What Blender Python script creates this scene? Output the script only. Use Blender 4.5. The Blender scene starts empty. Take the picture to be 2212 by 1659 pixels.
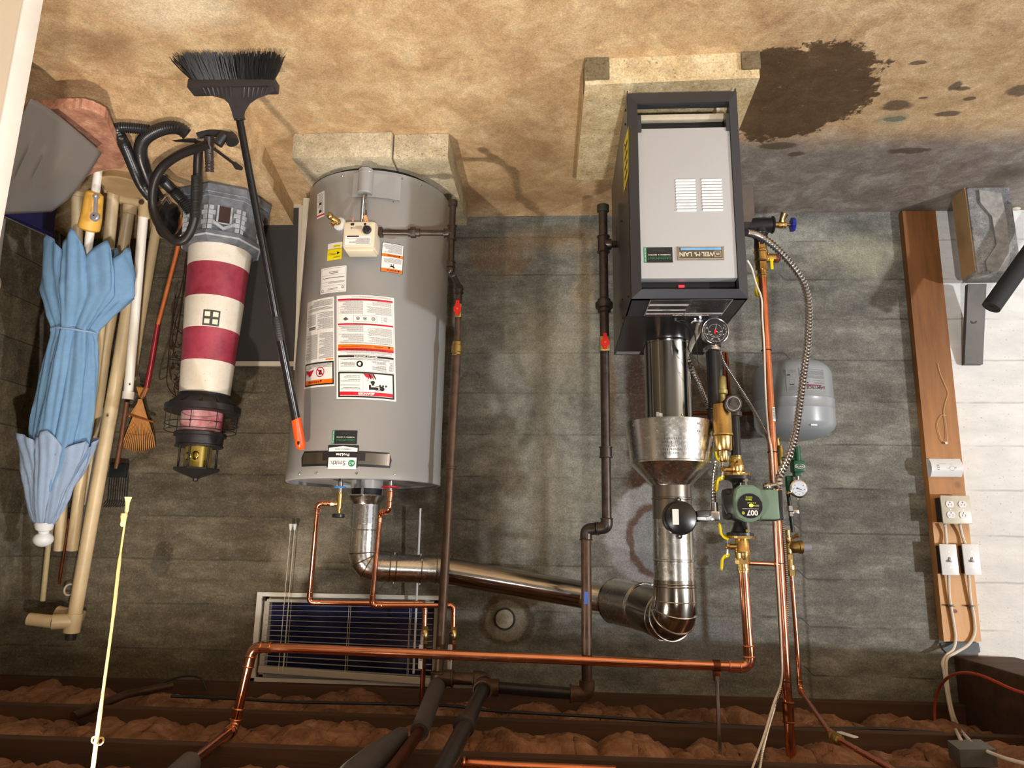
import bpy, bmesh, math, random
from mathutils import Vector, Matrix
rnd = random.Random(7)
scn = bpy.context.scene
COL = scn.collection
V = Vector
R = math.radians
PI = math.pi
# ------------------------------------------------------------------ camera
F = 1534.0; PITCH = R(12.3); YAW = R(3.7); ROLL = R(0.95); CH = 1.44; CD = 3.0
FW = V((math.sin(YAW)*math.cos(PITCH), math.cos(YAW)*math.cos(PITCH), -math.sin(PITCH)))
RT = V((math.cos(YAW), -math.sin(YAW), 0))
UP = V((math.sin(YAW)*math.sin(PITCH), math.cos(YAW)*math.sin(PITCH), math.cos(PITCH)))
CP = V((0, -CD, CH))
AX = RT*math.cos(ROLL) + UP*math.sin(ROLL)      # world direction of photo-left
BX = -RT*math.sin(ROLL) + UP*math.cos(ROLL)     # world direction of photo-down (the phone was held upside down)
cam = bpy.data.cameras.new('camera'); cam.sensor_width = 36; cam.sensor_fit = 'HORIZONTAL'; cam.lens = F*36/2212
cam.clip_start = .05
co = bpy.data.objects.new('camera', cam); COL.objects.link(co)
x_, y_, z_ = -AX, -BX, -FW
co.matrix_world = Matrix(((x_.x, y_.x, z_.x, CP.x), (x_.y, y_.y, z_.y, CP.y), (x_.z, y_.z, z_.z, CP.z), (0, 0, 0, 1)))
scn.camera = co
scn.view_settings.view_transform = 'Standard'; scn.view_settings.look = 'None'
scn.view_settings.exposure = 0.1; scn.view_settings.gamma = 1; scn.view_settings.use_curve_mapping = False
wd = bpy.data.worlds.new('world'); scn.world = wd; wd.use_nodes = True
wd.node_tree.nodes['Background'].inputs[0].default_value = (.75, .8, .9, 1)
wd.node_tree.nodes['Background'].inputs[1].default_value = .25
def lamp(name, kind, loc, energy, color, size=.05, target=None, sy=None):
    l = bpy.data.lights.new(name, kind); l.energy = energy; l.color = color
    if kind == 'AREA':
        l.size = size; l.shape = 'RECTANGLE' if sy else 'SQUARE'
        if sy: l.size_y = sy
    else: l.shadow_soft_size = size
    o = bpy.data.objects.new(name, l); COL.objects.link(o); o.location = loc
    if target is not None: o.rotation_euler = (V(target)-V(loc)).to_track_quat('-Z', 'Y').to_euler()
    return o
lamp('bare_bulb_light', 'POINT', (.93, -1.58, 2.096), 175, (1, .89, .75), .035)
lamp('garage_lamp_light', 'POINT', (-5.6, -4.6, 1.98), 860, (.96, .98, 1.0), .10)
lamp('room_fill_light', 'POINT', (-.35, -3.8, 2.10), 250, (1, .975, .93), .045)  # unseen fill light added behind the camera
scn.cycles.adaptive_threshold = .03; scn.cycles.max_bounces = 7; scn.cycles.diffuse_bounces = 3; scn.cycles.glossy_bounces = 4

def rayd(px, py):
    a = (1106-px)/F; b = (py-829.5)/F
    return FW + AX*a + BX*b
def W(px, py, w):
    "world point seen at photo pixel (px,py), w metres in front of the back wall"
    d = rayd(px, py); return CP + d*((-w-CP.y)/d.y)
def Zp(px, py, z):
    d = rayd(px, py); return CP + d*((z-CP.z)/d.z)
def PX(n, p):
    "n pixels in metres at world point p"
    return n*(p-CP).dot(FW)/F
def WS(*t): return [W(*q) for q in t]

# ------------------------------------------------------------------ materials
MT = {}
class NT:
    def __init__(s, name):
        m = bpy.data.materials.new(name); m.use_nodes = True; s.m = m; s.t = m.node_tree; s.n = s.t.nodes; s.l = s.t.links
        s.b = s.n['Principled BSDF']; s.tc = None
        MT[name] = m
    def obj(s):
        if not s.tc:
            g = s.n.new('ShaderNodeNewGeometry'); s.tc = g.outputs['Position']
        return s.tc
    def link(s, a, b): s.l.new(a, b)
    def noise(s, scale, detail=4, rough=.6, vec=None, dist=0, stretch=None):
        n = s.n.new('ShaderNodeTexNoise'); n.inputs['Scale'].default_value = scale; n.inputs['Detail'].default_value = detail
        n.inputs['Roughness'].default_value = rough; n.inputs['Distortion'].default_value = dist
        v = vec or s.obj()
        if stretch:
            k = s.n.new('ShaderNodeMapping'); k.inputs['Scale'].default_value = stretch; s.link(v, k.inputs[0]); v = k.outputs[0]
        s.link(v, n.inputs['Vector']); return n.outputs['Fac']
    def ramp(s, f, stops):
        r = s.n.new('ShaderNodeValToRGB'); e = r.color_ramp.elements
        while len(e) < len(stops): e.new(.5)
        for i, (p, c) in enumerate(stops):
            e[i].position = p; e[i].color = (c if len(c) == 4 else (*c, 1)) if isinstance(c, (tuple, list)) else (c, c, c, 1)
        s.link(f, r.inputs[0]); return r.outputs[0]
    def mix(s, f, a, b, mode='MIX'):
        m = s.n.new('ShaderNodeMix'); m.data_type = 'RGBA'; m.blend_type = mode
        for i, v in ((0, f), (6, a), (7, b)):
            sock = m.inputs[i]
            if isinstance(v, (int, float)): sock.default_value = v if i == 0 else (v, v, v, 1)
            elif isinstance(v, tuple): sock.default_value = (*v, 1)
            else: s.link(v, sock)
        return m.outputs[2]
    def math(s, op, a, b=0.0, c=None):
        m = s.n.new('ShaderNodeMath'); m.operation = op
        for i, v in enumerate((a, b, c)):
            if v is None: continue
            if isinstance(v, (int, float)): m.inputs[i].default_value = v
            else: s.link(v, m.inputs[i])
        return m.outputs[0]
    def sep(s, v=None):
        k = s.n.new('ShaderNodeSeparateXYZ'); s.link(v or s.obj(), k.inputs[0]); return k.outputs
    def smooth(s, v, a, b):
        m = s.n.new('ShaderNodeMapRange'); m.interpolation_type = 'SMOOTHSTEP'
        s.link(v, m.inputs[0]); m.inputs[1].default_value = a; m.inputs[2].default_value = b
        return m.outputs[0]
    def spot(s, ax, cx, cz, rx, rz, soft=.3, wob=None, rot=0):
        "soft elliptic mask in world axes ax=(0,2) etc; wob = distortion signal"
        x, z = ax
        dx = s.math('SUBTRACT', x, cx); dz = s.math('SUBTRACT', z, cz)
        if rot:
            c, k = math.cos(rot), math.sin(rot)
            ddx = s.math('ADD', s.math('MULTIPLY', dx, c), s.math('MULTIPLY', dz, k))
            dz = s.math('SUBTRACT', s.math('MULTIPLY', dz, c), s.math('MULTIPLY', dx, k)); dx = ddx
        dx = s.math('DIVIDE', dx, rx); dz = s.math('DIVIDE', dz, rz)
        d = s.math('SQRT', s.math('ADD', s.math('MULTIPLY', dx, dx), s.math('MULTIPLY', dz, dz)))
        if wob is not None: d = s.math('ADD', d, wob)
        return s.smooth(d, 1.0, 1.0-soft) if False else s.math('SUBTRACT', 1.0, s.smooth(d, 1.0-soft, 1.0))
    def grain(s, c, scale, lo, hi, a=.32, b=.68, detail=3):
        "multiply colour by a fine mottle"
        r = s.n.new('ShaderNodeMapRange'); s.link(s.noise(scale, detail, .75), r.inputs[0])
        for i, v in ((1, a), (2, b), (3, lo), (4, hi)): r.inputs[i].default_value = v
        k = s.n.new('ShaderNodeVectorMath'); k.operation = 'SCALE'; s.link(c, k.inputs[0]); s.link(r.outputs[0], k.inputs['Scale']); return k.outputs[0]
    def bump(s, h, strength=.3, dist=.01):
        b = s.n.new('ShaderNodeBump'); b.inputs['Strength'].default_value = strength; b.inputs['Distance'].default_value = dist
        s.link(h, b.inputs['Height']); s.link(b.outputs[0], s.b.inputs['Normal'])
    def set(s, color=None, rough=None, metal=None):
        for k, v in (('Base Color', color), ('Roughness', rough), ('Metallic', metal)):
            if v is None: continue
            if isinstance(v, (int, float)): s.b.inputs[k].default_value = v
            elif isinstance(v, tuple): s.b.inputs[k].default_value = (*v, 1)
            else: s.link(v, s.b.inputs[k])
def sr(r, g, b):
    f = lambda c: ((c/255+.055)/1.055)**2.4 if c > 10 else c/255/12.92
    return (f(r), f(g), f(b))
def mat(name, col, rough=.5, metal=0, var=.12, scale=30, bump=0, stretch=None, spec=None, coat=0, rvar=0, bscale=None):
    if name in MT: return MT[name]
    t = NT(name); n = t.noise(scale, 4, .6, stretch=stretch)
    lo = tuple(max(0, c*(1-var)) for c in col); hi = tuple(min(1, c*(1+var)) for c in col)
    t.set(t.ramp(n, [(.3, lo), (.7, hi)]), rough, metal)
    if rvar: t.set(rough=t.ramp(n, [(.3, max(.02, rough-rvar)), (.7, rough+rvar)]))
    if bump:
        t.bump(t.noise(bscale or scale*4, 5, .65, stretch=stretch), bump, .004)
    if spec is not None: t.b.inputs['Specular IOR Level'].default_value = spec
    if coat: t.b.inputs['Coat Weight'].default_value = coat; t.b.inputs['Coat Roughness'].default_value = .1
    return t.m
def stone(name, c1, c2, c3, bump=.4):
    t = NT(name); c = t.ramp(t.noise(9, 5, .7), [(.3, c1), (.5, c2), (.7, c3)])
    c = t.grain(c, 150, .72, 1.22); c = t.grain(c, 28, .85, 1.12)
    c = t.mix(t.math('MULTIPLY', t.smooth(t.noise(95, 2, .5), .64, .70), .6), c, tuple(v*.35 for v in c1))
    t.set(c, .88); t.bump(t.noise(110, 4, .75), bump, .004); return t.m
def emat(name, col, strength, base=None):
    t = NT(name); t.set(base or col, .4); t.b.inputs['Emission Color'].default_value = (*col, 1); t.b.inputs['Emission Strength'].default_value = strength
    return t.m

copper = mat('copper_bright', sr(238, 164, 128), .2, 1, .08, 18, rvar=.08)
copper_old = mat('copper_tarnished', sr(120, 66, 42), .42, .9, .3, 25, rvar=.1)
brass = mat('brass', sr(212, 180, 116), .27, 1, .10, 40, bump=.12)
brass_dull = mat('brass_dull', sr(170, 145, 88), .4, 1, .1, 40)
steel_black = mat('black_iron', sr(78, 70, 66), .38, .75, .25, 40, rvar=.1, bump=.08)
steel_brown = mat('aged_iron', sr(86, 66, 52), .5, .55, .35, 30, rvar=.1, bump=.1)
black_pipe = mat('black_painted_pipe', sr(40, 40, 44), .3, .3, .2, 30)
galv = mat('galvanized_sheet', sr(206, 207, 204), .24, 1, .10, 90, rvar=.06, bump=.03)
galv_dark = mat('galvanized_smooth', sr(170, 166, 160), .17, 1, .08, 10, stretch=(1, 1, .1), rvar=.06)
chrome = mat('chrome', sr(215, 215, 218), .14, 1, .05)
zinc = mat('zinc_steel', sr(206, 206, 206), .26, 1, .1, 50)
heater_grey = mat('heater_grey_enamel', sr(160, 160, 160), .33, .0, .02, 6, coat=.25)
dark_grey = mat('jacket_dark_grey', sr(60, 62, 68), .34, .2, .05, 8)
jacket_top = mat('jacket_top_sheet', sr(74, 74, 78), .24, .7, .05, 8, stretch=(1, .2, 1))
silver_panel = mat('silver_panel', sr(182, 184, 187), .38, .1, .02, 5)
black_gap = mat('black_interior', (.006, .006, .006), .6)
black_pl = mat('black_plastic', (.014, .014, .016), .32, 0, .2)
black_rub = mat('black_rubber', (.022, .021, .022), .5, 0, .3)
white_pl = mat('white_plastic', sr(236, 238, 240), .35, 0, .02)
white_paint = mat('white_paint', sr(232, 228, 218), .5, 0, .05, 12, bump=.05)
white_label = mat('white_label', sr(240, 238, 234), .4, 0, .02)
ink = mat('black_ink', sr(28, 26, 28), .5, 0, .1)
ink_soft = mat('grey_ink', sr(92, 90, 92), .5, 0, .1)
ink_brown = mat('dark_print', sr(60, 40, 38), .5, 0, .1)
red_ink = mat('red_ink', sr(205, 22, 48), .45, 0, .05)
orange_ink = mat('orange_ink', sr(250, 118, 18), .45, 0, .05)
green_ink = mat('green_ink', sr(30, 130, 90), .45, 0, .05)
yellow_lab = mat('yellow_label', sr(245, 228, 30), .45, 0, .03)
red_pl = mat('red_plastic', sr(215, 20, 26), .4, 0, .05)
yellow_pl = mat('yellow_vinyl', sr(240, 214, 10), .35, 0, .04)
blue_pl = mat('blue_enamel', sr(24, 44, 150), .3, 0, .1)
cream = mat('cream_plastic', sr(228, 216, 190), .4, 0, .03)
pvc_cream = mat('cream_pvc', sr(205, 182, 142), .42, 0, .14, 9)
pvc_white = mat('white_pvc', sr(235, 226, 214), .38, 0, .05, 9)
wire_white = mat('white_cable', sr(235, 228, 214), .45, 0, .05)
# ------------------------------------------------------------------ mesh builder
def bez(pts, n=8):
    "Catmull-Rom through pts"
    P = [V(p) for p in pts]
    if len(P) < 3: return P
    P = [P[0]*2-P[1]] + P + [P[-1]*2-P[-2]]
    out = []
    for i in range(1, len(P)-2):
        a, b, c, d = P[i-1:i+3]
        for k in range(n):
            t = k/n
            out.append(.5*((2*b)+(c-a)*t+(2*a-5*b+4*c-d)*t*t+(3*b-a-3*c+d)*t**3))
    out.append(P[-2]); return out
def fillet(pts, rad, n=6):
    P = [V(p) for p in pts]; out = [P[0]]
    for i in range(1, len(P)-1):
        a, b, c = P[i-1], P[i], P[i+1]
        u = (a-b); v = (c-b); r = min(rad, u.length*.49, v.length*.49)
        u.normalize(); v.normalize()
        p, q = b+u*r, b+v*r
        for k in range(n+1):
            t = k/n; out.append((1-t)**2*p+2*t*(1-t)*b+t*t*q)
    out.append(P[-1]); return out
def resample(pts, step):
    P = [V(p) for p in pts]; out = [P[0].copy()]; need = step
    for a, b in zip(P, P[1:]):
        L = (b-a).length; d = 0
        if L == 0: continue
        while L-d >= need:
            d += need; out.append(a+(b-a)*(d/L)); need = step
        need -= (L-d)
    if len(out) < 2: out.append(P[-1])
    return out
def frame(d):
    d = d.normalized(); a = V((0, 0, 1)) if abs(d.z) < .9 else V((0, 1, 0))
    x = a.cross(d).normalized(); y = d.cross(x); return x, y
class B:
    def __init__(s): s.v = []; s.f = []; s.mi = []; s.m = 0
    def add(s, vs, fs):
        o = len(s.v); s.v += [V(p) for p in vs]
        for f in fs: s.f.append([i+o for i in f]); s.mi.append(s.m)
        return s
    def box(s, lo, hi, bev=0, rot=None, piv=None):
        lo, hi = V(lo), V(hi)
        lo, hi = V((min(lo.x, hi.x), min(lo.y, hi.y), min(lo.z, hi.z))), V((max(lo.x, hi.x), max(lo.y, hi.y), max(lo.z, hi.z)))
        if bev:
            bm = bmesh.new(); bmesh.ops.create_cube(bm, size=1)
            sz = hi-lo; c = (hi+lo)/2
            for v in bm.verts: v.co = V((v.co.x*sz.x, v.co.y*sz.y, v.co.z*sz.z))+c
            bmesh.ops.bevel(bm, geom=bm.edges[:], offset=min(bev, min(sz)*.45), segments=2, affect='EDGES', profile=.6)
            vs = [v.co.copy() for v in bm.verts]; bm.verts.index_update(); fs = [[v.index for v in f.verts] for f in bm.faces]; bm.free()
        else:
            vs = [V((x, y, z)) for x in (lo.x, hi.x) for y in (lo.y, hi.y) for z in (lo.z, hi.z)]
            fs = [(0, 1, 3, 2), (4, 6, 7, 5), (0, 4, 5, 1), (2, 3, 7, 6), (0, 2, 6, 4), (1, 5, 7, 3)]
        if rot is not None:
            pv = V(piv) if piv is not None else (lo+hi)/2
            vs = [rot @ (v-pv) + pv for v in vs]
        return s.add(vs, fs)
    def bar(s, a, b, w, h, upv=(0, 0, 1), bev=0):
        "box along a-b; w across, h along upv"
        a, b = V(a), V(b); d = (b-a); L = d.length; d.normalize(); x = d.cross(V(upv)).normalized(); y = x.cross(d)
        M = Matrix((x, d, y)).transposed(); c = (a+b)/2
        t = B(); t.box((-w/2, -L/2, -h/2), (w/2, L/2, h/2), bev)
        return s.add([M @ v + c for v in t.v], t.f)
    def tube(s, pts, r, n=14, cap=True):
        P = [V(p) for p in pts]; m = len(P); rr = r if isinstance(r, (list, tuple)) else [r]*m
        d0 = (P[1]-P[0]).normalized(); x, y = frame(d0); vs = []; prev = d0
        for i in range(m):
            d = ((P[min(i+1, m-1)]-P[i]).normalized() + (P[i]-P[max(i-1, 0)]).normalized())
            if d.length < 1e-6: d = prev
            d.normalize(); q = prev.rotation_difference(d); x = q @ x; y = q @ y; prev = d
            for k in range(n):
                t = 2*PI*k/n; vs.append(P[i]+x*(rr[i]*math.cos(t))+y*(rr[i]*math.sin(t)))
        fs = []
        for i in range(m-1):
            for k in range(n):
                a = i*n+k; b = i*n+(k+1) % n; fs.append((a, b, b+n, a+n))
        if cap:
            fs.append(list(range(n))[::-1]); fs.append([(m-1)*n+k for k in range(n)])
        return s.add(vs, fs)
    def cyl(s, a, b, r, r2=None, n=20): return s.tube([a, b], [r, r if r2 is None else r2], n)
    def lathe(s, o, ax, prof, n=32, cap=True):
        "prof = [(dist along ax, radius)]"
        o = V(o); ax = V(ax).normalized(); x, y = frame(ax); vs = []; m = len(prof)
        for h, r in prof:
            for k in range(n):
                t = 2*PI*k/n; vs.append(o+ax*h+x*(r*math.cos(t))+y*(r*math.sin(t)))
        fs = [((i*n+k), (i*n+(k+1) % n), ((i+1)*n+(k+1) % n), ((i+1)*n+k)) for i in range(m-1) for k in range(n)]
        if cap: fs.append(list(range(n))[::-1]); fs.append([(m-1)*n+k for k in range(n)])
        return s.add(vs, fs)
    def ring(s, c, ax, R0, r, n=28, k=8):
        ax = V(ax).normalized(); x, y = frame(ax); vs = []
        for i in range(n):
            t = 2*PI*i/n; u = x*math.cos(t)+y*math.sin(t)
            for j in range(k):
                q = 2*PI*j/k; vs.append(V(c)+u*(R0+r*math.cos(q))+ax*(r*math.sin(q)))
        fs = [(i*k+j, ((i+1) % n)*k+j, ((i+1) % n)*k+(j+1) % k, i*k+(j+1) % k) for i in range(n) for j in range(k)]
        return s.add(vs, fs)
    def ball(s, c, r, n=14, sc=(1, 1, 1)):
        vs = []; fs = []; m = n//2
        for i in range(m+1):
            p = PI*i/m
            for k in range(n):
                t = 2*PI*k/n; vs.append(V(c)+V((r*sc[0]*math.sin(p)*math.cos(t), r*sc[1]*math.sin(p)*math.sin(t), r*sc[2]*math.cos(p))))
        for i in range(m):
            for k in range(n):
                a = i*n+k; b = i*n+(k+1) % n
                if i == 0: fs.append((a, a+n, b+n))
                elif i == m-1: fs.append((a, a+n, b))
                else: fs.append((a, a+n, b+n, b))
        return s.add(vs, fs)
    def prism(s, poly, off):
        "poly: 3D outline, off: extrusion vector"
        n = len(poly); off = V(off); vs = [V(p) for p in poly]+[V(p)+off for p in poly]
        return s.add(vs, [list(range(n)), [n+i for i in range(n)][::-1]]+[(i, i+n, (i+1) % n+n, (i+1) % n) for i in range(n)])
    def poly(s, pts): return s.add(pts, [list(range(len(pts)))])
    def corr(s, pts, r, pitch=.008, amp=.18, n=12):
        P = resample(pts, pitch/4); return s.tube(P, [r*(1+amp*math.sin(i*PI/2)) for i in range(len(P))], n)
    def build(s, name, m, parent=None, smooth=40, base=None):
        me = bpy.data.meshes.new(name)
        if parent is None:
            xs = [v.x for v in s.v]; ys = [v.y for v in s.v]; zs = [v.z for v in s.v]
            off = V(((min(xs)+max(xs))/2, (min(ys)+max(ys))/2, min(zs)))
        else:
            p = parent
            while p.parent: p = p.parent
            off = p.location.copy()
        me.from_pydata([tuple(v-off) for v in s.v], [], s.f)
        ms = m if isinstance(m, (list, tuple)) else [m]
        for q in ms: me.materials.append(q)
        if len(ms) > 1: me.polygons.foreach_set('material_index', s.mi)
        me.validate(); me.update()
        bm = bmesh.new(); bm.from_mesh(me); bmesh.ops.recalc_face_normals(bm, faces=bm.faces); bm.to_mesh(me); bm.free()
        if smooth:
            me.shade_smooth(); me.set_sharp_from_angle(angle=R(smooth))
        o = bpy.data.objects.new(name, me); COL.objects.link(o)
        if parent is None: o.location = off
        else: o.parent = parent
        return o
def tag(o, label, cat, group=None, kind=None):
    o['label'] = label; o['category'] = cat
    if group: o['group'] = group
    if kind: o['kind'] = kind
    return o
def thing(name, label, cat, loc, group=None):
    o = bpy.data.objects.new(name, None); COL.objects.link(o); o.location = V(loc); o.empty_display_size = .05
    return tag(o, label, cat, group)
def struct(o): o['kind'] = 'structure'; return o
def lab(o, s): o['label'] = s; return o
_tx = {}
def txt(b, s, mp, h, cx=0, cy=0, align='CENTER', bold=0, sx=1.0, sub=0):
    "flat text mesh into builder b through mapper mp(u,v); h cap height"
    k = (s, bold, align)
    if k not in _tx:
        c = bpy.data.curves.new('t', 'FONT'); c.body = s; c.align_x = align; c.align_y = 'CENTER'; c.size = 1; c.offset = bold; c.resolution_u = 3
        o = bpy.data.objects.new('t', c); me = bpy.data.meshes.new_from_object(o)
        _tx[k] = ([v.co.copy() for v in me.vertices], [list(p.vertices) for p in me.polygons])
        bpy.data.objects.remove(o); bpy.data.curves.remove(c); bpy.data.meshes.remove(me)
    vs, fs = _tx[k]; f = h/.7
    b.add([mp(cx+v.x*f*sx, cy+v.y*f) for v in vs], fs); return b
def plane(o, u, v, eps=.0006):
    "mapper on a plane: o origin, u right, v up"
    o, u, v = V(o), V(u).normalized(), V(v).normalized(); n = u.cross(v)
    return lambda a, c, e=0: o+u*a+v*c+n*(eps+e)
def cylmap(ax, r, a0, z0, eps=.0006):
    "mapper on a vertical cylinder, a0 angle from -Y towards +X"
    return lambda a, c, e=0: V((ax[0]+(r+eps+e)*math.sin(a0+a/r), ax[1]-(r+eps+e)*math.cos(a0+a/r), z0+c))
def rect(b, mp, x0, y0, x1, y1, e=0, n=1):
    for i in range(n):
        a, c = x0+(x1-x0)*i/n, x0+(x1-x0)*(i+1)/n
        b.add([mp(a, y0, e), mp(c, y0, e), mp(c, y1, e), mp(a, y1, e)], [(0, 1, 2, 3)])
    return b
def fine(b, mp, x0, y0, x1, y1, pitch, e=.0004, k=.42, fill=.85, wl=.006, rag=True):
    "rows of tiny illegible print"
    y = y1-pitch
    while y > y0:
        x = x0; end = x1-(rnd.random()**2*(x1-x0)*.45 if rag else 0)
        if rnd.random() < fill:
            while x < end-wl*.3:
                w = wl*(.4+rnd.random()*1.3); rect(b, mp, x, y, min(x+w, end), y+pitch*k, e); x += w+wl*.22
        y -= pitch
    return b
def disc(b, mp, cx, cy, r, e=0, n=24, sy=1):
    b.add([mp(cx+r*math.cos(2*PI*i/n), cy+r*sy*math.sin(2*PI*i/n), e) for i in range(n)], [list(range(n))]); return b
def annu(b, mp, cx, cy, r0, r1, e=0, n=28):
    vs = [mp(cx+r*math.cos(2*PI*i/n), cy+r*math.sin(2*PI*i/n), e) for i in range(n) for r in (r0, r1)]
    b.add(vs, [(2*i, 2*i+1, (2*i+3) % (2*n), (2*i+2) % (2*n)) for i in range(n)]); return b
def pipe(b, pts, r, bend=.02, n=14): return b.tube(fillet(pts, bend), r, n)
def collar(b, p, d, r, L=.02, rim=True):
    "fitting end with a raised rim, from p along d"
    p = V(p); d = V(d).normalized()
    prof = [(0, r), (0, r*1.12), (L*.25, r*1.12), (L*.3, r), (L, r)] if rim else [(0, r), (L, r)]
    return b.lathe(p, d, prof, 18)
def elbow(b, a, c, e, r, L=.03, bend=None):
    "elbow fitting at corner c between directions to a and e"
    c = V(c); u = (V(a)-c).normalized(); v = (V(e)-c).normalized()
    b.tube(fillet([c+u*L, c, c+v*L], bend or L*.9), r, 16)
    b.ring(c+u*L*.96, u, r*1.02, r*.1); b.ring(c+v*L*.96, v, r*1.02, r*.1); return b
def hexn(b, a, c, r): return b.tube([a, c], r, 6)
from mathutils import noise as nz
# ------------------------------------------------------------------ room materials
def wall_mat():
    t = NT('board_formed_concrete'); P = t.obj(); x, y, z = t.sep()
    n1 = t.noise(2.2, 6, .62); n2 = t.noise(14, 6, .7, stretch=(.35, 1, 1)); n3 = t.noise(90, 3, .7)
    left = t.smooth(t.math('ADD', x, t.math('MULTIPLY', n1, .9)), .35, 1.5)
    gry = t.ramp(n2, [(.28, sr(86, 86, 81)), (.5, sr(119, 119, 112)), (.72, sr(160, 160, 151))])
    brn = t.ramp(n2, [(.28, sr(70, 62, 48)), (.5, sr(98, 89, 72)), (.72, sr(130, 120, 100))])
    c = t.mix(left, gry, brn)
    # each board band its own tone
    zz = t.math('ADD', z, t.math('MULTIPLY', t.smooth(x, -1.0, -.96), .033))
    band = t.math('DIVIDE', t.math('SUBTRACT', zz, .4965), .1804)
    wob = t.math('MULTIPLY', t.math('SUBTRACT', t.noise(5, 3, .6), .5), .03)
    wn = t.n.new('ShaderNodeTexWhiteNoise'); wn.noise_dimensions = '1D'; t.link(t.math('FLOOR', band), wn.inputs['W'])
    tone = t.math('ADD', .86, t.math('MULTIPLY', wn.outputs['Value'], .28))
    cm = t.n.new('ShaderNodeVectorMath'); cm.operation = 'SCALE'; t.link(c, cm.inputs[0]); t.link(tone, cm.inputs['Scale']); c = cm.outputs[0]
    fr = t.math('FRACT', t.math('ADD', band, t.math('MULTIPLY', wob, 2)))
    dl = t.math('MINIMUM', fr, t.math('SUBTRACT', 1.0, fr))
    seam = t.math('SUBTRACT', 1.0, t.smooth(dl, .004, .03))
    seam = t.math('MULTIPLY', seam, t.smooth(t.noise(3.5, 3), .38, .55))
    vs = t.math('SUBTRACT', 1.0, t.smooth(t.math('ABSOLUTE', t.math('SUBTRACT', t.math('ADD', x, wob), -.985)), .0, .012))
    seam2 = t.math('MAXIMUM', seam, t.math('MULTIPLY', vs, t.smooth(z, .8, 1.0)))
    c = t.mix(t.math('MULTIPLY', seam2, .55), c, sr(58, 55, 48))
    # large stains, worn patches; pale mid-wall ones also stand in for lamp light
    w2 = t.math('MULTIPLY', t.math('SUBTRACT', t.noise(7, 6, .7), .5), 1.6)
    AXZ = (x, z)
    def sp(cx, cz, rx, rz, soft, col, f=1.0, wv=w2, rot=0):
        nonlocal c
        m = t.spot(AXZ, cx, cz, rx, rz, soft, wv, rot); c = t.mix(t.math('MULTIPLY', m, f), c, col)
    sp(1.05, 1.52, .22, .14, .8, sr(176, 170, 152), .6); sp(.1, .75, .5, .35, 1, sr(150, 150, 138), .5); sp(.05, 1.25, .34, .5, 1, sr(190, 188, 174), .7); sp(.0, .6, .3, .4, 1, sr(168, 158, 132), .6)
    sp(-.9, .12, .5, .14, 1, sr(190, 190, 180), .55); sp(0.0, .12, .5, .10, 1, sr(150, 128, 92), .6); sp(-1.3, .2, .3, .15, 1, sr(178, 176, 150), .6)
    sp(-.34, .9, .055, .42, .5, sr(66, 36, 18), .85); sp(-.36, 1.22, .1, .12, .6, sr(72, 42, 22), .9); sp(-.22, .85, .05, .3, .6, sr(112, 86, 48), .7); sp(-.62, .8, .24, .2, .8, sr(104, 84, 60), .6)
    w3 = t.math('MULTIPLY', t.math('SUBTRACT', t.noise(9, 5, .6), .5), .55)
    sp(-.40, 1.42, .21, .22, .12, sr(164, 166, 168), .9, w3); sp(-.42, 1.44, .145, .16, .1, sr(98, 70, 56), .9, w3); sp(-.43, 1.44, .125, .14, .1, sr(142, 146, 150), 1, w3)
    sp(-.55, 1.83, .22, .12, .3, sr(128, 130, 134), .6, w3)
    sp(.2, 1.76, .12, .11, .15, sr(92, 74, 56), .8, w3); sp(.2, 1.765, .09, .085, .15, sr(138, 130, 112), .9, w3)
    sp(1.66, 1.52, .045, .05, .2, sr(70, 60, 46), .8, w3); sp(1.67, 1.58, .045, .05, .2, sr(84, 80, 70), .8, w3)
    sp(-.12, .33, .07, .3, .8, sr(158, 136, 92), .5); sp(.25, .2, .2, .14, .8, sr(120, 92, 60), .6); sp(-1.06, .66, .02, .02, .5, sr(90, 85, 75), .8); sp(-1.1, .36, .018, .02, .5, sr(84, 82, 70), .8)
    # cracks
    vo = t.n.new('ShaderNodeTexVoronoi'); vo.feature = 'DISTANCE_TO_EDGE'; vo.inputs['Scale'].default_value = 1.15
    wv = t.n.new('ShaderNodeVectorMath'); wv.operation = 'ADD'; nn = t.n.new('ShaderNodeTexNoise'); nn.inputs['Scale'].default_value = 6; nn.inputs['Detail'].default_value = 6
    t.link(P, nn.inputs['Vector']); sc = t.n.new('ShaderNodeVectorMath'); sc.operation = 'SCALE'; sc.inputs['Scale'].default_value = .28; t.link(nn.outputs['Color'], sc.inputs[0])
    t.link(P, wv.inputs[0]); t.link(sc.outputs[0], wv.inputs[1]); t.link(wv.outputs[0], vo.inputs['Vector'])
    ck = t.math('MULTIPLY', t.math('SUBTRACT', 1.0, t.smooth(vo.outputs['Distance'], .0015, .006)), t.smooth(t.noise(1.6, 2), .54, .62))
    c = t.mix(t.math('MULTIPLY', ck, .5), c, sr(52, 46, 38))
    # pits
    pits = t.smooth(t.noise(120, 2, .5), .66, .72)
    c = t.mix(t.math('MULTIPLY', pits, .5), c, sr(70, 66, 58))
    c = t.mix(t.math('MULTIPLY', t.smooth(n3, .52, .75), .25), c, sr(182, 180, 168))
    c = t.grain(c, 150, .66, 1.30); c = t.grain(c, 30, .80, 1.18, detail=4)
    # white paint on the part beyond the board
    edge = t.math('ADD', x, t.math('MULTIPLY', t.math('SUBTRACT', t.noise(30, 4), .5), .014))
    wp = t.math('SUBTRACT', 1.0, t.smooth(edge, -1.624, -1.619))
    wcol = t.mix(t.math('MULTIPLY', pits, .5), t.ramp(n2, [(.3, sr(226, 229, 228)), (.7, sr(250, 251, 250))]), sr(130, 128, 122))
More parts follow.
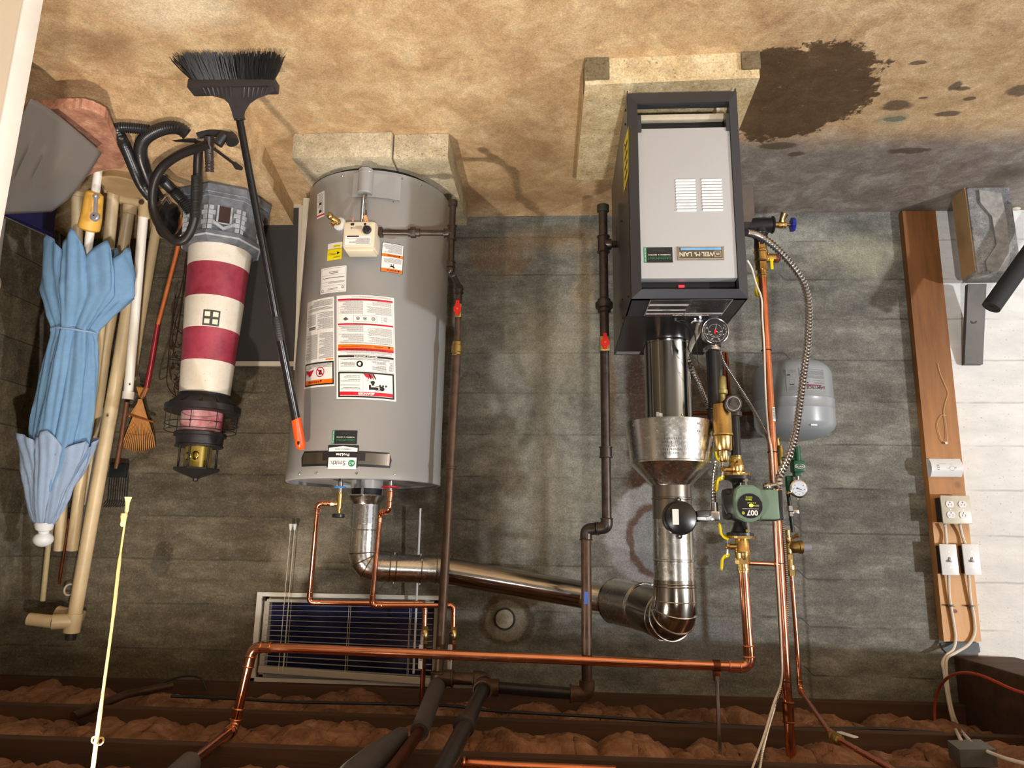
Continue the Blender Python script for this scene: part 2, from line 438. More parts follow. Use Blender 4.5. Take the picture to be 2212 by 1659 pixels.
    wcol = t.mix(t.math('MULTIPLY', seam, .35), wcol, sr(140, 138, 130))
    c = t.mix(wp, c, wcol)
    t.set(c, .85)
    h = t.math('SUBTRACT', t.noise(60, 6, .78, stretch=(.5, 1, 1)), t.math('MULTIPLY', seam, .8))
    t.bump(h, .55, .006)
    return t.m
def floor_mat():
    t = NT('stained_concrete_floor'); x, y, z = t.sep()
    n1 = t.noise(1.8, 7, .66); n2 = t.noise(9, 7, .72, dist=.6); n3 = t.noise(75, 4, .7)
    c = t.ramp(n2, [(.27, sr(176, 142, 102)), (.46, sr(208, 174, 130)), (.62, sr(228, 200, 156)), (.8, sr(250, 234, 202))])
    c = t.mix(t.math('MULTIPLY', t.smooth(n1, .45, .68), .5), c, sr(170, 130, 92))
    w2 = t.math('MULTIPLY', t.math('SUBTRACT', t.noise(5, 7, .7, dist=.4), .5), 1.5)
    ys = t.math('ADD', y, t.math('MULTIPLY', w2, .10))
    gz = t.math('MULTIPLY', t.smooth(ys, -.72, -.5), t.math('SUBTRACT', 1.0, t.smooth(t.math('ADD', x, t.math('MULTIPLY', w2, .1)), -.62, -.3)))
    g = t.ramp(n2, [(.25, sr(112, 100, 92)), (.5, sr(142, 132, 124)), (.75, sr(184, 178, 168))])
    c = t.mix(gz, c, g)
    A = (x, y)
    def sp(cx, cy, rx, ry, soft, col, f=1.0, wv=w2, rot=0):
        nonlocal c
        m = t.spot(A, cx, cy, rx, ry, soft, wv, rot); c = t.mix(t.math('MULTIPLY', m, f), c, col)
    wc = t.mix(n2, sr(58, 40, 22), sr(112, 86, 54))
    w4 = t.math('MULTIPLY', t.math('SUBTRACT', t.noise(14, 6, .7), .5), 1.1)
    sp(-.80, -.86, .235, .27, .08, wc, .97, w4, -.25); sp(-.66, -.97, .12, .16, .1, wc, .97, w4)
    w5 = t.math('MULTIPLY', t.math('SUBTRACT', t.noise(26, 4, .6), .5), 1.0)
    for q in ((-1.136, -.80, .06, .035), (-1.10, -1.02, .03, .012), (-1.272, -.90, .022, .03), (-1.30, -.885, .03, .014), (-1.354, -.83, .022, .014), (-1.33, -.745, .05, .02), (-1.165, -.72, .05, .02), (-1.49, -.87, .05, .04), (-.815, -.56, .08, .03), (-1.31, -.51, .09, .025), (-.9, -.5, .04, .02), (-1.2, -.84, .018, .008)):
        sp(q[0], q[1], q[2], q[3], .35, sr(92, 72, 56), .85, w5)
    sp(-1.16, -.72, .07, .05, .8, sr(140, 150, 128), .5); sp(-1.78, -.33, .12, .1, .8, sr(76, 62, 48), .8)
    sp(1.1, -1.35, .28, .16, .9, sr(244, 228, 196), .6); sp(.75, -1.35, .15, .1, .6, sr(150, 118, 84), .5); sp(.35, -.2, .5, .16, 1, sr(128, 92, 58), .55); sp(1.35, -1.2, .25, .12, 1, sr(134, 104, 72), .6)
    sp(.1, -.55, .25, .3, 1, sr(150, 112, 74), .5)
    dots = t.smooth(t.noise(55, 3, .6), .68, .74); c = t.mix(t.math('MULTIPLY', dots, .5), c, sr(84, 62, 42))
    li = t.smooth(t.noise(38, 5, .8, stretch=(.5, 1, 1)), .6, .75); c = t.mix(t.math('MULTIPLY', li, .35), c, sr(244, 230, 204))
    c = t.grain(c, 170, .74, 1.24); c = t.grain(c, 34, .84, 1.14, detail=5)
    t.set(c, t.ramp(n2, [(.3, .5), (.7, .8)]))
    t.bump(t.noise(60, 6, .78), .5, .006)
    return t.m
m_wall = wall_mat(); m_floor = floor_mat()
m_conc = mat('plain_concrete', sr(150, 140, 120), .85, 0, .25, 8, bump=.4)
m_wood_dark = mat('old_brown_timber', sr(82, 58, 42), .75, 0, .35, 6, bump=.3, stretch=(.15, 3, 3))
m_insul = None
def insul():
    t = NT('pink_fibreglass'); n = t.noise(9, 7, .7, dist=.8); n2 = t.noise(60, 4, .7)
    t.set(t.ramp(n, [(.25, sr(98, 66, 50)), (.5, sr(150, 110, 84)), (.75, sr(196, 156, 124))]), .95)
    t.b.inputs['Specular IOR Level'].default_value = .1
    t.bump(t.math('ADD', n, t.math('MULTIPLY', n2, .5)), .6, .03); return t.m
m_insul = insul()
# ------------------------------------------------------------------ room shell
XR, XL, YB, ZC = 2.30, -6.6, -6.0, 2.24
WX0, WX1, WZ0, WZ1 = .478, 1.215, 1.690, 2.018       # window opening
b = B()
def quad(p): b.add(p, [(0, 1, 2, 3)])
xs = [XL, WX0, WX1, XR]; zs = [0, WZ0, WZ1, ZC+.1]
for i in range(3):
    for j in range(3):
        if i == 1 and j == 1: continue
        b.box((xs[i], 0, zs[j]), (xs[i+1], .16, zs[j+1]))
struct(b.build('wall_back', m_wall, smooth=0))
b = B().box((XL, YB, -.1), (XR, .16, 0)); struct(b.build('floor', m_floor, smooth=0))
b = B().box((XR, YB, 0), (XR+.15, .16, ZC+.1)); struct(b.build('wall_right', m_wall, smooth=0))
m_plain = mat('painted_wall', sr(128, 126, 122), .8, 0, .1, 3)
b = B().box((XL-.15, YB, 0), (XL, .16, ZC+.1)); struct(b.build('wall_left', m_plain, smooth=0))
b = B().box((XL-.15, YB-.15, 0), (XR+.15, YB, ZC+.1)); struct(b.build('wall_front', m_plain, smooth=0))
b = B().box((XL, YB, ZC), (XR, .16, ZC+.05)); struct(b.build('ceiling', m_wood_dark, smooth=0))
# raised concrete ledge under the stored things
b = B(); tp = [(1.115, -.70), (XR, -.76), (XR, 0), (1.19, 0), (1.15, -.31)]; bt = [(1.06, -1.0), (XR, -1.2), (XR, 0), (1.19, 0), (1.15, -.31)]
b.add([(x, y, .09) for x, y in tp]+[(x, y, .0005) for x, y in bt], [(0, 1, 2, 3, 4), (5, 6, 1, 0), (0, 4, 9, 5), (4, 3, 8, 9), (1, 6, 7, 2), (2, 7, 8, 3), (5, 9, 8, 7, 6)])
struct(b.build('trim_1', m_floor, smooth=0))
# joists (bottoms at z 2.04) with insulation between
for k in range(13):
    y = -.40*k
    if k == 0: b = B().box((-1.53, -.015, 2.02), (XR, .0, ZC), 0); b = B().box((-1.53, -.045, 2.022), (XR, -.001, ZC), .003)
    else: b = B().box((-1.53, y-.02, 2.04), (XR, y+.02, ZC), .003)
    struct(b.build('trim_%d' % (k+2+(k > 7)), m_wood_dark, smooth=0))
b = B().box((-1.76, -3.2, 1.852), (-1.53, 0, ZC), .006); struct(b.build('trim_16', m_wood_dark, smooth=0))
where = ['nearest the back wall', 'second bay out from the back wall', 'third bay out from the back wall', 'fourth bay out from the back wall', 'fifth bay out from the back wall']
for k in range(5):
    # pillowy batts: several overlapping lumps along the bay
    y0, y1 = -.40*k-.05, -.40*(k+1)+.025
    nx, ny = 420, 18; vs = []; fs = []
    r2 = random.Random(20+k); cuts = [-1.5]
    while cuts[-1] < XR: cuts.append(cuts[-1]+r2.uniform(.16, .42))
    amp = [r2.uniform(.45, 1) for _ in cuts]; ph = [r2.uniform(0, 6) for _ in cuts]
    for i in range(nx+1):
        x = -1.52+(XR+1.51)*i/nx
        q = max(j for j, cx in enumerate(cuts) if cx <= x+1e-6 or j == 0); lo = cuts[q]; hi = cuts[q+1] if q+1 < len(cuts) else XR
        t = (x-lo)/(hi-lo)
        lump = math.sin(PI*min(1, max(0, t)))**.45
        for j in range(ny+1):
            s = j/ny; prof = math.sin(PI*s)**.5
            d = (.03+.075*amp[q]*lump)*prof + .045*(nz.fractal(V((x*7, s*2.2+k*5, k)), .7, 2.1, 5)) + .012*nz.noise(V((x*30, s*9, k)))
            vs.append(V((x, y0+(y1-y0)*s, 2.142-d*.82)))
    for i in range(nx):
        for j in range(ny):
            a = i*(ny+1)+j; fs.append((a, a+1, a+ny+2, a+ny+1))
    b = B(); b.add(vs, fs); o = b.build('insulation_batt', m_insul, smooth=60)
    sb = o.modifiers.new('thick', 'SOLIDIFY'); sb.thickness = .03; sb.offset = 1
    tag(o, 'pink fibreglass insulation in the ceiling bay %s' % where[k], 'insulation')
# ------------------------------------------------------------------ door on the right
m_door = mat('beige_door_paint', sr(226, 208, 184), .55, 0, .04, 5)
b = B().box((1.062, -1.845, .01), (1.86, -1.802, 2.0), .002); d = b.build('door_1', m_door, smooth=0); struct(d)
b = B().box((1.058, -1.846, .01), (1.0625, -1.801, 2.0), .001); b.build('door_edge', white_paint, d)
p = V((1.125, -1.80, .965)); b = B(); b.lathe(p, (0, 1, 0), [(0, .032), (.006, .032), (.01, .014), (.03, .013), (.036, .024), (.052, .03), (.068, .026), (.074, .012)], 24)
b.build('door_knob', mat('satin_nickel', sr(190, 176, 160), .3, 1), d)
b = B(); b.lathe((1.125, -1.846, .965), (0, -1, 0), [(0, .032), (.006, .032), (.01, .014), (.03, .013), (.036, .024), (.052, .03), (.068, .026), (.074, .012)], 24)
b.build('door_knob', MT['satin_nickel'], d)
# ------------------------------------------------------------------ window and blind
m_night = mat('night_blue_glass', sr(40, 46, 88), .22, 0, .5, 7, spec=.3)
b = B()
for lo, hi in (((WX0, .02, WZ0), (WX1, .075, WZ0+.022)), ((WX0, .02, WZ1-.022), (WX1, .075, WZ1)), ((WX0, .02, WZ0), (WX0+.022, .075, WZ1)), ((WX1-.022, .02, WZ0), (WX1, .075, WZ1))): b.box(lo, hi, .002)
b.box((WX0-.0, -.012, WZ0-.018), (WX1+.0, .012, WZ0-.001), .002)
for x0, x1 in ((WX0-.03, WX0), (WX1, WX1+.022)): b.box((x0, -.012, WZ0-.018), (x1, .002, 2.02), .002)
b.box((WX0-.03, -.012, 2.004), (WX1+.022, .002, 2.02), .002)
wn = b.build('window_1', white_paint, smooth=0); struct(wn)
b = B().box((WX0+.022, .05, WZ0+.022), (WX1-.022, .058, WZ1-.022)); b.build('window_pane', m_night, wn, smooth=0)
m_blind = mat('blind_vinyl', sr(196, 190, 176), .5, 0, .06, 10)
bl = thing('venetian_blind', 'white slatted venetian blind hanging askew in the small basement window', 'blind', (.85, -.02, 1.70))
b = B().bar((1.195, -.022, 1.968), (.50, -.022, 1.995), .032, .026, bev=.003); b.build('headrail', m_blind, bl, smooth=0)
b = B()
for i in range(13):
    t = i/12; zr = 1.722+.235*t; zl = 1.716+.262*t
    b.bar((1.183, -.022, zr), (.497, -.022, zl), .024, .0012, (0, -.05, 1))
b.build('slats', m_blind, bl, smooth=0)
b = B().bar((1.185, -.022, 1.703), (.497, -.022, 1.7), .026, .012, bev=.003); b.build('bottom_rail', m_blind, bl, smooth=0)
for x in (1.09, .84, .59):
    for dy in (-.036, -.008): b = B().cyl((x, dy, 1.703), (x, dy, 1.98), .0011, n=6); b.build('ladder_cord', wire_white, bl)
for i, (px, py) in enumerate(((628, 1138), (637, 1138))):
    p = W(px, py, .045); b = B(); b.cyl(p, V((p.x+.003, p.y, 1.975)), .0013, n=6); o = b.build('pull_cord', wire_white, bl)
    b = B(); b.lathe(p-V((0, 0, .012)), (0, 0, 1), [(0, .008), (.008, .0075), (.024, .004), (.028, .002)], 12); b.build('tassel', white_pl, o)
a = W(908, 1098, .06); e = W(893, 1455, .04)
b = B(); b.tube([a, e], .0045, 6); b.build('tilt_wand', white_pl, bl)
# ------------------------------------------------------------------ pull cord of the bulb, hung near the lens
r = V((.925, -1.5, 0))
b = B(); zt = 2.06
b.tube(bez([(r.x, r.y, 1.41), (r.x+.001, r.y, 1.5), (r.x-.001, r.y, 1.62), (r.x, r.y, 1.8), (r.x, r.y, zt)], 6), [.0022]*6+[.0036]*6+[.003]*6+[.0042]*6+[.0042], 8)
for z, q in ((1.405, .0065), (1.445, .0065)):
    pass
m_cord = mat('pale_yellow_cord', sr(246, 226, 150), .5, 0, .04)
bulb = thing('pull_chain_bulb', 'bare bulb in a porcelain holder with a pale pull cord hanging from it', 'light', (.93, -1.58, 2.15))
o = b.build('pull_cord', m_cord, bulb)
b = B(); b.lathe((r.x, r.y, 1.365), (0, 0, 1), [(0, .0075), (.012, .0045), (.03, .004), (.036, .002)], 12); b.cyl((r.x, r.y, 1.365), (r.x, r.y, 1.41), .0015, n=6)
b.lathe((r.x+.004, r.y, 1.40), (0, 0, 1), [(0, .0065), (.006, .007), (.016, .005), (.024, .0055), (.028, .003)], 12); b.build('tassel', m_cord, o)
b = B(); b.ring((r.x+.004, r.y, 1.85), (0, 1, 0), .006, .0022, 14, 6); b.ring((r.x-.008, r.y, 1.852), (0, 1, .4), .006, .0022, 14, 6); b.build('knot', m_cord, o)
b = B(); b.lathe((.93, -1.55, ZC), (0, 0, -1), [(0, .055), (.02, .055), (.06, .035), (.085, .03)], 24); b.bar((.93, -1.55, 2.2), (r.x, r.y, zt), .006, .006); b.build('lamp_holder', white_pl, bulb)
# ------------------------------------------------------------------ concrete blocks under the water heater
m_block = stone('concrete_block', sr(176, 160, 130), sr(204, 190, 160), sr(228, 216, 188))
def cblock(lo, hi, label):
    b = B().box(lo, hi, .005); return tag(b.build('concrete_block', m_block), label, 'concrete block', None)
cblock((.602, -.705, 0), (.967, -.12, .1), 'long pale concrete block under the left half of the water heater')
cblock((.395, -.688, 0), (.596, -.12, .1), 'short pale concrete block nearest the boiler under the water heater')
# ------------------------------------------------------------------ water heater
TX, TY, TR, TB, TT = .712, -.385, .278, .128, 1.252
wh = thing('water_heater', 'tall grey cylindrical gas water heater covered in warning labels, standing on concrete blocks', 'water heater', (TX, TY, .1))
b = B().lathe((TX, TY, 0), (0, 0, 1), [(TB, TR-.004), (TB, TR), (TB+.036, TR), (TB+.038, TR+.0015), (TT-.038, TR+.0015), (TT-.036, TR+.003), (TT-.003, TR+.003), (TT, TR), (TT, TR-.01)], 96, cap=False)
b.build('outer_jacket', heater_grey, wh)
b = B().lathe((TX, TY, 0), (0, 0, 1), [(TT-.012, .0), (TT-.012, .12), (TT-.012, TR-.002)], 64, cap=False); b.build('top_panel', heater_grey, wh)
b = B().lathe((TX, TY, 0), (0, 0, 1), [(.1, TR-.035), (TB+.005, TR-.035)], 64); b.build('base_ring', black_gap, wh)
b = B()
for a in (-.62, -.17, .33, .62):
    mp = cylmap((TX, TY), TR+.003, a, TT-.017); q = mp(0, 0); n = (q-V((TX, TY, q.z))).normalized(); b.lathe(q, n, [(0, .004), (.002, .004), (.004, .002)], 10)
for a in (-.52, .28, -.8):
    mp = cylmap((TX, TY), TR+.001, a, TB+.018); q = mp(0, 0); n = (q-V((TX, TY, q.z))).normalized(); b.lathe(q, n, [(0, .004), (.002, .004), (.004, .002)], 10)
b.build('rivets', zinc, wh)
def onc(b, mp, x0, y0, x1, y1, e=0): return rect(b, mp, x0, y0, x1, y1, e, max(1, int(abs(x1-x0)/.012)))
class Lab:
    "label on the heater jacket; local u right, v up, size w x h"
    def __init__(s, parent, name, a0, z0, w, h, label, base=white_label, skew=0, mp=None):
        f = mp or cylmap((TX, TY), TR+.0015, a0, z0); s.w, s.h = w, h
        s.mp = (lambda u, v, e=0: f(u+skew*v, v, e)); s.b = {}; s.o = onc(B(), s.mp, -w/2, -h/2, w/2, h/2).build(name, base, parent, smooth=0); lab(s.o, label)
    def L(s, m):
        if m.name not in s.b: s.b[m.name] = (m, B())
        return s.b[m.name][1]
    def r(s, m, x0, y0, x1, y1, e=.0004):
        "fractions of the label, origin top-left, v down"
        onc(s.L(m), s.mp, (x0-.5)*s.w, (.5-y1)*s.h, (x1-.5)*s.w, (.5-y0)*s.h, e)
    def box(s, m, x0, y0, x1, y1, t, e=.0004):
        tx, ty = t/s.w, t/s.h
        s.r(m, x0, y0, x1, y0+ty, e); s.r(m, x0, y1-ty, x1, y1, e); s.r(m, x0, y0+ty, x0+tx, y1-ty, e); s.r(m, x1-tx, y0+ty, x1, y1-ty, e)
    def f(s, m, x0, y0, x1, y1, n, wl=.005, k=.42, fill=.93, e=.0005):
        fine(s.L(m), s.mp, (x0-.5)*s.w, (.5-y1)*s.h, (x1-.5)*s.w, (.5-y0)*s.h, (y1-y0)*s.h/(n*1.3), e, k*.85, fill, wl*.62)
    def t(s, m, st, cx, cy, hh, bold=.01, sx=1, align='CENTER', e=.0008):
        mp = s.mp; txt(s.L(m), st, lambda u, v: mp(u, v, e), hh, (cx-.5)*s.w, (.5-cy)*s.h, align, bold, sx)
    def d(s, m, cx, cy, r, e=.0005): disc(s.L(m), s.mp, (cx-.5)*s.w, (.5-cy)*s.h, r, e)
    def an(s, m, cx, cy, r0, r1, e=.0006): annu(s.L(m), s.mp, (cx-.5)*s.w, (.5-cy)*s.h, r0, r1, e)
    def pg(s, m, pts, e=.0006):
        mp = s.mp; s.L(m).poly([mp((x-.5)*s.w, (.5-y)*s.h, e) for x, y in pts])
    def done(s, nm='print'):
        names = {'black_ink': 'black_print', 'red_ink': 'red_print', 'orange_ink': 'orange_print', 'green_ink': 'green_print', 'grey_ink': 'grey_print', 'white_label': 'white_print', 'dark_print': 'dark_print'}
        for k, (m, b) in s.b.items():
            if b.f: b.build(names.get(k, k), m, s.o, smooth=0)
# big instruction label
A0 = -.180; Wb = .205
l = Lab(wh, 'instruction_label', A0, .797, Wb, .372, 'large white instruction label headed DANGER', skew=-.075)
l.box(ink, .03, .015, .97, .255, .0055); l.r(red_ink, .055, .034, .945, .068)
l.t(white_label, 'DANGER', .52, .0515, .0082, .03); l.pg(white_label, [(.36, .062), (.42, .062), (.39, .040)], .0008)
l.r(ink, .56-.01, .07, .562-.01, .24)
# pictograms
l.d(ink, .24, .105, .0085); l.r(ink, .30, .092, .44, .115); l.an(ink, .31, .105, .0075, .0095); l.r(ink, .42, .09, .455, .135)
for k in range(3): l.pg(ink, [(.15+.05*k, .13), (.175+.05*k, .12), (.19+.05*k, .133), (.17+.05*k, .145)])
l.pg(ink, [(.36, .135), (.40, .128), (.43, .165), (.40, .175)]); l.d(ink, .385, .16, .006)
for k in range(4): l.pg(red_ink if k % 2 else ink, [(.33+.04*k, .19), (.345+.04*k, .188), (.40+.03*k, .238), (.37+.03*k, .238)])
l.pg(red_ink, [(.38, .20), (.50, .205), (.545, .24), (.42, .235)]); l.t(red_ink, '°F', .47, .155+.025, .005)
for k in range(4): l.f(ink, .60, .082+.038*k, .93, .082+.038*k+.03, 2, .006)
# middle block
l.box(ink_soft, .035, .262, .965, .385, .0007)
l.d(ink, .60, .33, .0115); l.pg(white_label, [(.575, .34), (.59, .312), (.625, .318), (.63, .335), (.60, .35)], .0008)
l.f(ink, .68, .30, .93, .36, 4, .006); l.f(ink, .16, .268, .40, .36, 7, .006); l.f(ink, .05, .268, .12, .36, 7, .004)
l.f(ink, .10, .365, .93, .384, 2, .006)
l.r(ink, .03, .393, .97, .412); l.t(white_label, 'IMPORTANT  IMPORTANTE', .5, .4025, .0045, .02)
l.f(ink, .06, .416, .94, .455, 4, .006)
l.r(red_ink, .025, .457, .975, .482); l.t(ink_brown, 'FOR YOUR SAFETY READ BEFORE LIGHTING', .5, .469, .0052, .02, .92)
l.r(orange_ink, .025, .482, .975, .518); l.t(ink, 'WARNING', .28, .500, .0045, .02); l.pg(ink, [(.08, .513), (.13, .513), (.105, .487)]); l.f(ink_brown, .40, .487, .93, .514, 2, .006)
l.f(ink_soft, .05, .524, .95, .536, 1, .006)
l.f(ink_soft, .05, .54, .47, .70, 14, .007); l.f(ink_soft, .53, .54, .96, .70, 14, .007)
l.r(red_ink, .025, .706, .975, .722); l.t(ink_brown, 'LIGHTING INSTRUCTIONS', .5, .714, .0046, .01)
l.box(ink_soft, .30, .738, .70, .80, .0007)
for cx in (.36, .50, .62): l.an(ink_soft, cx, .77, .0042, .0062); l.r(ink_soft, cx-.012, .765, cx+.012, .775)
l.box(ink_soft, .13, .742, .22, .795, .0007); l.f(ink_soft, .14, .75, .21, .79, 4, .004); l.pg(ink_soft, [(.78, .76), (.84, .748), (.88, .765), (.83, .785)]); l.f(ink_soft, .05, .76, .11, .77, 1)
l.f(ink_soft, .05, .81, .47, .945, 12, .007); l.f(ink_soft, .53, .81, .96, .945, 12, .007)
l.r(red_ink, .025, .947, .975, .965); l.t(ink_brown, 'TO TURN OFF GAS TO APPLIANCE', .5, .956, .0046, .01)
l.f(ink_soft, .05, .972, .94, .995, 2, .006); l.box(ink_soft, .025, .535, .975, .945, .0005)
l.done()
# left label (wraps round the heater)
l = Lab(wh, 'safety_label', .475, .775, .14, .325, 'white safety label wrapping round the side of the heater', skew=-.085)
l.box(ink, .02, .02, .98, .275, .005); l.r(orange_ink, .05, .036, .95, .082); l.t(ink_brown, 'WARNING', .62, .059, .008, .02); l.pg(ink, [(.36, .074), (.42, .074), (.39, .045)])
l.an(red_ink, .42, .165, .0155, .0185); l.r(ink, .37, .135, .46, .185); l.pg(red_ink, [(.31, .135), (.335, .125), (.535, .195), (.51, .205)], .0009)
l.pg(red_ink, [(.62, .20), (.72, .135), (.80, .12), (.86, .16), (.90, .14), (.93, .20), (.78, .185)]); l.r(ink, .06, .215, .94, .218)
l.f(ink, .08, .222, .92, .268, 4, .006)
l.r(orange_ink, .03, .29, .25, .305); l.f(ink, .28, .29, .6, .303, 1)
l.f(ink_soft, .03, .31, .47, .62, 24, .005); l.f(ink_soft, .52, .31, .97, .60, 22, .005); l.r(ink, .60, .655, .85, .685); l.t(white_label, 'NOTICE', .72, .67, .005, .01)
l.f(ink_soft, .03, .64, .55, .84, 15, .005); l.f(ink_soft, .6, .70, .97, .84, 10, .005)
l.f(ink, .04, .86, .95, .98, 8, .006); l.done()
l = Lab(wh, 'rating_label', .313, .548, .108, .098, 'small white rating label with fine print', skew=-.05)
l.box(ink_soft, .04, .05, .96, .95, .0006); l.f(ink_soft, .3, .08, .9, .2, 2, .005); l.f(ink, .08, .3, .92, .62, 6, .004, fill=.7); l.f(ink, .3, .7, .9, .85, 2, .004); l.an(ink, .12, .18, .0035, .005); l.an(ink, .9, .1, .004, .0055)
for y in (.28, .42, .56, .68): l.r(ink_soft, .05, y, .95, y+.006)
l.done()
l = Lab(wh, 'yellow_tag_label', .318, .440, .062, .066, 'yellow and white sticker with small print', base=yellow_lab)
l.r(white_label, .0, .66, 1, 1); l.f(ink, .1, .08, .7, .22, 2, .005); l.pg(ink, [(.06, .08), (.1, .08), (.08, .02)]); l.f(ink, .35, .28, .92, .42, 2, .006); l.pg(ink, [(.12, .40), (.30, .28), (.32, .46)])
l.r(yellow_lab, .1, .70, .62, .86, .0006); l.f(ink, .15, .73, .55, .82, 1, .006, .5, e=.0008)
for k in range(14): l.pg(ink, [(k/14, .65), (k/14+.03, .65), (k/14+.06, .61), (k/14+.03, .61)])
l.done()
l = Lab(wh, 'warning_label', -.45, .462, .080, .112, 'white label with two orange WARNING bands and a small animal pictogram')
l.box(ink, 0, 0, 1, 1, .0018)
l.r(orange_ink, .02, .02, .98, .13); l.t(ink, 'WARNING', .46, .075, .0062, .02); l.pg(ink, [(.14, .11), (.22, .11), (.18, .04)])
l.r(orange_ink, .02, .52, .98, .62); l.t(ink, 'WARNING', .46, .57, .0062, .02); l.pg(ink, [(.14, .605), (.22, .605), (.18, .535)])
l.r(ink, .42, .18, .56, .24); l.r(ink, .42, .22, .455, .29); l.r(ink, .525, .22, .56, .29); l.r(ink, .38, .15, .45, .2); l.pg(ink, [(.56, .19), (.62, .15), (.58, .22)])
l.f(ink, .08, .31, .92, .5, 6, .005); l.f(ink, .08, .65, .92, .97, 8, .005); l.done()
l = Lab(wh, 'side_label', .64, .238, .045, .105, 'white label with a red stripe at the heater edge', skew=-.1)
l.r(red_ink, 0, .06, 1, .12); l.f(ink, .1, .16, .9, .95, 14, .004); l.r(ink, .35, .2, .7, .3); l.r(ink, .35, .5, .7, .6); l.done()
def greenpoint(parent, name, mp, w, h, label):
    l = Lab(parent, name, 0, 0, w, h, label, base=ink, mp=mp)
    l.r(green_ink, .90, 0, 1, 1); l.t(white_label, 'PLUMBING · HEATING', 0, 0, .0001)
    l.t(green_ink, 'GREENPOINT', .46, .30, h*.17, .0, .98); l.t(white_label, 'PLUMBING  &  HEATING', .46, .50, h*.075, .012, 1.15); l.r(green_ink, .28, .80, .68, .812)
    f = mp
    txt(l.L(white_label), 'CALL OR TEXT 24/7', lambda u, v: f((.95-.5)*w-v, u, .0009), h*.07, 0, 0, 'CENTER', .01); l.done()
greenpoint(wh, 'greenpoint_sticker', cylmap((TX, TY), TR+.0015, .005, 1.1145), .086, .046, 'black and green GREENPOINT sticker on the heater')
# brand badge
l = Lab(wh, 'brand_badge', .012, 1.186, .31, .080, 'silver, black and white ProLine badge', base=galv_dark)
mp = l.mp
def bp(m, pts, e=.0007): l.pg(m, pts, e)
l.o.data.polygons[0]                                                          # base strip is trimmed by the dark border below
l.done()
bpy.data.objects.remove(l.o)
class L2(Lab): pass
base = B()
def strip(b, pts_top, pts_bot, e, n=40):
    "fill between two polylines given over u"
    def yv(P, x):
        for (x0, y0), (x1, y1) in zip(P, P[1:]):
            if x0-1e-9 <= x <= x1+1e-9: return y0+(y1-y0)*(0 if x1 == x0 else (x-x0)/(x1-x0))
        return P[-1][1]
    xs = sorted(set([p[0] for p in pts_top]+[p[0] for p in pts_bot]+[pts_top[0][0]+(pts_top[-1][0]-pts_top[0][0])*i/n for i in range(n+1)]))
    for a, c in zip(xs, xs[1:]):
        b.add([mp2(a, yv(pts_bot, a), e), mp2(c, yv(pts_bot, c), e), mp2(c, yv(pts_top, c), e), mp2(a, yv(pts_top, a), e)], [(0, 1, 2, 3)])
mp2 = cylmap((TX, TY), TR+.0015, .01, 1.187)
# upright badge: wide trapezoid bar, wider at the top, centre cartouche
bb = B(); strip(bb, [(-.165, .0), (-.160, .026), (-.155, .026), (.165, .024), (.17, -.005)], [(-.165, -.001), (-.155, -.026), (.158, -.028), (.17, -.006)], 0)
brand = bb.build('brand_badge', ink, wh, smooth=0); lab(brand, 'silver, black and white ProLine badge')
b = B(); strip(b, [(-.157, .018), (.160, .016)], [(-.148, -.020), (.150, -.022)], .0004); b.build('silver_field', galv_dark, brand, smooth=0)
b = B(); strip(b, [(-.075, .006), (.072, .006)], [(-.066, -.026), (.066, -.026)], .0007); rect(b, mp2, -.052, -.046, .054, .038, .0007, 8); strip(b, [(-.052, -.030), (.054, -.030)], [(-.052, -.04), (0, -.046), (.054, -.04)], .0008); b.build('black_cartouche', ink, brand, smooth=0)
b = B(); rect(b, mp2, -.047, -.004, .049, .034, .0011, 8); strip(b, [(-.048, -.024), (.050, -.024)], [(-.048, -.036), (0, -.042), (.050, -.036)], .0012); b.build('white_field', white_label, brand, smooth=0)
b = B(); txt(b, 'Smith.', lambda u, v: mp2(u, v, .0016), .0155, .016, .014, 'CENTER', .0); txt(b, 'COMMERCIAL GRADE', lambda u, v: mp2(u, v, .0016), .0038, 0, -.032, 'CENTER', .02); b.build('black_print', ink, brand, smooth=0)
b = B(); txt(b, 'ProLine', lambda u, v: mp2(u, v, .0016), .0088, 0, -.0135, 'CENTER', .03, 1.15); b.build('white_print', white_label, brand, smooth=0)
b = B(); disc(b, mp2, -.031, .015, .0115, .0014); b.build('green_disc', green_ink, brand, smooth=0)
b = B(); txt(b, 'AO', lambda u, v: mp2(u, v, .0018), .010, -.031, .015, 'CENTER', .01, .85); b.build('white_print', white_label, brand, smooth=0)
# burner access cover with rounded channel
mp3 = cylmap((TX, TY), TR+.002, -.155, .188, 0)
b = B(); rect(b, mp3, -.098, -.045, .075, .05, .004, 14)
for (x0, y0, x1, y1) in ((-.098, -.045, -.096, .05), (.073, -.045, .075, .05)): b.add([mp3(x0, y0, .004), mp3(x0, y1, .004), mp3(x0, y1, 0), mp3(x0, y0, 0)], [(0, 1, 2, 3)])
b.add([mp3(-.098, .05, .004), mp3(.075, .05, .004), mp3(.075, .05, -.01), mp3(-.098, .05, -.01)], [(0, 1, 2, 3)])
cov = b.build('burner_cover', heater_grey, wh)
c0 = mp3(.028, 0, 0); nn = (c0-V((TX, TY, c0.z))).normalized()
b = B().tube([V((c0.x, c0.y, .135))+nn*.006, V((c0.x, c0.y, .232))+nn*.006], .027, 24); b.ring(V((c0.x, c0.y, .150))+nn*.006, (0, 0, 1), .027, .0018, 28); b.ring(V((c0.x, c0.y, .226))+nn*.006, (0, 0, 1), .027, .0018, 28); b.build('cover_channel', heater_grey, cov)
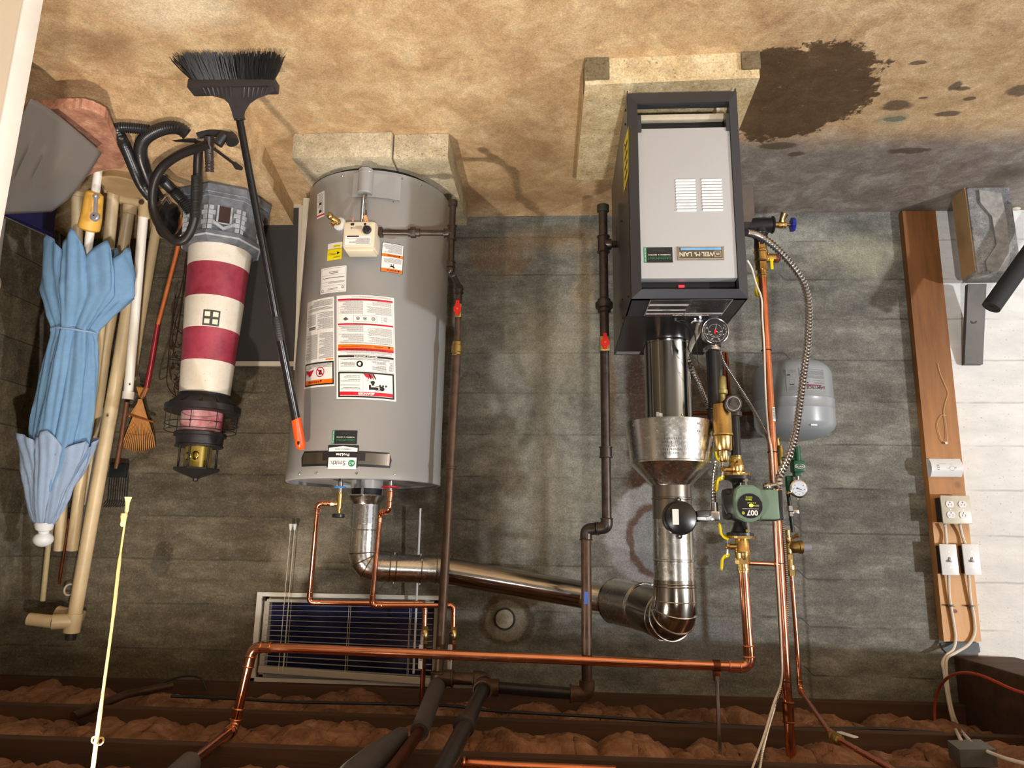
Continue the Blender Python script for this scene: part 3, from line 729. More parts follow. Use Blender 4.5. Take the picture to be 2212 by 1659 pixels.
b = B(); mp4 = cylmap((TX, TY), TR+.0015, -.47, .20); disc(b, mp4, 0, 0, .0085, .0004); rect(b, mp4, 0, -.0085, .014, .0085, .0004); disc(b, cylmap((TX, TY), TR+.0015, -.42, .245), 0, 0, .002, .0004); b.build('vent_slot', black_gap, wh, smooth=0)
# gas control valve
vx = W(779, 512, .73); vw = .075
gv = B().box((vx.x-.058, -.755, vx.z-.049), (vx.x+.057, -.675, vx.z+.049), .014).build('gas_valve', cream, wh); lab(gv, 'cream plastic gas control valve')
b = B().box((vx.x-.034, -.68, vx.z-.03), (vx.x+.034, -.60, vx.z+.02), .005); b.build('valve_mount', white_pl, gv)
b = B().box((vx.x-.050, -.735, vx.z+.034), (vx.x+.050, -.68, vx.z+.054), .004); b.build('valve_rib', cream, gv)
mpv = plane((vx.x, -.7553, vx.z), (1, 0, 0), (0, 0, 1))
q = W(793, 497, .755); b = B().lathe(V((q.x, -.755, q.z)), (0, -1, 0), [(0, .0145), (.006, .0145), (.008, .012), (.014, .011), (.016, .009)], 22).box((q.x-.0015, -.773, q.z-.009), (q.x+.0015, -.768, q.z+.009)); b.build('thermostat_knob', black_pl, gv)
b = B(); annu(b, mpv, q.x-vx.x, q.z-vx.z, .0155, .0165, .0002); b.build('dial_ring', ink_soft, gv, smooth=0)
b = B(); rect(b, mpv, -.044, .006, .046, .040, .0002); vl = b.build('valve_label', white_label, gv, smooth=0)
b = B(); rect(b, mpv, -.002, .0065, .040, .0115, .0006); fine(b, mpv, -.040, .014, .040, .038, .0032, .0006, .4, .9, .004); annu(b, mpv, -.0, .019, .0405, .0405, .0006); b.build('black_print', ink, vl, smooth=0)
b = B(); fine(b, mpv, -.01, -.03, .028, -.018, .003, .0004, .35, 1, .004); fine(b, mpv, -.036, -.018, -.015, -.01, .003, .0004, .35, 1, .004); rect(b, mpv, .024, -.024, .028, -.020, .0004); b.build('grey_print', ink_soft, gv, smooth=0)
b = B().box((vx.x+.018, -.757, vx.z-.040), (vx.x+.030, -.752, vx.z-.032)).box((vx.x-.024, -.757, vx.z-.040), (vx.x-.017, -.752, vx.z-.032)); b.build('black_plug', black_pl, gv)
b = B().corr(bez([(vx.x+.005, -.72, vx.z-.04), (vx.x+.002, -.725, vx.z-.055), (c0.x-.004, -.70, .262), (c0.x, c0.y-.005, .235)]), .005, .004, .12); b.build('pilot_tube', zinc, gv)
b = B().tube(bez([(vx.x-.012, -.72, vx.z-.04), (vx.x-.012, -.715, vx.z-.06), (c0.x-.012, -.69, .25), (c0.x-.005, c0.y, .235)]), .0035, 8); b.build('burner_tube', galv_dark, gv)
b = B().tube(bez([(vx.x+.024, -.74, vx.z-.035), (vx.x+.028, -.745, vx.z-.055), (vx.x+.040, -.735, vx.z-.07), (vx.x+.030, -.73, vx.z-.062), (vx.x+.036, -.72, vx.z-.08)]), .0014, 6); b.build('sensor_wire', mat('pink_wire', sr(228, 170, 170)), gv)
b = B().tube(bez([(vx.x-.02, -.74, vx.z-.035), (vx.x-.022, -.74, vx.z-.06), (vx.x-.012, -.72, vx.z-.085), (c0.x-.003, c0.y-.01, .24)]), .0016, 6); b.build('ignitor_wire', black_rub, gv)
b = B(); rect(b, plane((vx.x-.018, -.742, vx.z-.062), (.9, 0, .3), (-.3, 0, .9)), -.006, -.014, .006, .014); b.build('wire_tag', mat('orange_white_tag', sr(240, 170, 110)), gv, smooth=0)
# drain valve
p = W(734, 478, .68); q = cylmap((TX, TY), TR, .262, p.z+.0)(0, 0)
b = B().lathe(q, (q-V((TX, TY, q.z))), [(-.01, .024), (.008, .024), (.012, .016)], 20); fl = b.build('drain_flange', white_pl, wh)
b = B().ball(q+V((.004, -.02, 0)), .0125, 16).cyl(q, q+V((.004, -.03, 0)), .009).tube([q+V((.004, -.026, 0)), q+V((.02, -.034, -.008)), q+V((.024, -.04, -.011))], [.009, .009, .012], 14).tube([q+V((.004, -.026, 0)), q+V((.018, -.034, .016))], [.007, .009], 10).ball(q+V((.026, -.042, -.012)), .011, 14)
b.build('drain_valve', brass, wh)
# top connections
def nipple(px, col, rr):
    p = W(px, 1052, .575); b = B().cyl((p.x, p.y, TT-.02), (p.x, p.y, p.z+.028), .0092, n=16); n_ = b.build('nipple', chrome, wh)
    b = B().lathe((p.x, p.y, p.z-.003), (0, 0, 1), [(0, rr*.8), (.002, rr), (.005, rr), (.007, rr*.8)], 28); b.build('dielectric_ring', col, n_); return p
cn = nipple(735, mat('blue_ring', sr(70, 130, 205)), .021); hn = nipple(843, red_ink, .030)
# heater flue: skirt, vertical pipe, long sloping run to the boiler chimney
fl = thing('water_heater_flue', 'shiny metal vent pipe rising from the water heater and running across to the chimney elbow', 'flue pipe', (TX, TY, 1.24))
hz = W(790, 1063, .385).z; HX = W(790, 1100, .385).x
b = B().lathe((HX, TY, 0), (0, 0, 1), [(TT-.012, .058), (hz-.012, .058), (hz-.012, .05)], 36, cap=False); b.build('vent_collar', heater_grey, fl)
b = B().lathe((HX, TY, 0), (0, 0, 1), [(hz-.012, .056), (hz+.016, .054)], 36); b.build('hood_gap', black_gap, fl)
b = B()
for a in (-PI/2, PI*.25, PI*.75):
    x, y = HX+.062*math.cos(a), TY+.062*math.sin(a); b.bar((x, y, TT-.012), (x, y, hz+.03), .010, .002, (math.cos(a), math.sin(a), 0))
b.build('hood_leg', zinc, fl)
b = B().lathe((HX, TY, 0), (0, 0, 1), [(hz+.012, .070), (hz+.016, .071), (hz+.018, .070), (hz+.040, .0535), (hz+.046, .0515)], 40, cap=False); b.build('hood_skirt', galv, fl)
ve = W(787, 1165, .385).z
b = B().lathe((HX, TY, 0), (0, 0, 1), [(hz+.044, .0508), (1.415, .0508), (1.417, .0525), (1.419, .0508), (ve, .0508)], 40, cap=False); vp = b.build('vertical_pipe', galv, fl)
b = B()
for zz in (hz+.065, 1.40):
    b.lathe((HX+.022, TY-.0465, zz), (.35, -1, 0), [(0, .004), (.003, .003)], 8)
b.build('screws', zinc, vp)
b = B(); mpf = cylmap((HX, TY), .0508, -.62, 1.34); rect(b, mpf, -.005, -.05, .006, .055, .0003, 2); pl_ = b.build('paper_strip', mat('pale_blue_paper', sr(196, 208, 226)), vp, smooth=0)
b = B(); mpf = cylmap((HX, TY), .0508, .12, 1.34); fine(b, mpf, -.006, -.04, .01, .06, .003, .0004, .5, 1, .006, False); mpf = cylmap((HX, TY), .0508, -.38, 1.34); fine(b, mpf, -.004, -.04, .006, .06, .003, .0004, .5, 1, .006, False); b.build('stamped_print', ink_soft, vp, smooth=0)
P0 = V((HX, TY, ve)); cor = W(790, 1220, .385); E1 = W(842, 1226, .365); E2 = W(950, 1231, .32); E3 = W(1290, 1290, .255); E4 = W(1312, 1294, .275)
pts = fillet([P0, V((HX, TY, cor.z+.004)), E1], .062, 3)
b = B()
b.tube([P0-V((0, 0, .004))]+pts[1:-1]+[E1], .0515, 40, cap=False)
el = b.build('elbow', galv, fl, smooth=20)
b = B()
for i in (1, 2, 3, 4): 
    if i < len(pts)-1:
        d = (pts[i+1]-pts[i-1]); b.ring(pts[i], d, .052, .0022, 36, 6)
b.ring(E1, E2-E1, .052, .0024, 36, 6); b.build('seam', galv_dark, el)
b = B().tube([E1, E1.lerp(E2, .5), E2], .0505, 40, cap=False); s1 = b.build('adjustable_section', galv, fl)
b = B()
for t in (.12, .62, .92, 1.0): b.ring(E1.lerp(E2, t), E2-E1, .0508, .0024, 36, 6)
b.build('seam', galv_dark, s1)
b = B()
for t, k in ((.1, 1), (.1, -1), (.62, 1), (.62, -1)):
    c = E1.lerp(E2, t)+V((0, -.012, k*.0495)); b.lathe(c, (0, -.2, k), [(0, .004), (.006, .003)], 8)
b.build('screws', zinc, s1)
b = B().tube([E2, E3], .0485, 40, cap=False); b.build('long_pipe', galv_dark, fl)
b = B().tube([E3-(E3-E2).normalized()*.06, E4], .0495, 36, cap=False); b.build('end_section', galv, fl)
# ------------------------------------------------------------------ copper water lines of the heater
def copper_line(name, label, pts, r, bend, cat='pipe', m=copper, joints=()):
    t = thing(name, label, cat, pts[0]); P = fillet(pts, bend); b = B().tube(P, r, 16)
    b.build('tube', m, t)
    for i in range(1, len(pts)-1):
        b = B(); c = V(pts[i]); u = (V(pts[i-1])-c); v = (V(pts[i+1])-c); k = min(bend*1.05, u.length*.45, v.length*.45); L = min(r*2.0, u.length*.3, v.length*.3); u.normalize(); v.normalize()
        f = fillet([c+u*(k+L), c, c+v*(k+L)], bend); b.tube(f, r*1.14, 16)
        for d in (u, v):
            for q in (k*.95, k+L*.98): b.ring(c+d*q, d, r*1.12, r*.16, 20, 6)
        b.build('elbow_fitting', m, t)
    for p, d in joints:
        b = B(); d = V(d).normalized(); b.tube([V(p)-d*r*1.6, V(p)+d*r*1.6], r*1.16, 16)
        for s in (-1.6, 1.6): b.ring(V(p)+d*(r*s), d, r*1.14, r*.17, 20, 6)
        b.build('fitting', m, t)
    return t
wl = .47
ct = W(733, 1087, .575)
t = copper_line('cold_water_pipe', 'copper pipe looping from the blue-ringed cold inlet up to the nearer shut-off valve', [V((ct.x+.012, ct.y, ct.z))]+[V((W(690, 1088, .56).x, ct.y, ct.z)), W(668, 1301, .50), W(918, 1304, wl-.02), W(917, 1352, wl-.02)], .0088, .018)
b = B().cyl((ct.x, ct.y, cn.z+.02), (ct.x, ct.y, ct.z+.018), .0105, n=18).cyl((ct.x, ct.y, cn.z+.018), (ct.x, ct.y, cn.z+.024), .0125, n=8).cyl(ct, ct+V((.02, 0, 0)), .010, n=16).cyl(ct+V((.018, 0, 0)), ct+V((.028, 0, 0)), .0125, n=8).cyl((ct.x, ct.y, ct.z+.018), (ct.x, ct.y, ct.z+.034), .0075).cyl((ct.x, ct.y, ct.z+.022), (ct.x, ct.y, ct.z+.027), .0105, n=8)
v = b.build('brass_tee_valve', brass, t)
b = B().lathe((ct.x, ct.y, ct.z+.036), (0, 0, 1), [(0, .020), (.002, .022), (.011, .022), (.013, .018)], 16); b.build('valve_knob', black_pl, v)
ht = W(842, 1080, .575)
ha, hb_ = W(840, 1104, .56), W(822, 1107, .53)
t = copper_line('hot_water_pipe', 'copper pipe looping from the red-ringed hot outlet up to the valve nearest the boiler', [V((ht.x, ht.y, hn.z+.03)), V((ht.x, ht.y, ha.z)), hb_, W(803, 1308, .50), W(980, 1308, wl), W(979, 1356, wl)], .0088, .016)
b = B().cyl((ht.x, ht.y, hn.z+.012), (ht.x, ht.y, hn.z+.034), .0115, n=18).ring((ht.x, ht.y, hn.z+.016), (0, 0, 1), .0115, .0012, 20, 6).cyl((ht.x, ht.y, hn.z+.03), (ht.x, ht.y, hn.z+.045), .010, n=18); b.build('union', copper, t)
def lever_valve(parent, p, d, out, L, lever_mat, rod, body=brass, r=.011, text=None, side=None):
    "ball valve body at p along d, lever reaching along d on the out side"
    p, d, out = V(p), V(d).normalized(), V(out).normalized()
    b = B().lathe(p-d*.026, d, [(0, r*.95), (.008, r*.95), (.012, r*1.3), (.022, r*1.55), (.030, r*1.55), (.040, r*1.3), (.044, r*.95), (.052, r*.95)], 16)
    hexn(b, p-d*.028, p-d*.018, r*1.3); hexn(b, p+d*.018, p+d*.028, r*1.3); b.cyl(p, p+out*(r*2.0), r*.55, n=12)
    v = b.build('valve_body', body, parent)
    s = out.cross(d); q = p+out*(r*2.1)
    b = B().bar(q-d*.012, q+d*.03, .011, .0016, out).lathe(q-out*.002, out, [(0, .0055), (.007, .005)], 6); b.bar(q+d*.03, q+d*.03+out*.006+d*.006, .011, .0016, out)
    h = b.build('valve_lever', zinc, v)
    a0 = q+d*.028+out*.005; b = B().bar(a0, a0+d*L, .0155, .005, out, .0024); g = b.build('lever_grip', lever_mat, v)
    if text:
        mp = plane(a0+d*(L*.5)+out*.0027, d, out.cross(d)*-1 if out.cross(d).z else s)
        u = d; w = out.cross(d)
        mp = plane(a0+d*(L*.5)+out*.0026, u, w); b = B(); txt(b, text, mp, .0058, 0, .0016, 'CENTER', .03); fine(b, mp, -.014, -.0055, .014, -.003, .002, .0002, .5, 1, .004, False); b.build('blue_print', mat('blue_ink', sr(20, 60, 150)), g, smooth=0)
    return v
for nm, lb, px, w_, px2 in (('cold_shutoff_valve', 'white-lever shut-off valve in front of the blind, on the cold pipe', 917, wl-.02, 912), ('hot_shutoff_valve', 'white-lever shut-off valve at the window edge, on the hot pipe', 979, wl, 980)):
    p = W(px, 1372, w_); t = thing(nm, lb, 'valve', p)
    lever_valve(t, p, (0, 0, 1), (.25, -1, 0), .078, white_pl, 0, r=.009, text='WHITE')
    top = 2.0 if px < 950 else 1.84
    b = B().cyl((p.x, p.y, p.z+.026), (p.x, p.y, top), .0088, n=14); b.build('riser', copper_old, t)
# ------------------------------------------------------------------ gas line of the water heater
def gas_fit(b, p, d, r, L=.018):
    d = V(d).normalized(); p = V(p); b.lathe(p-d*L/2, d, [(0, r*1.15), (.001, r*1.38), (.004, r*1.38), (.005, r*1.2), (L-.005, r*1.2), (L-.004, r*1.38), (L-.001, r*1.38), (L, r*1.15)], 18)
gp = thing('gas_pipe', 'dark iron gas pipe beside the water heater with a red shut-off lever', 'gas pipe', (.36, -.6, .2))
gA, gB, gC, gD, gE, gF = W(981, 440, .70), W(976, 503, .70), W(975, 582, .70), W(992, 622, .53), W(988, 760, .53), W(948, 1455, .53)
gt = V((gB.x, gB.y, gB.z))
b = B().tube([V((gB.x, gB.y, gA.z)), V((gB.x, gB.y, gC.z-.012)), ], .0118, 16); b.tube([V((gB.x, gB.y, gC.z-.01)), V((gB.x, gB.y, gC.z)), V((gD.x, gD.y, gD.z)), V((gD.x, gD.y, gD.z+.05))], .0118, 16)
b.build('lower_pipe', steel_black, gp)
x, y = gB.x, gB.y
b = B().lathe((x, y, gA.z-.012), (0, 0, 1), [(0, .013), (.002, .0165), (.02, .0165), (.022, .0135)], 18); b.build('end_cap', steel_black, gp)
b = B(); gas_fit(b, (x, y, gB.z), (0, 0, 1), .0125, .056); gas_fit(b, (x+.014, y, gB.z), (1, 0, 0), .0125, .028); b.build('tee', steel_black, gp)
b = B(); gas_fit(b, (x, y, gC.z-.018), (0, 0, 1), .0125, .022); b.ball((x, y, gC.z+.004), .0165); dd = (V((gD.x, gD.y, gD.z))-V((x, y, gC.z))); gas_fit(b, V((x, y, gC.z))+dd*.13, dd, .0125, .014); b.build('elbow', steel_black, gp)
b = B(); b.ball((gD.x, gD.y, gD.z), .0165); gas_fit(b, (gD.x, gD.y, gD.z+.012), (0, 0, 1), .0125, .02); b.build('elbow', steel_black, gp)
gv2 = V((vx.x-.061, -.71, gB.z)); q = V((x, y, gB.z))
b = B().tube([gv2, V((gv2.x-.02, -.71, gB.z)), V((q.x+.02, q.y, gB.z))], .0105, 16); b.build('branch_pipe', steel_black, gp)
m_ = V((gv2.x-.02, -.71, gB.z)).lerp(q, .42); dd = (q-gv2).normalized()
b = B(); hexn(b, m_-dd*.009, m_+dd*.009, .0195); b.cyl(m_-dd*.018, m_+dd*.024, .0145, n=16); b.build('union', steel_black, gp)
b = B().box((gv2.x-.012, -.725, gv2.z-.015), (gv2.x+.002, -.695, gv2.z+.015), .003); b.build('adapter', steel_black, gp)
# valve + upper pipe
vz = W(990, 672, .53)
b = B().tube([V((gD.x, gD.y, gD.z+.03)), V((gD.x, gD.y, vz.z-.02))], .0115, 14); b.tube([V((gD.x, gD.y, vz.z+.02)), V((gD.x, gD.y, gE.z-.03))], .0115, 14); b.build('nipple', steel_brown, gp)
def red_valve(parent, c, r=.013):
    b = B().box((c.x-r, c.y-r, c.z-.026), (c.x+r, c.y+r, c.z+.026), .004).cyl(c, c+V((0, -.024, 0)), .006, n=12); v = b.build('valve_body', brass_dull, parent)
    b = B(); out = [(-.005, .026), (-.007, .010), (-.0125, .004), (-.0125, -.006), (-.006, -.011), (-.006, -.017), (0, -.020), (.006, -.017), (.006, -.011), (.0125, -.006), (.0125, .004), (.007, .010), (.005, .026)]
    b.prism([V((c.x+u*1.1, c.y-.024, c.z-w*1.25)) for u, w in out], (0, -.005, 0)); lv = b.build('red_lever', red_pl, v, smooth=0)
    b = B().lathe((c.x, c.y-.029, c.z), (0, -1, 0), [(0, .004), (.002, .0035)], 10); b.build('lever_screw', brass, v)
red_valve(gp, V((gD.x, gD.y, vz.z)))
b = B(); c = V((gD.x, gD.y, gE.z-.01)); b.lathe(c-V((0, 0, .03)), (0, 0, 1), [(0, .013), (.004, .018), (.016, .018), (.018, .021), (.042, .021), (.044, .018), (.052, .018), (.056, .014)], 12); b.build('union', brass_dull, gp)
top = V((gF.x, gD.y, gF.z)); 
GX = gF.x
b = B().tube([V((gD.x, gD.y, gE.z)), V((GX, gD.y, 1.88))], .0155, 18); b.build('upper_pipe', steel_brown, gp)
b = B(); gas_fit(b, (gD.x+(GX-gD.x)*.4, gD.y, 1.2), (0, 0, 1), .016, .012); b.build('clamp_mark', steel_brown, gp)
# ------------------------------------------------------------------ boiler pad
def Xp(px, py, x):
    d = rayd(px, py); return CP + d*((x-CP.x)/d.x)
m_pad = stone('plastered_pad', sr(196, 168, 122), sr(222, 200, 156), sr(244, 228, 190))
m_patch = stone('grey_mortar_patch', sr(100, 86, 62), sr(122, 108, 80), sr(144, 130, 100), .5)
pad = thing('boiler_pad', 'raised plastered concrete pad carrying the boiler', 'concrete pad', (-.34, -.8, 0))
b = B(); b.prism([(-.072, -.49, 0), (-.083, -1.075, 0), (-.60, -1.09, 0), (-.615, -.49, 0)], (0, 0, .088)); b.build('slab', m_pad, pad, smooth=0)
b = B().box((-.157, -1.088, .002), (-.080, -1.0, .074), .004); lab(b.build('corner_patch', m_patch, pad), 'grey mortar patch at the corner')
b = B().box((-.604, -1.098, .002), (-.548, -1.0, .060), .004); lab(b.build('corner_patch', m_patch, pad), 'grey mortar patch at the corner')
# ------------------------------------------------------------------ boiler
bo = thing('boiler', 'dark grey gas boiler with a silver front panel and a WEIL-McLAIN badge', 'boiler', (-.366, -.8, .088))
X0, X1, YF, YR, Z0, Z1 = -.527, -.207, -1.095, -.485, .125, .78
b = B().box((X0, YF, Z0), (X0+.003, YR, Z1)).box((X1-.003, YF, .125), (X1, YR, Z1)); b.box((X0, YR, Z0), (X1, YR+.003, Z1)); b.build('jacket_side', dark_grey, bo, smooth=0)
b = B().box((X0, YF, Z1-.004), (X1, -.94, Z1)); b.build('jacket_top', dark_grey, bo, smooth=0)
b = B().box((X0, -.938, Z1-.005), (X1, YR, Z1-.001)); b.build('rear_top_panel', jacket_top, bo, smooth=0)
# mitred front frame
fw_ = .027
o = [(X0, Z0+.012), (X1, Z0+.012), (X1, Z1), (X0, Z1)]
i_ = [(X0+fw_, Z0+.055), (X1-fw_, Z0+.055), (X1-fw_, Z1-.022), (X0+fw_, Z1-.022)]
b = B()
for k in range(4):
    a, c, d, e = o[k], o[(k+1) % 4], i_[(k+1) % 4], i_[k]
    yo, yi = YF-.004, YF-.018
    vs = [(a[0], yo, a[1]), (c[0], yo, c[1]), (d[0], yi, d[1]), (e[0], yi, e[1]), (a[0], YF+.012, a[1]), (c[0], YF+.012, c[1]), (d[0], YF+.012, d[1]), (e[0], YF+.012, e[1])]
    b.add(vs, [(0, 1, 2, 3), (7, 6, 5, 4), (0, 4, 5, 1), (3, 2, 6, 7)])
b.build('front_frame', dark_grey, bo, smooth=0)
zb, zt = .259, .724
b = B().box((X0+.0275, YF-.012, zb), (X1-.027, YF+.02, zt), .003); fp = b.build('front_panel', silver_panel, bo); lab(fp, 'silver louvred front panel')
b = B().box((X0+.004, YF+.03, .215), (X1-.004, YR-.01, Z1-.006)); b.build('interior', black_gap, bo, smooth=0)
b = B().box((X0+.004, YF+.012, .198), (X1-.004, YF+.03, .217), .003).box((X0+.006, YF+.12, .088), (X0+.03, YR, .2)).box((X1-.03, YF+.12, .088), (X1-.006, YR, .2)); b.build('base_rail', mat('cream_base_rail', sr(200, 190, 168), .5), bo)
for x in (X0+fw_-.004, X1-fw_-.011): b = B().box((x, YF-.016, .217), (x+.015, YF+.01, .272)); b.build('frame_tab', dark_grey, bo, smooth=0)
b = B()
for q in ((-.46, .25), (-.425, .252)): b.lathe((q[0], YF+.028, q[1]), (0, -1, 0), [(0, .006), (.006, .005), (.012, .003)], 10)
b.build('burner_fitting', zinc, bo)
led = W(1471, 621, 1.06); b = B().box((led.x-.008, -1.070, led.z-.004), (led.x+.008, -1.0655, led.z+.003)); b.build('status_light', emat('red_led', (1, .03, .06), .8), bo, smooth=0)
b = B()
for k in range(4):
    x = -.27-.022*k; b.tube(bez([(x, -1.05, .722), (x-.008, -1.058, .735), (x+.004, -1.05, .755)], 4), .0012, 5)
b.build('wiring', mat('brown_wire', sr(120, 70, 60)), bo)
b = B(); s_ = B()
for x0, x1 in ((-.3942, -.3379), (-.4685, -.4111)):
    for k in range(11):
        z = .5235-.0093*k; b.prism([(x0, YF-.0118, z), (x0, YF-.0165, z-.0055), (x0, YF-.0118, z-.0062)], (x1-x0, 0, 0)); s_.box((x0-.0006, YF-.0126, z-.0084), (x1+.0006, YF-.011, z-.0058))
lv = b.build('louvres', mat('lit_louvre_tone', sr(226, 228, 230), .35, .1), fp, smooth=0); s_.build('louvre_slots', black_gap, lv, smooth=0)  # fins paler than the panel: the light they catch is in the colour
mpb = plane((-.40, YF-.0122, .651), (1, 0, 0), (0, 0, 1))
b = B().box((-.4647, YF-.017, .631), (-.3351, YF-.012, .6715), .0015); bd = b.build('brand_plate', mat('bronze_plate', sr(158, 146, 124), .35, .6), fp); lab(bd, 'bronze and blue WEIL-McLAIN badge')
f = lambda u, v, e=0: mpb(u, v, .0050+e)
b = B(); rect(b, f, -.059, -.0165, .059, .0165, .0002); b.build('field', mat('badge_dark', sr(92, 88, 78), .4, .3), bd, smooth=0)
b = B(); rect(b, f, -.057, -.0155, .055, -.008, .0005); b.build('blue_stripe', mat('badge_blue', sr(120, 180, 226), .4), bd, smooth=0)
b = B(); txt(b, 'WEIL·M  LAIN', lambda u, v: f(u, v, .0006), .0125, .010, .0035, 'CENTER', .025, .92); txt(b, 'c', lambda u, v: f(u, v, .0006), .0075, .0165, .0022, 'CENTER', .03)
for z in (.0125, -.0045): rect(b, f, -.055, z-.0006, -.038, z+.0006, .0006)
rect(b, f, -.0556, -.0048, -.0544, .0130, .0006); rect(b, f, -.0386, -.0048, -.0374, .0130, .0006); txt(b, 'm', lambda u, v: f(u, v, .0006), .009, -.0465, .0045, 'CENTER', .04, .9)
for zz in (-.018, .0175): rect(b, f, -.0615, zz-.0006, .0615, zz+.0006, .0006)
b.build('lettering', mat('badge_cream', sr(214, 206, 186), .4, .2), bd, smooth=0)
greenpoint(fp, 'greenpoint_sticker', plane((-.2828, YF-.0122, .6542), (1, 0, 0), (0, 0, 1)), .080, .046, 'black and green GREENPOINT sticker on the boiler')
# rating plate on top
mt = plane((-.374, -1.018, Z1+.0002), (1, 0, 0), (0, 1, 0))
l = Lab(bo, 'rating_plate', 0, 0, .229, .148, 'silver and black rating plate on the boiler top', base=mat('mirror_plate', sr(150, 150, 150), .22, .85, .25, 160), mp=mt)
l.box(white_label, .005, .005, .995, .995, .001, .0006); l.r(ink, .01, .012, .985, .10); l.t(white_label, 'WEIL·McLAIN', .40, .055, .0105, .05, 1.2)
l.r(white_label, .01, .10, .985, .20); l.r(white_label, .5, .33, .985, .42); l.r(white_label, .5, .63, .985, .74); l.r(ink_soft, .492, .10, .5, .98, .0009)
l.t(red_ink, 'FOR YOUR SAFETY READ', .76, .15, .0055, .01); l.t(red_ink, 'CAUTION', .22, .15, .006, .01); l.f(ink, .52, .45, .96, .61, 3, .007); l.f(ink, .52, .22, .96, .31, 2, .007); l.f(ink, .52, .77, .96, .95, 3, .007)
l.f(ink, .02, .22, .48, .97, 14, .006, .6); l.t(ink, 'CGs-4', .74, .375, .006, .02); l.done()
mt2 = plane((-.255, -.508, Z1-.0008), (1, 0, 0), (0, 1, 0)); l = Lab(bo, 'cream_notice', 0, 0, .085, .036, 'small cream notice at the back edge of the boiler top', base=white_label, mp=mt2); l.box(ink, .02, .05, .98, .95, .001); l.f(ink_soft, .06, .15, .95, .85, 6, .005); l.done()
# side details (left face of the jacket)
b = B(); pts = [Xp(1357.5, 272, X1+.001), Xp(1357.5, 376, X1+.001), Xp(1347, 420, X1+.001), Xp(1347, 312, X1+.001)]; b.poly(pts); o = b.build('energy_label', yellow_lab, bo, smooth=0); lab(o, 'yellow energy label seen edge-on')
b = B(); a, c, d, e = pts
for k in range(4):
    t = .18+.2*k; p = a.lerp(c, t); q = e.lerp(d, t); b.poly([p.lerp(q, .2)+V((.0006, 0, 0)), p.lerp(q, .2)+V((.0006, 0, .012)), p.lerp(q, .75)+V((.0006, 0, .012)), p.lerp(q, .75)+V((.0006, 0, 0))])
b.build('black_print', ink, o, smooth=0)
b = B()
for px, py in ((1344, 477), (1345, 646), (1346, 686), (1358, 640)):
    p = Xp(px, py, X1); b.lathe(p, (1, 0, 0), [(0, .004), (.003, .0035)], 10)
for z in (.16, .2, .26): b.lathe((X1, -1.05+.3*(z-.16), z), (1, 0, 0), [(0, .004), (.003, .0035)], 10)
b.build('screws', black_pl, bo)
b = B().box((X1-.0005, -.665, .36), (X1+.0008, -.66, .44)); b.build('side_slot', black_gap, bo, smooth=0)
# junction box on the right side
p = W(1612, 430, .80); b = B().box((X0-.003, -.84, .40), (X0-.052, -.60, .435), .002).box((X0-.003, -.80, .215), (X0-.030, -.76, .435), .002); 
b = B(); Yj = -.815; zj0 = W(1620, 398, .815).z; zj1 = W(1620, 462, .815).z; xj = W(1628, 430, .815).x
b.box((X0, Yj, zj0), (xj, Yj+.10, zj1), .001); b.prism([(X0, Yj, zj1), (xj, Yj, zj1), (xj+.012, Yj, zj1+.028), (X0, Yj, zj1+.028)], (0, .1, 0)); jb = b.build('junction_box', mat('grey_box_metal', sr(112, 106, 102), .4, .5), bo, smooth=0)
b = B()
for k in range(3): annu(b, plane((X0-.013, Yj-.0006, zj0+.018+.030*k), (1, 0, 0), (0, 0, 1)), 0, 0, .0088, .0098)
b.build('knockout_ring', mat('box_ring', sr(80, 76, 72), .4, .4), jb, smooth=0)
# sensor wires on the boiler top
p = W(1458, 690, .92); p.z = Z1
b = B().lathe(p, (0, 0, 1), [(0, .006), (.006, .006), (.01, .004)], 10); g = b.build('wire_grommet', black_rub, bo)
b = B(); b.tube(bez([p+V((0, 0, .008)), W(1478, 700, .9), W(1490, 720, .85), W(1488, 738, .8), W(1490, 760, .75), W(1520, 793, .70)], 6), .0017, 6); b.tube(bez([p+V((0, 0, .009)), W(1482, 695, .92), W(1500, 720, .88), W(1506, 760, .8), W(1510, 790, .77), W(1526, 826, .70)], 6), .0017, 6); b.build('sensor_wire', black_rub, g)
# flexible elbow conduit
b = B().corr(bez([W(1512, 690, .92), W(1509, 705, .90), W(1505, 722, .86), W(1494, 742, .78), W(1487, 760, .72)], 6), .0085, .006, .08); g2 = b.build('flexible_conduit', mat('grey_flex', sr(180, 176, 165), .45, .3), bo)
b = B(); q = W(1509, 690, .92); b.cyl(q-V((0, 0, .02)), q+V((0, 0, .01)), .010, n=8).cyl(q+V((.012, 0, .0)), q+V((.024, 0, .012)), .004, n=8).box(q+V((-.012, -.006, -.004)), q+V((.016, .006, .010)), .002); b.build('connector', chrome, g2)
# ------------------------------------------------------------------ boiler flue and draft hood
FX, FY = -.377, -.62
bf = thing('boiler_flue', 'tall shiny boiler vent with a flared draft hood, damper pipe and elbow', 'flue pipe', (FX, FY, .78))
za, zb2, zc, zd, ze = 1.055, 1.094, 1.196, 1.262, 1.61
b = B().lathe((FX, FY, 0), (0, 0, 1), [(.779, .082), (.786, .0785), (1.10, .0785)], 48, cap=False); lp = b.build('lower_pipe', mat('flue_smooth', sr(150, 148, 142), .13, 1, .06, 8, stretch=(1, 1, .1), rvar=.04), bf)
b = B().lathe((FX, FY, 0), (0, 0, 1), [(.782, .0795), (.787, .0795)], 48, cap=False); b.box((FX+.045, FY-.085, 1.03), (FX+.055, FY-.06, 1.045)); b.lathe((FX-.03, FY-.073, 1.037), (-.3, -1, 0), [(0, .003), (.003, .002)], 8); b.build('trim_ring', zinc, lp)
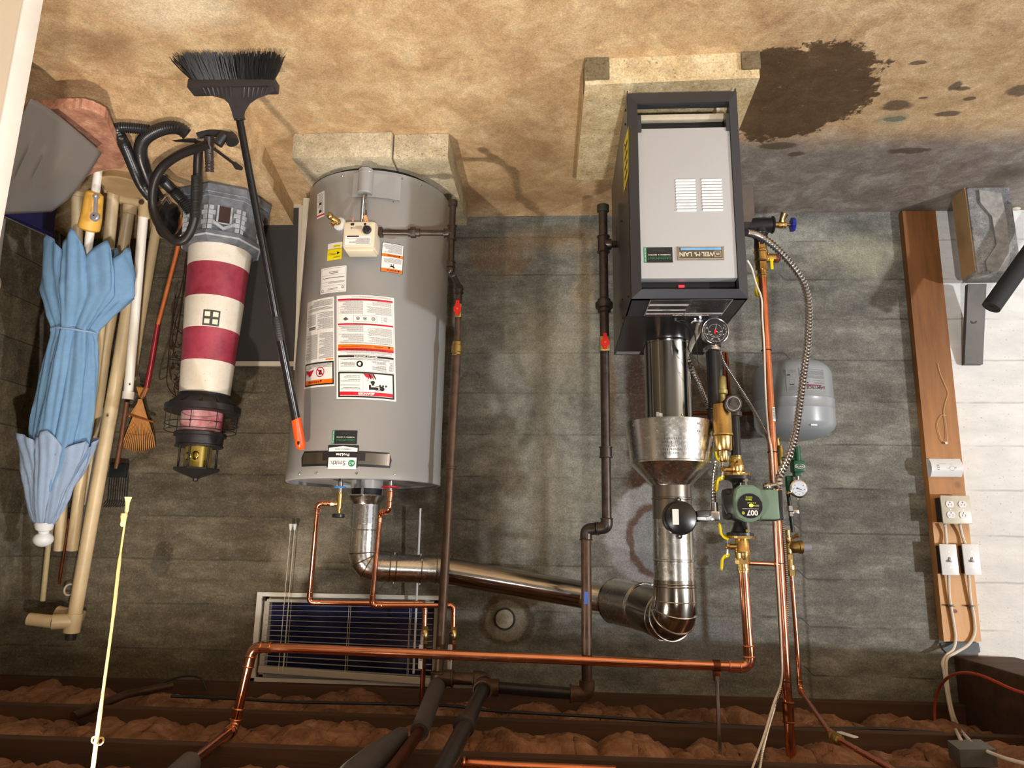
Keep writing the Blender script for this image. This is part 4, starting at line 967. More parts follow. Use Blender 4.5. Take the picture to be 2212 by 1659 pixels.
b = B().lathe((FX, FY, 0), (0, 0, 1), [(za, .138), (za, .1475), (za+.004, .1475), (zc-.012, .1315), (zc-.010, .1335), (zc-.004, .1335), (zc-.002, .131), (zd-.004, .067), (zd, .0655)], 64, cap=False)
hood = b.build('draft_hood', galv, bf)
b = B(); n = 64
def coneP(a, z, e=0):
    r = .1475+(.1315-.1475)*(z-za)/(zc-.012-za)+e; return V((FX+r*math.sin(a), FY-r*math.cos(a), z))
rr = random.Random(3)
for row in range(5):
    z = zc-.030-.0115*row; W_ = (.42, .40, .44, .42, .30)[row]; a = -W_
    while a < W_:
        w = rr.uniform(.018, .040)
        for (dx, dz, sw, sh) in ((0, 0, .010, .007), (w*.45, .0025, w*.4, .0018), (w*.3, -.0005, .008, .0062)):
            if rr.random() < .8: b.poly([coneP(a+dx, z+dz, .0010), coneP(a+dx+sw, z+dz, .0010), coneP(a+dx+sw, z+dz+sh, .0010), coneP(a+dx, z+dz+sh, .0010)])
        a += w+.014
em = b.build('embossed_print', mat('embossed_bright', sr(236, 236, 236), .12, 1, .02), hood, smooth=0)
b = B()
for a in (-.55, .45, .50, -.5, 1.1, -1.2):
    for z in (za+.018, za+.042)[:(2 if a < .5 else 1)]:
        p = coneP(a, z); b.lathe(p, (math.sin(a), -math.cos(a), 0), [(0, .0035), (.003, .003)], 8)
b.build('rivets', zinc, hood)
b = B().lathe((FX, FY, 0), (0, 0, 1), [(zd-.006, .0635), (1.300, .0635), (1.302, .066), (1.306, .066), (1.308, .0635), (1.375, .0635)], 48, cap=False); b.build('damper_pipe', mat('flue_matt', sr(150, 142, 132), .32, 1, .06, 8, rvar=.05), bf)
b = B().lathe((FX, FY, 0), (0, 0, 1), [(1.370, .0645), (1.495, .0645), (1.497, .067), (1.501, .067), (1.503, .0645), (ze-.03, .0645)], 48, cap=False); b.build('upper_pipe', galv, bf)
b = B().ring((FX, FY, ze-.03), (0, 0, 1), .0665, .0028, 40, 8); b.ring((FX, FY, ze-.038), (0, 0, 1), .066, .002, 40, 8); b.build('seam', galv_dark, bf)
c2, c3 = V((FX, FY, 1.684)), V((FX+.075, FY+.19, 1.66))
pe = fillet([V((FX, FY, ze-.05)), c2, c3], .085, 4)
rads = [.066+.012*i/(len(pe)-1) for i in range(len(pe))]
b = B().tube(pe, rads, 44, cap=False); eb = b.build('elbow', galv_dark, bf, smooth=22)
b = B()
for i in range(1, len(pe)-1): b.ring(pe[i], pe[i+1]-pe[i-1], rads[i]+.0006, .0022, 40, 6)
b.ring(c3, c3-c2, .0795, .003, 40, 6); b.ring(c3-(c3-c2).normalized()*.008, c3-c2, .0795, .002, 40, 6); b.build('seam', galv, eb)
k0, k1 = c3, W(1328, 1298, .30)
b = B().tube([k0, k1], .0795, 44, cap=False); b.build('large_pipe', galv, bf)
k2 = W(1308, 1294, .275)
b = B().tube([k1, k1+(k1-k0).normalized()*.004, k2], [.0800, .0805, .052], 44, cap=False); rd = b.build('reducer', galv_dark, bf)
b = B(); q = k1.lerp(k2, .4)+V((0, -.072, .0)); mpr = plane(q+V((.002, -.006, .012)), (.5, .35, -.2), (-.1, .4, 1)); rect(b, mpr, -.01, -.018, .01, .018); b.build('paper_tag', white_label, rd, smooth=0)
# damper motor
dm = thing('vent_damper', 'round black vent damper motor strapped to the boiler flue', 'damper', (-.41, -.70, 1.37))
dc = W(1467, 1119, .705); dn = V((-.12, -1, -.03)).normalized()
b = B().lathe(dc+dn*-.012, dn, [(0, .050), (.004, .0535), (.022, .0535), (.026, .050)], 40); hs = b.build('housing', black_pl, dm)
b = B().lathe(dc+dn*.014, dn, [(0, .0495), (.007, .0492), (.0085, .047)], 40); cv = b.build('cover', mat('gloss_black', (.006, .006, .007), .28, 0), dm)
b = B(); u = V((0, 0, 1)).cross(dn)*-1; u = dn.cross(V((0, 0, 1))).normalized()*-1 if False else V((0, 0, 1)).cross(dn).normalized()
vv = V((0, 0, 1))
mpd = plane(dc+dn*.0228, u, vv); mpd = (lambda F0: (lambda a, c, e=0: F0(a, c, 0)+dn*(.0008+e)))(mpd)
b = B(); rect(b, mpd, .008, -.026, .028, .022) ; lb_ = b.build('paper_label', white_label, cv, smooth=0)
b = B()
for k in range(4):
    x = .011+.0035*k; fine(b, lambda a, c, e=0: mpd(x+c, a, e), -.022, 0, .006, .0022, .0022, .0003, .6, 1, .003, False)
b.build('fine_print', ink, lb_, smooth=0)
for s in (1, -1):
    q = dc+V((0, 0, s*.0555)); b = B().lathe(q-dn*.006, dn, [(0, .009), (.006, .009)], 16); b.build('tab', black_pl, hs)
    b = B().lathe(q, dn, [(0, .005), (.003, .0045), (.005, .002)], 10); b.build('screw', zinc, hs)
a, c = W(1502, 1116, .69), W(1541, 1113, .67)
b = B().bar(a, c, .028, .034, bev=.003); b.build('bracket', black_pl, dm)
b = B().bar(a+V((-.002, -.018, .006)), a+V((-.028, -.018, .006)), .008, .008).cyl(a+V((-.028, -.018, .005)), c+V((.01, -.018, .004)), .002, n=6); b.build('wire_plug', white_pl, dm)
b = B().cyl(c+V((-.002, -.004, -.04)), c+V((-.002, -.004, .014)), .0125, n=10).box(c+V((-.016, -.018, -.012)), c+V((.012, .01, .018)), .003).lathe(c+V((.012, -.014, 0)), (.4, -1, 0), [(0, .006), (.008, .005)], 10); b.build('conduit_elbow', chrome, dm)
d0 = c+V((-.002, -.004, -.035))
b = B().corr(bez([d0, W(1541, 1060, .67), W(1544, 1020, .665), W(1550, 985, .655), W(1552, 950, .64), W(1545, 905, .60), W(1528, 872, .60), W(1512, 835, .62), W(1494, 795, .66), W(1483, 770, .66)], 6), .0078, .0105, .2)
tag(b.build('armoured_cable', zinc), 'spiral metal cable dropping from the vent damper behind the brass air separator', 'cable')
# ------------------------------------------------------------------ boiler gas line
GBX, GBY = -.162, -.65
g = thing('gas_pipe', 'black iron gas pipe beside the boiler, red valve midway, offset near its top', 'gas pipe', (GBX, GBY, .27))
zc_ = lambda py: W(1304, py, .65).z
b = B().tube([(GBX, GBY, zc_(455)), (GBX, GBY, zc_(735))], .0155, 18); b.build('lower_pipe', steel_black, g)
b = B().tube([(GBX, GBY, zc_(755)), (GBX, GBY, zc_(1125))], .0155, 18); b.build('middle_pipe', steel_black, g)
def one(parent, name, m, fn, **k):
    b = B(); fn(b); return b.build(name, m, parent, **k)
one(g, 'end_cap', mat('cap_green_black', sr(58, 60, 50), .5, .4), lambda b: b.lathe((GBX, GBY, zc_(443)), (0, 0, 1), [(0, .014), (.003, .0215), (.024, .0215), (.027, .018)], 20))
one(g, 'tee', steel_black, lambda b: gas_fit(b, (GBX, GBY, zc_(528)), (0, 0, 1), .0165, .062) or b.cyl((GBX, GBY, zc_(528)), (GBX-.028, GBY, zc_(528)), .0195, n=18))
b = B(); z = zc_(528); b.cyl((GBX-.026, GBY, z), (X1+.001, GBY, z), .0125, n=16); b.build('branch_pipe', steel_black, g)
b = B(); z = zc_(661); b.lathe((GBX, GBY, z-.028), (0, 0, 1), [(0, .017), (.004, .022), (.014, .022), (.016, .030), (.036, .030), (.038, .022), (.050, .022), (.054, .017)], 10); b.build('union', steel_black, g)
red_valve(g, V((GBX, GBY, zc_(744))), .017)
one(g, 'coupling', steel_black, lambda b: gas_fit(b, (GBX, GBY, zc_(977)), (0, 0, 1), .0165, .038))
e0 = V((GBX, GBY, zc_(1140))); e1 = V((W(1266, 1155, .63).x, -.63, e0.z+.006))
b = B(); elbow(b, e0-V((0, 0, 1)), e0, e1, .0195, .030); b.build('elbow', steel_black, g)
b = B(); b.cyl(e0, e1, .0155, n=16); b.build('offset_nipple', steel_black, g)
b = B(); elbow(b, e0, e1, e1+V((0, 0, 1)), .0195, .034); b.build('elbow', steel_black, g)
b = B().tube([e1+V((0, 0, .02)), V((e1.x, e1.y, 1.905))], .0165, 18); up_ = b.build('upper_pipe', steel_brown, g)
b = B(); mpp = cylmap((e1.x, e1.y), .0165, .1, W(1264, 1290, .63).z); rect(b, mpp, -.006, -.018, .006, .02, .0003, 2); b.build('blue_sticker', mat('blue_white_sticker', sr(60, 100, 190)), up_, smooth=0)
# ------------------------------------------------------------------ supply side: gauge, air separator, valves, pump
sg = thing('pressure_gauge', 'black round pressure and temperature gauge above the boiler', 'gauge', W(1543, 716, .95))
gc = W(1544, 716, .95); gn = V((-.05, -1, .03)).normalized()
b = B().lathe(gc+gn*-.03, gn, [(0, .034), (.026, .038), (.034, .0395), (.036, .0375)], 44); ca = b.build('case', black_pl, sg)
b = B().ring(gc+gn*.006, gn, .0382, .0018, 48, 8); b.build('bezel', chrome, sg)
gu = V((0, 0, 1)).cross(gn).normalized()*1; gv_ = gn.cross(gu)*1
gu = V((1, 0, 0)); gu = (gu-gn*gu.dot(gn)).normalized(); gv_ = V((0, 0, 1)); gv_ = (gv_-gn*gv_.dot(gn)).normalized()
mg = lambda a, c, e=0: gc+gu*a+gv_*c+gn*(.0065+e)
b = B(); disc(b, mg, 0, 0, .0365); fc = b.build('dial', ink, ca, smooth=0)
b = B()
for k in range(41):
    a = R(-35+k*6.25); r0, r1 = (.031, .034) if k % 4 else (.029, .034)
    u, v = math.cos(a), math.sin(a); b.poly([mg(r0*u-.0003*v, r0*v+.0003*u, .0004), mg(r1*u-.0003*v, r1*v+.0003*u, .0004), mg(r1*u+.0003*v, r1*v-.0003*u, .0004), mg(r0*u+.0003*v, r0*v-.0003*u, .0004)])
for k, s in enumerate(('75', '60', '45', '30', '15', '0')):
    a = R(-20+k*44); txt(b, s, lambda u, v: mg(u, v, .0004), .0036, .026*math.cos(a), .026*math.sin(a), 'CENTER', .02)
for k, s in enumerate(('260', '220', '180', '140', '100', '60')):
    a = R(10+k*33); txt(b, s, lambda u, v: mg(u, v, .0004), .0026, .0165*math.cos(a), .0165*math.sin(a), 'CENTER', .02)
annu(b, mg, 0, 0, .0203, .0207, .0004); b.build('dial_marks', white_label, fc, smooth=0)
def needle(b, ang, L, w=.0009, e=.001):
    u, v = math.cos(ang), math.sin(ang); b.poly([mg(-w*v-.004*u, w*u-.004*v, e), mg(L*u, L*v, e), mg(w*v-.004*u, -w*u-.004*v, e)])
b = B(); p0 = (.0, -.002); needle(b, R(-100), .026); needle(b, R(155), .017, .0009); b.build('needle', white_label, fc, smooth=0)
b = B(); disc(b, mg, 0, 0, .0042, .0014); disc(b, mg, .002, .006, .0030, .0014); needle(b, R(88), .018, .0006); b.build('red_hub', red_pl, fc, smooth=0)
sp_ = thing('supply_pipe', 'thick black iron pipe rising from the boiler behind the gauge', 'pipe', W(1538, 740, .70))
A1, A2 = W(1537, 742, .70), W(1542, 885, .70)
one(sp_, 'tee', steel_black, lambda b: b.cyl(V((A1.x, A1.y, Z1-.0)), V((A1.x, A1.y, A1.z+.012)), .030, n=20) or b.cyl(V((A1.x, A1.y, A1.z-.02)), gc+gn*-.03, .014, n=14))
one(sp_, 'bushing', zinc, lambda b: b.lathe((A1.x, A1.y, A1.z), (0, 0, 1), [(0, .024), (.002, .030), (.010, .030), (.012, .025), (.016, .025), (.018, .029), (.026, .029), (.030, .021)], 20))
b = B().tube([V((A1.x, A1.y, A1.z+.02)), V((A1.x, A1.y, A2.z+.01))], .0195, 20); b.build('riser', black_pipe, sp_)
one(sp_, 'elbow', steel_black, lambda b: elbow(b, V((A1.x, A1.y, A2.z-.1)), V((A1.x, A1.y, A2.z+.03)), V((A1.x-.05, A1.y-.0, A2.z+.09)), .024, .032))
as_ = thing('air_separator', 'tall brass air separator with an olive vent capsule below it', 'air separator', W(1557, 900, .70))
S0, S1 = W(1558, 874, .715), W(1562, 975, .715); SX, SY = S0.x, S0.y
b = B().lathe((SX, SY, 0), (0, 0, 1), [(S0.z-.006, .014), (S0.z, .027), (S0.z+.02, .031), (W(1560, 935, .715).z, .031), (W(1560, 937, .715).z, .033), (W(1560, 941, .715).z, .033), (W(1560, 943, .715).z, .029), (S1.z-.004, .0275), (S1.z, .024)], 36); b.build('body', brass, as_)
b = B().lathe((SX, SY, 0), (0, 0, 1), [(S1.z-.004, .015), (S1.z+.028, .015), (S1.z+.034, .010)], 24); b.build('neck', brass, as_)
v0 = W(1553, 766, .69); vx2 = SX+.003
b = B().lathe((W(1553, 780, .70).x, -.69, 0), (0, 0, 1), [(W(1553, 766, .7).z, .0135), (W(1553, 795, .7).z, .0135), (W(1553, 797, .7).z, .0145), (W(1553, 802, .7).z, .0145), (W(1553, 812, .7).z, .0125)], 20); o = b.build('black_vent_stem', black_pl, as_)
b = B().lathe((W(1558, 830, .70).x, -.70, 0), (0, 0, 1), [(W(1558, 813, .7).z, .013), (W(1558, 816, .7).z, .0165), (W(1558, 842, .7).z, .0165), (W(1558, 843, .7).z, .0195), (W(1558, 851, .7).z, .0195), (W(1558, 853, .7).z, .011), (W(1558, 862, .7).z, .011), (W(1558, 876, .7).z, .014)], 24); o = b.build('vent_capsule', mat('olive_brass', sr(172, 160, 108), .38, .85), as_)
# side tee with square plug and black pipe down-line
st = thing('side_tee', 'black iron tee with a square-plugged cap beside the brass air separator', 'pipe fitting', W(1583, 872, .74))
tc = W(1583, 872, .755); tn = V((-.10, -1, .12)).normalized()
b = B().lathe(tc-tn*.03, tn, [(0, .022), (.024, .022), (.026, .0285), (.034, .0285), (.036, .0265)], 32); cp_ = b.build('cap', steel_black, st)
u = V((1, 0, 0)); u = (u-tn*u.dot(tn)).normalized(); v = tn.cross(u)*-1; mcap = lambda a, c, e=0: tc+u*a+v*c+tn*(.0062+e)
b = B(); ca_, sa_ = math.cos(R(25)), math.sin(R(25)); sq = [(-.012, -.009), (.012, -.009), (.012, .009), (-.012, .009)]; sq = [(x*ca_-y*sa_, x*sa_+y*ca_) for x, y in sq]
b.prism([mcap(*q) for q in sq], tn*.002); b.build('square_plug', steel_black, cp_, smooth=0); b = B(); annu(b, mcap, 0, 0, .0205, .0225, .0004); b.build('cap_rim', zinc, cp_, smooth=0)
b = B(); b.tube([tc-tn*.02, V((SX-.006, SY, tc.z+.012))], [.0225, .024], 20); b.ring(V((SX-.022, SY-.006, tc.z+.008)), V((1, .4, .2)), .024, .0025, 24, 6); b.build('branch', steel_black, st)
DX, DY = W(1588, 940, .70).x, -.70
b = B().lathe((DX, DY, 0), (0, 0, 1), [(tc.z-.004, .021), (W(1588, 890, .7).z, .021), (W(1588, 891, .7).z, .024), (W(1588, 899, .7).z, .024), (W(1588, 900, .7).z, .0175)], 22); b.build('outlet', steel_black, st)
b = B().cyl((DX, DY, W(1588, 899, .7).z), (DX, DY, W(1588, 984, .7).z), .0158, n=20); b.build('pipe', black_pipe, st)
# isolation flange + pump
PXc, PYc = W(1596, 1100, .66).x, -.66
def zat(py): return W(1598, py, .68).z
def flange_valve(name, label, x, y, zf, sgn, zend, parent_loc, hx, copper_end=True):
    t = thing(name, label, 'valve', parent_loc)
    b = B().lathe((x, y, zf), (0, 0, sgn), [(0, .046), (.007, .046), (.009, .030)], 6); b.lathe((x, y, zf), (0, 0, sgn), [(0, .040), (.0075, .041), (.0085, .030)], 28); b.build('flange', brass, t, smooth=30)
    L = abs(zend-zf)
    b = B().lathe((x, y, zf+sgn*.006), (0, 0, sgn), [(0, .020), (L*.08, .021), (L*.16, .0235), (L*.34, .0245), (L*.36, .026), (L*.40, .026), (L*.42, .0235), (L*.60, .021), (L*.66, .018)], 28)
    v = b.build('valve_body', brass, t)
    b = B(); hexn(b, V((x, y, zf+sgn*L*.62)), V((x, y, zf+sgn*L*.78)), .0235); b.lathe((x, y, zf+sgn*L*.78), (0, 0, sgn), [(0, .018), (L*.10, .018), (L*.11, .0195), (L*.16, .0195), (L*.17, .0175), (L*.24, .0175)], 20); b.build('hex_end', brass, t, smooth=30)
    zs = zf+sgn*L*.30
    b = B().cyl((x, y-.004, zs), (x+.040, y-.006, zs), .009, n=14).lathe((x+.036, y-.006, zs), (1, 0, 0), [(0, .007), (.008, .011), (.014, .011), (.018, .007)], 8); st_ = b.build('stem', brass, v)
    xh = x+.052
    b = B(); b.bar((x+.047, y-.006, zs-.022), (x+.047, y-.006, zs+.022), .010, .003, (1, 0, 0)); b.tube(bez([(x+.047, y-.008, zs+sgn*.0), (x+.051, y-.012, zs+.018), (x+.054, y-.012, zs+.030)], 4), .004, 8); b.build('handle_plate', zinc, v)
    for s in (1, -1):
        b = B(); P = fillet([(x+.044, y-.007, zs+s*.026), (xh+.014, y-.012, zs+s*.034), (xh+.018, y-.014, zs+s*.066)], .010, 4)
        for p, q in zip(P, P[1:]): b.bar(p, V(q)+(V(q)-V(p)).normalized()*.001, .016, .006, (1, 0, 0))
        b.ball(P[-1], .0075, 10, (.5, 1, 1)); b.build('yellow_wing', yellow_pl, v)
    return t
zU, zL = zat(1027), zat(1158)
t = flange_valve('isolation_valve', 'brass flanged valve with yellow wing handle, below the pump and beside the draft hood', PXc, PYc, zU, -1, zat(981), (PXc, PYc, zat(981)), 0)
RX = -.590
t2 = flange_valve('isolation_valve', 'brass flanged valve with yellow wing handle on the long copper riser above the pump', PXc-.004, PYc, zL, 1, zat(1236), (PXc, PYc, zL), 0)
pu = thing('circulator_pump', 'green and black circulator pump marked 007e with a lit green display', 'pump', (PXc, PYc, zat(1030)))
b = B()
b.lathe((PXc, PYc, zU+.001), (0, 0, 1), [(0, .043), (.010, .043), (.014, .028), (.022, .018), (zat(1052)-zU, .016)], 24); b.build('inlet_flange', black_pl, pu)
b = B().lathe((PXc, PYc, zL-.001), (0, 0, -1), [(0, .042), (.009, .042), (.012, .028), (.03, .020), (zL-zat(1128), .018)], 24); b.build('outlet_flange', black_pl, pu)
for zz, s in ((zU, 1), (zL, -1)):
    b = B(); x = PXc-.018
    b.cyl((x, PYc-.034, zz-s*.004), (x, PYc-.034, zz+s*.042), .0042, n=10).lathe((x, PYc-.034, zz+s*.012), (0, 0, s), [(0, .0085), (.008, .0085)], 6); b.build('flange_bolt', chrome, pu, smooth=20)
ZP = zat(1090)
b = B().lathe((PXc, PYc+.02, ZP), (0, -1, 0), [(0, .05), (.03, .056), (.058, .056), (.062, .050)], 32); b.box((PXc-.036, PYc-.038, ZP-.050), (PXc+.052, PYc+.02, ZP+.048), .014); vol = b.build('volute', black_pl, pu)
b = B()
for q in ((.040, .036), (.040, -.038)):
    b.lathe((PXc+q[0], PYc-.036, ZP+q[1]), (0, -1, 0), [(0, .009), (.006, .009), (.010, .006)], 10)
b.build('volute_bolt', black_pl, vol)
m_green = mat('pump_green', sr(112, 138, 118), .5, 0, .08, 20)
oc = [(-.046, -.020), (-.040, -.046), (-.020, -.058), (.020, -.058), (.034, -.046), (.040, -.020), (.040, .026), (.032, .044), (.010, .054), (-.016, .054), (-.036, .044), (-.046, .020)]
b = B(); cx = PXc-.012; b.prism([(cx+x, PYc-.030, ZP+z) for x, z in oc], (0, -.032, 0)); b.prism([(cx+x*.93, PYc-.062, ZP+z*.93) for x, z in oc], (0, -.006, 0)); b.build('motor_housing', m_green, pu, smooth=30)
b = B().box((cx-.098, PYc-.058, ZP-.046), (cx-.040, PYc-.012, ZP+.046), .006); b.build('control_box', m_green, pu)
b = B().box((cx-.112, PYc-.055, ZP-.044), (cx-.096, PYc-.006, ZP+.048), .003).box((cx-.10, PYc-.018, ZP-.044), (cx-.042, PYc+.0, ZP+.050), .003); b.build('box_back', black_pl, pu)
mpu = plane((cx-.005, PYc-.0682, ZP+.006), (1, 0, 0), (0, 0, 1))
b = B(); disc(b, mpu, 0, 0, .0385, 0, 12); b.prism([mpu(.0385*math.cos(PI*k/6+PI/12), .0385*math.sin(PI*k/6+PI/12)) for k in range(12)], (0, -.003, 0)); fcx = b.build('display_face', mat('display_black', sr(26, 20, 30), .3), pu, smooth=0)
f2 = lambda u, v, e=0: mpu(u, v, .0032+e)
b = B(); txt(b, '007', lambda u, v: f2(u, v), .0155, -.006, .0205, 'CENTER', .035, 1.0); rect(b, f2, -.026, .0085, .024, .0095); b.build('white_print', white_label, fcx, smooth=0)
b = B(); txt(b, 'e', lambda u, v: f2(u, v), .0125, .0215, .0235, 'CENTER', .03); txt(b, 'taco', lambda u, v: f2(u, v), .0065, .004, -.0185, 'CENTER', .03, 1.2); fine(b, f2, -.018, -.014, .008, -.006, .004, 0, .5, 1, .006, False); fine(b, f2, -.008, -.028, .012, -.022, .003, 0, .5, 1, .005, False); b.build('green_print', mat('lime_ink', sr(190, 214, 40), .4), fcx, smooth=0)
b = B(); txt(b, 'ODW', lambda u, v: f2(u, v), .0050, -.018, -.001, 'CENTER', .02); b.build('yellow_print', mat('pale_lime', sr(206, 220, 120), .4), fcx, smooth=0)
b = B(); disc(b, f2, -.003, -.001, .0062, .0006, 20, .75); b.build('status_light', emat('yellow_led', (.85, 1, .04), 3.2), fcx, smooth=0)
cq = V((cx-.072, PYc-.03, ZP-.05)); 
b = B().cyl(cq+V((0, 0, .006)), cq+V((0, 0, -.006)), .012, n=12).ball(cq+V((0, 0, -.006)), .015).cyl(cq+V((0, 0, -.006)), cq+V((-.030, 0, -.012)), .010, n=10); b.build('conduit_fitting', chrome, pu)
# copper: pump riser + long run
lp_ = [V((PXc-.004, PYc, zat(1228))), V((-.590, -.66, 1.81)), V((.985, -.615, 1.797)), V((1.018, -.625, 2.05)), V((.93, -1.12, 2.005)), V((.88, -1.5, 2.0))]
lp_[3] = V((1.022, -.62, 2.045))
lr = copper_line('copper_heating_pipe', 'long bright copper pipe from the pump across the wall and up into the joists', lp_[:4]+[V((.925, -1.10, 2.012))], .0152, .030, joints=[])
b = B(); p = W(1545, 1437, .64); q = V((p.x, -.655, 1.809)); b.lathe(q-V((.011, 0, 0)), (1, 0, 0), [(0, .0175), (.022, .0175)], 20); b.box(q+V((-.011, -.006, .012)), q+V((.011, .006, .034)), .002); b.build('pipe_clamp', copper_old, lr)
b = B(); b.cyl(q+V((0, 0, .030)), (q.x, q.y, 2.2), .0062, n=8); hr = b.build('hanger_rod', zinc, lr); lab(hr, 'grey threaded hanger rod'); b = B(); hexn(b, q+V((0, 0, .030)), q+V((0, 0, .044)), .0115); b.build('rod_nut', zinc, hr, smooth=0)
fo = B().tube([V((.93, -1.085, 2.012)), V((.84, -1.5, 2.0)), V((.78, -1.78, 1.99))], [.029, .031, .031], 18)
tag(fo.build('foam_sleeve', mat('grey_foam', sr(92, 88, 88), .8, 0, .1, 20)), 'dark grey foam sleeve round the copper pipe under the joists, door side', 'pipe insulation')
b = B(); b.cyl((RX, -.655, zat(1216)), (-.712, -.625, zat(1216)+.004), .0072, n=12); o = tag(b.build('crossover_pipe', copper), 'thin copper crossover between the pump riser and the thick return pipe', 'pipe')
# ------------------------------------------------------------------ return side
rt_ = thing('return_pipe', 'thick copper return pipe with a brass purge valve, rising from low on the boiler', 'pipe', (-.71, -.62, .33))
RTX, RTY = -.712, -.62
z_ = lambda py: W(1660, py, .62).z
b = B(); b.tube([(X0+.002, RTY, z_(494)), (RTX, RTY, z_(488)), (RTX-.045, RTY, z_(486))], [.026, .030, .026], 20); b.ring((RTX-.046, RTY, z_(486)), (1, 0, 0), .027, .004, 24, 6); b.tube([(RTX, RTY, z_(488)), (RTX, RTY, z_(512))], [.028, .025], 20); b.ring((RTX, RTY, z_(506)), (0, 0, 1), .025, .004, 24, 6); b.build('tee', black_pipe, rt_)
b = B().cyl((RTX, RTY, z_(508)), (RTX, RTY, z_(532)), .0205, n=18); b.build('nipple', black_pipe, rt_)
dv0 = V((RTX-.046, RTY, z_(486)))
b = B().cyl(dv0, dv0+V((-.028, 0, 0)), .011, n=14).cyl(dv0+V((-.020, 0, 0)), dv0+V((-.046, 0, .0)), .013, n=8).ball(dv0+V((-.032, 0, 0)), .0135).tube([dv0+V((-.030, 0, 0)), dv0+V((-.034, -.008, -.022)), dv0+V((-.040, -.014, -.036))], [.009, .010, .0145], 16).cyl(dv0+V((-.044, 0, 0)), dv0+V((-.064, 0, 0)), .006, n=10); dvo = b.build('drain_valve', brass, rt_)
hw = dv0+V((-.064, 0, 0)); b = B(); prof = []
for k in range(40):
    a = 2*PI*k/40; r = .0235*(1+.07*math.cos(a*7)); prof.append(V((0, r*math.cos(a), r*math.sin(a))))
b.prism([hw+p for p in prof], (-.011, 0, 0)); b.lathe(hw+V((.004, 0, 0)), (-1, 0, 0), [(0, .007), (.02, .007)], 12); b.build('blue_wheel', blue_pl, dvo, smooth=30)
b = B(); hexn(b, V((RTX, RTY, z_(527))), V((RTX, RTY, z_(540))), .022); b.lathe((RTX, RTY, z_(540)), (0, 0, 1), [(0, .022), (.004, .0245), (.010, .0245), (.012, .0225), (.034, .0225), (.036, .025), (.042, .025), (.046, .0215)], 24); hexn(b, V((RTX, RTY, z_(568))), V((RTX, RTY, z_(584))), .0215); b.lathe((RTX, RTY, z_(584)), (0, 0, 1), [(0, .0165), (.012, .0165), (.014, .018), (.020, .018), (.022, .0155), (.030, .0155)], 20); vb = b.build('purge_valve', brass, rt_, smooth=30)
b = B().cyl((RTX, RTY, z_(556)), (RTX-.048, RTY, z_(558)), .0155, n=16).ring((RTX-.022, RTY, z_(557)), (1, 0, 0), .0155, .0022, 20, 6); b.build('side_outlet', brass, vb)
b = B().cyl((RTX-.048, RTY, z_(558)), (RTX-.058, RTY, z_(558)), .0165, n=20).cyl((RTX-.058, RTY, z_(558)), (RTX-.064, RTY, z_(558)), .011, n=12); b.build('outlet_cap', mat('dark_red_cap', sr(120, 54, 40), .4), vb)
b = B().box((RTX-.024, RTY-.02, z_(565)), (RTX-.034, RTY-.014, z_(586)), .002).box((RTX-.022, RTY-.021, z_(564)), (RTX-.036, RTY-.016, z_(568)), .001); b.build('yellow_lever', yellow_pl, vb)
a_, c_ = W(1640, 592, .585), W(1637, 636, .585)
b = B().bar(a_, c_, .021, .006, (.1, -1, 0), .0028); b.ball(c_, .0105, 14, (1, .32, 1)); b.build('yellow_lever', yellow_pl, vb)
b = B().cyl((RTX+.01, RTY+.02, z_(575)), (a_.x, a_.y, a_.z), .004, n=8); b.build('lever_arm', zinc, vb)
b = B().tube([(RTX, RTY, z_(592)), (RTX+.003, RTY, 1.2), (RTX+.004, RTY, 2.2)], .0143, 20); tb = b.build('tube', mat('copper_aged_bright', sr(226, 144, 108), .24, 1, .12, 14, rvar=.08), rt_)
b = B(); zz = W(1702, 1538, .62).z
b.tube([(RTX+.004, RTY, zz-.028), (RTX+.004, RTY, zz+.028)], .0165, 18)
for s in (-.028, .028): b.ring((RTX+.004, RTY, zz+s), (0, 0, 1), .0165, .003, 22, 6)
b.build('coupling', copper_old, rt_)
b = B(); mpl = cylmap((RTX+.001, RTY), .0143, -.5, W(1668, 896, .62).z); rect(b, mpl, -.006, -.024, .006, .024, .0002, 3); ll = b.build('barcode_sticker', white_label, tb, smooth=0)
b = B(); rr = random.Random(2); z = -.02
while z < .018:
    h = rr.choice((.0006, .001, .0016)); rect(b, mpl, -.0045, z, .004, z+h, .0005, 2); z += h+rr.choice((.0006, .001, .0014))
b.build('black_print', ink, ll, smooth=0)
b = B()
ties = B()
for py in (757, 977, 1217, 1470):
    z = W(1675, py, .62).z; b = B(); b.ring((RTX+.002, RTY, z), (0, 0, 1), .0165, .0016, 24, 6); b.build('zip_tie', black_pl, rt_)
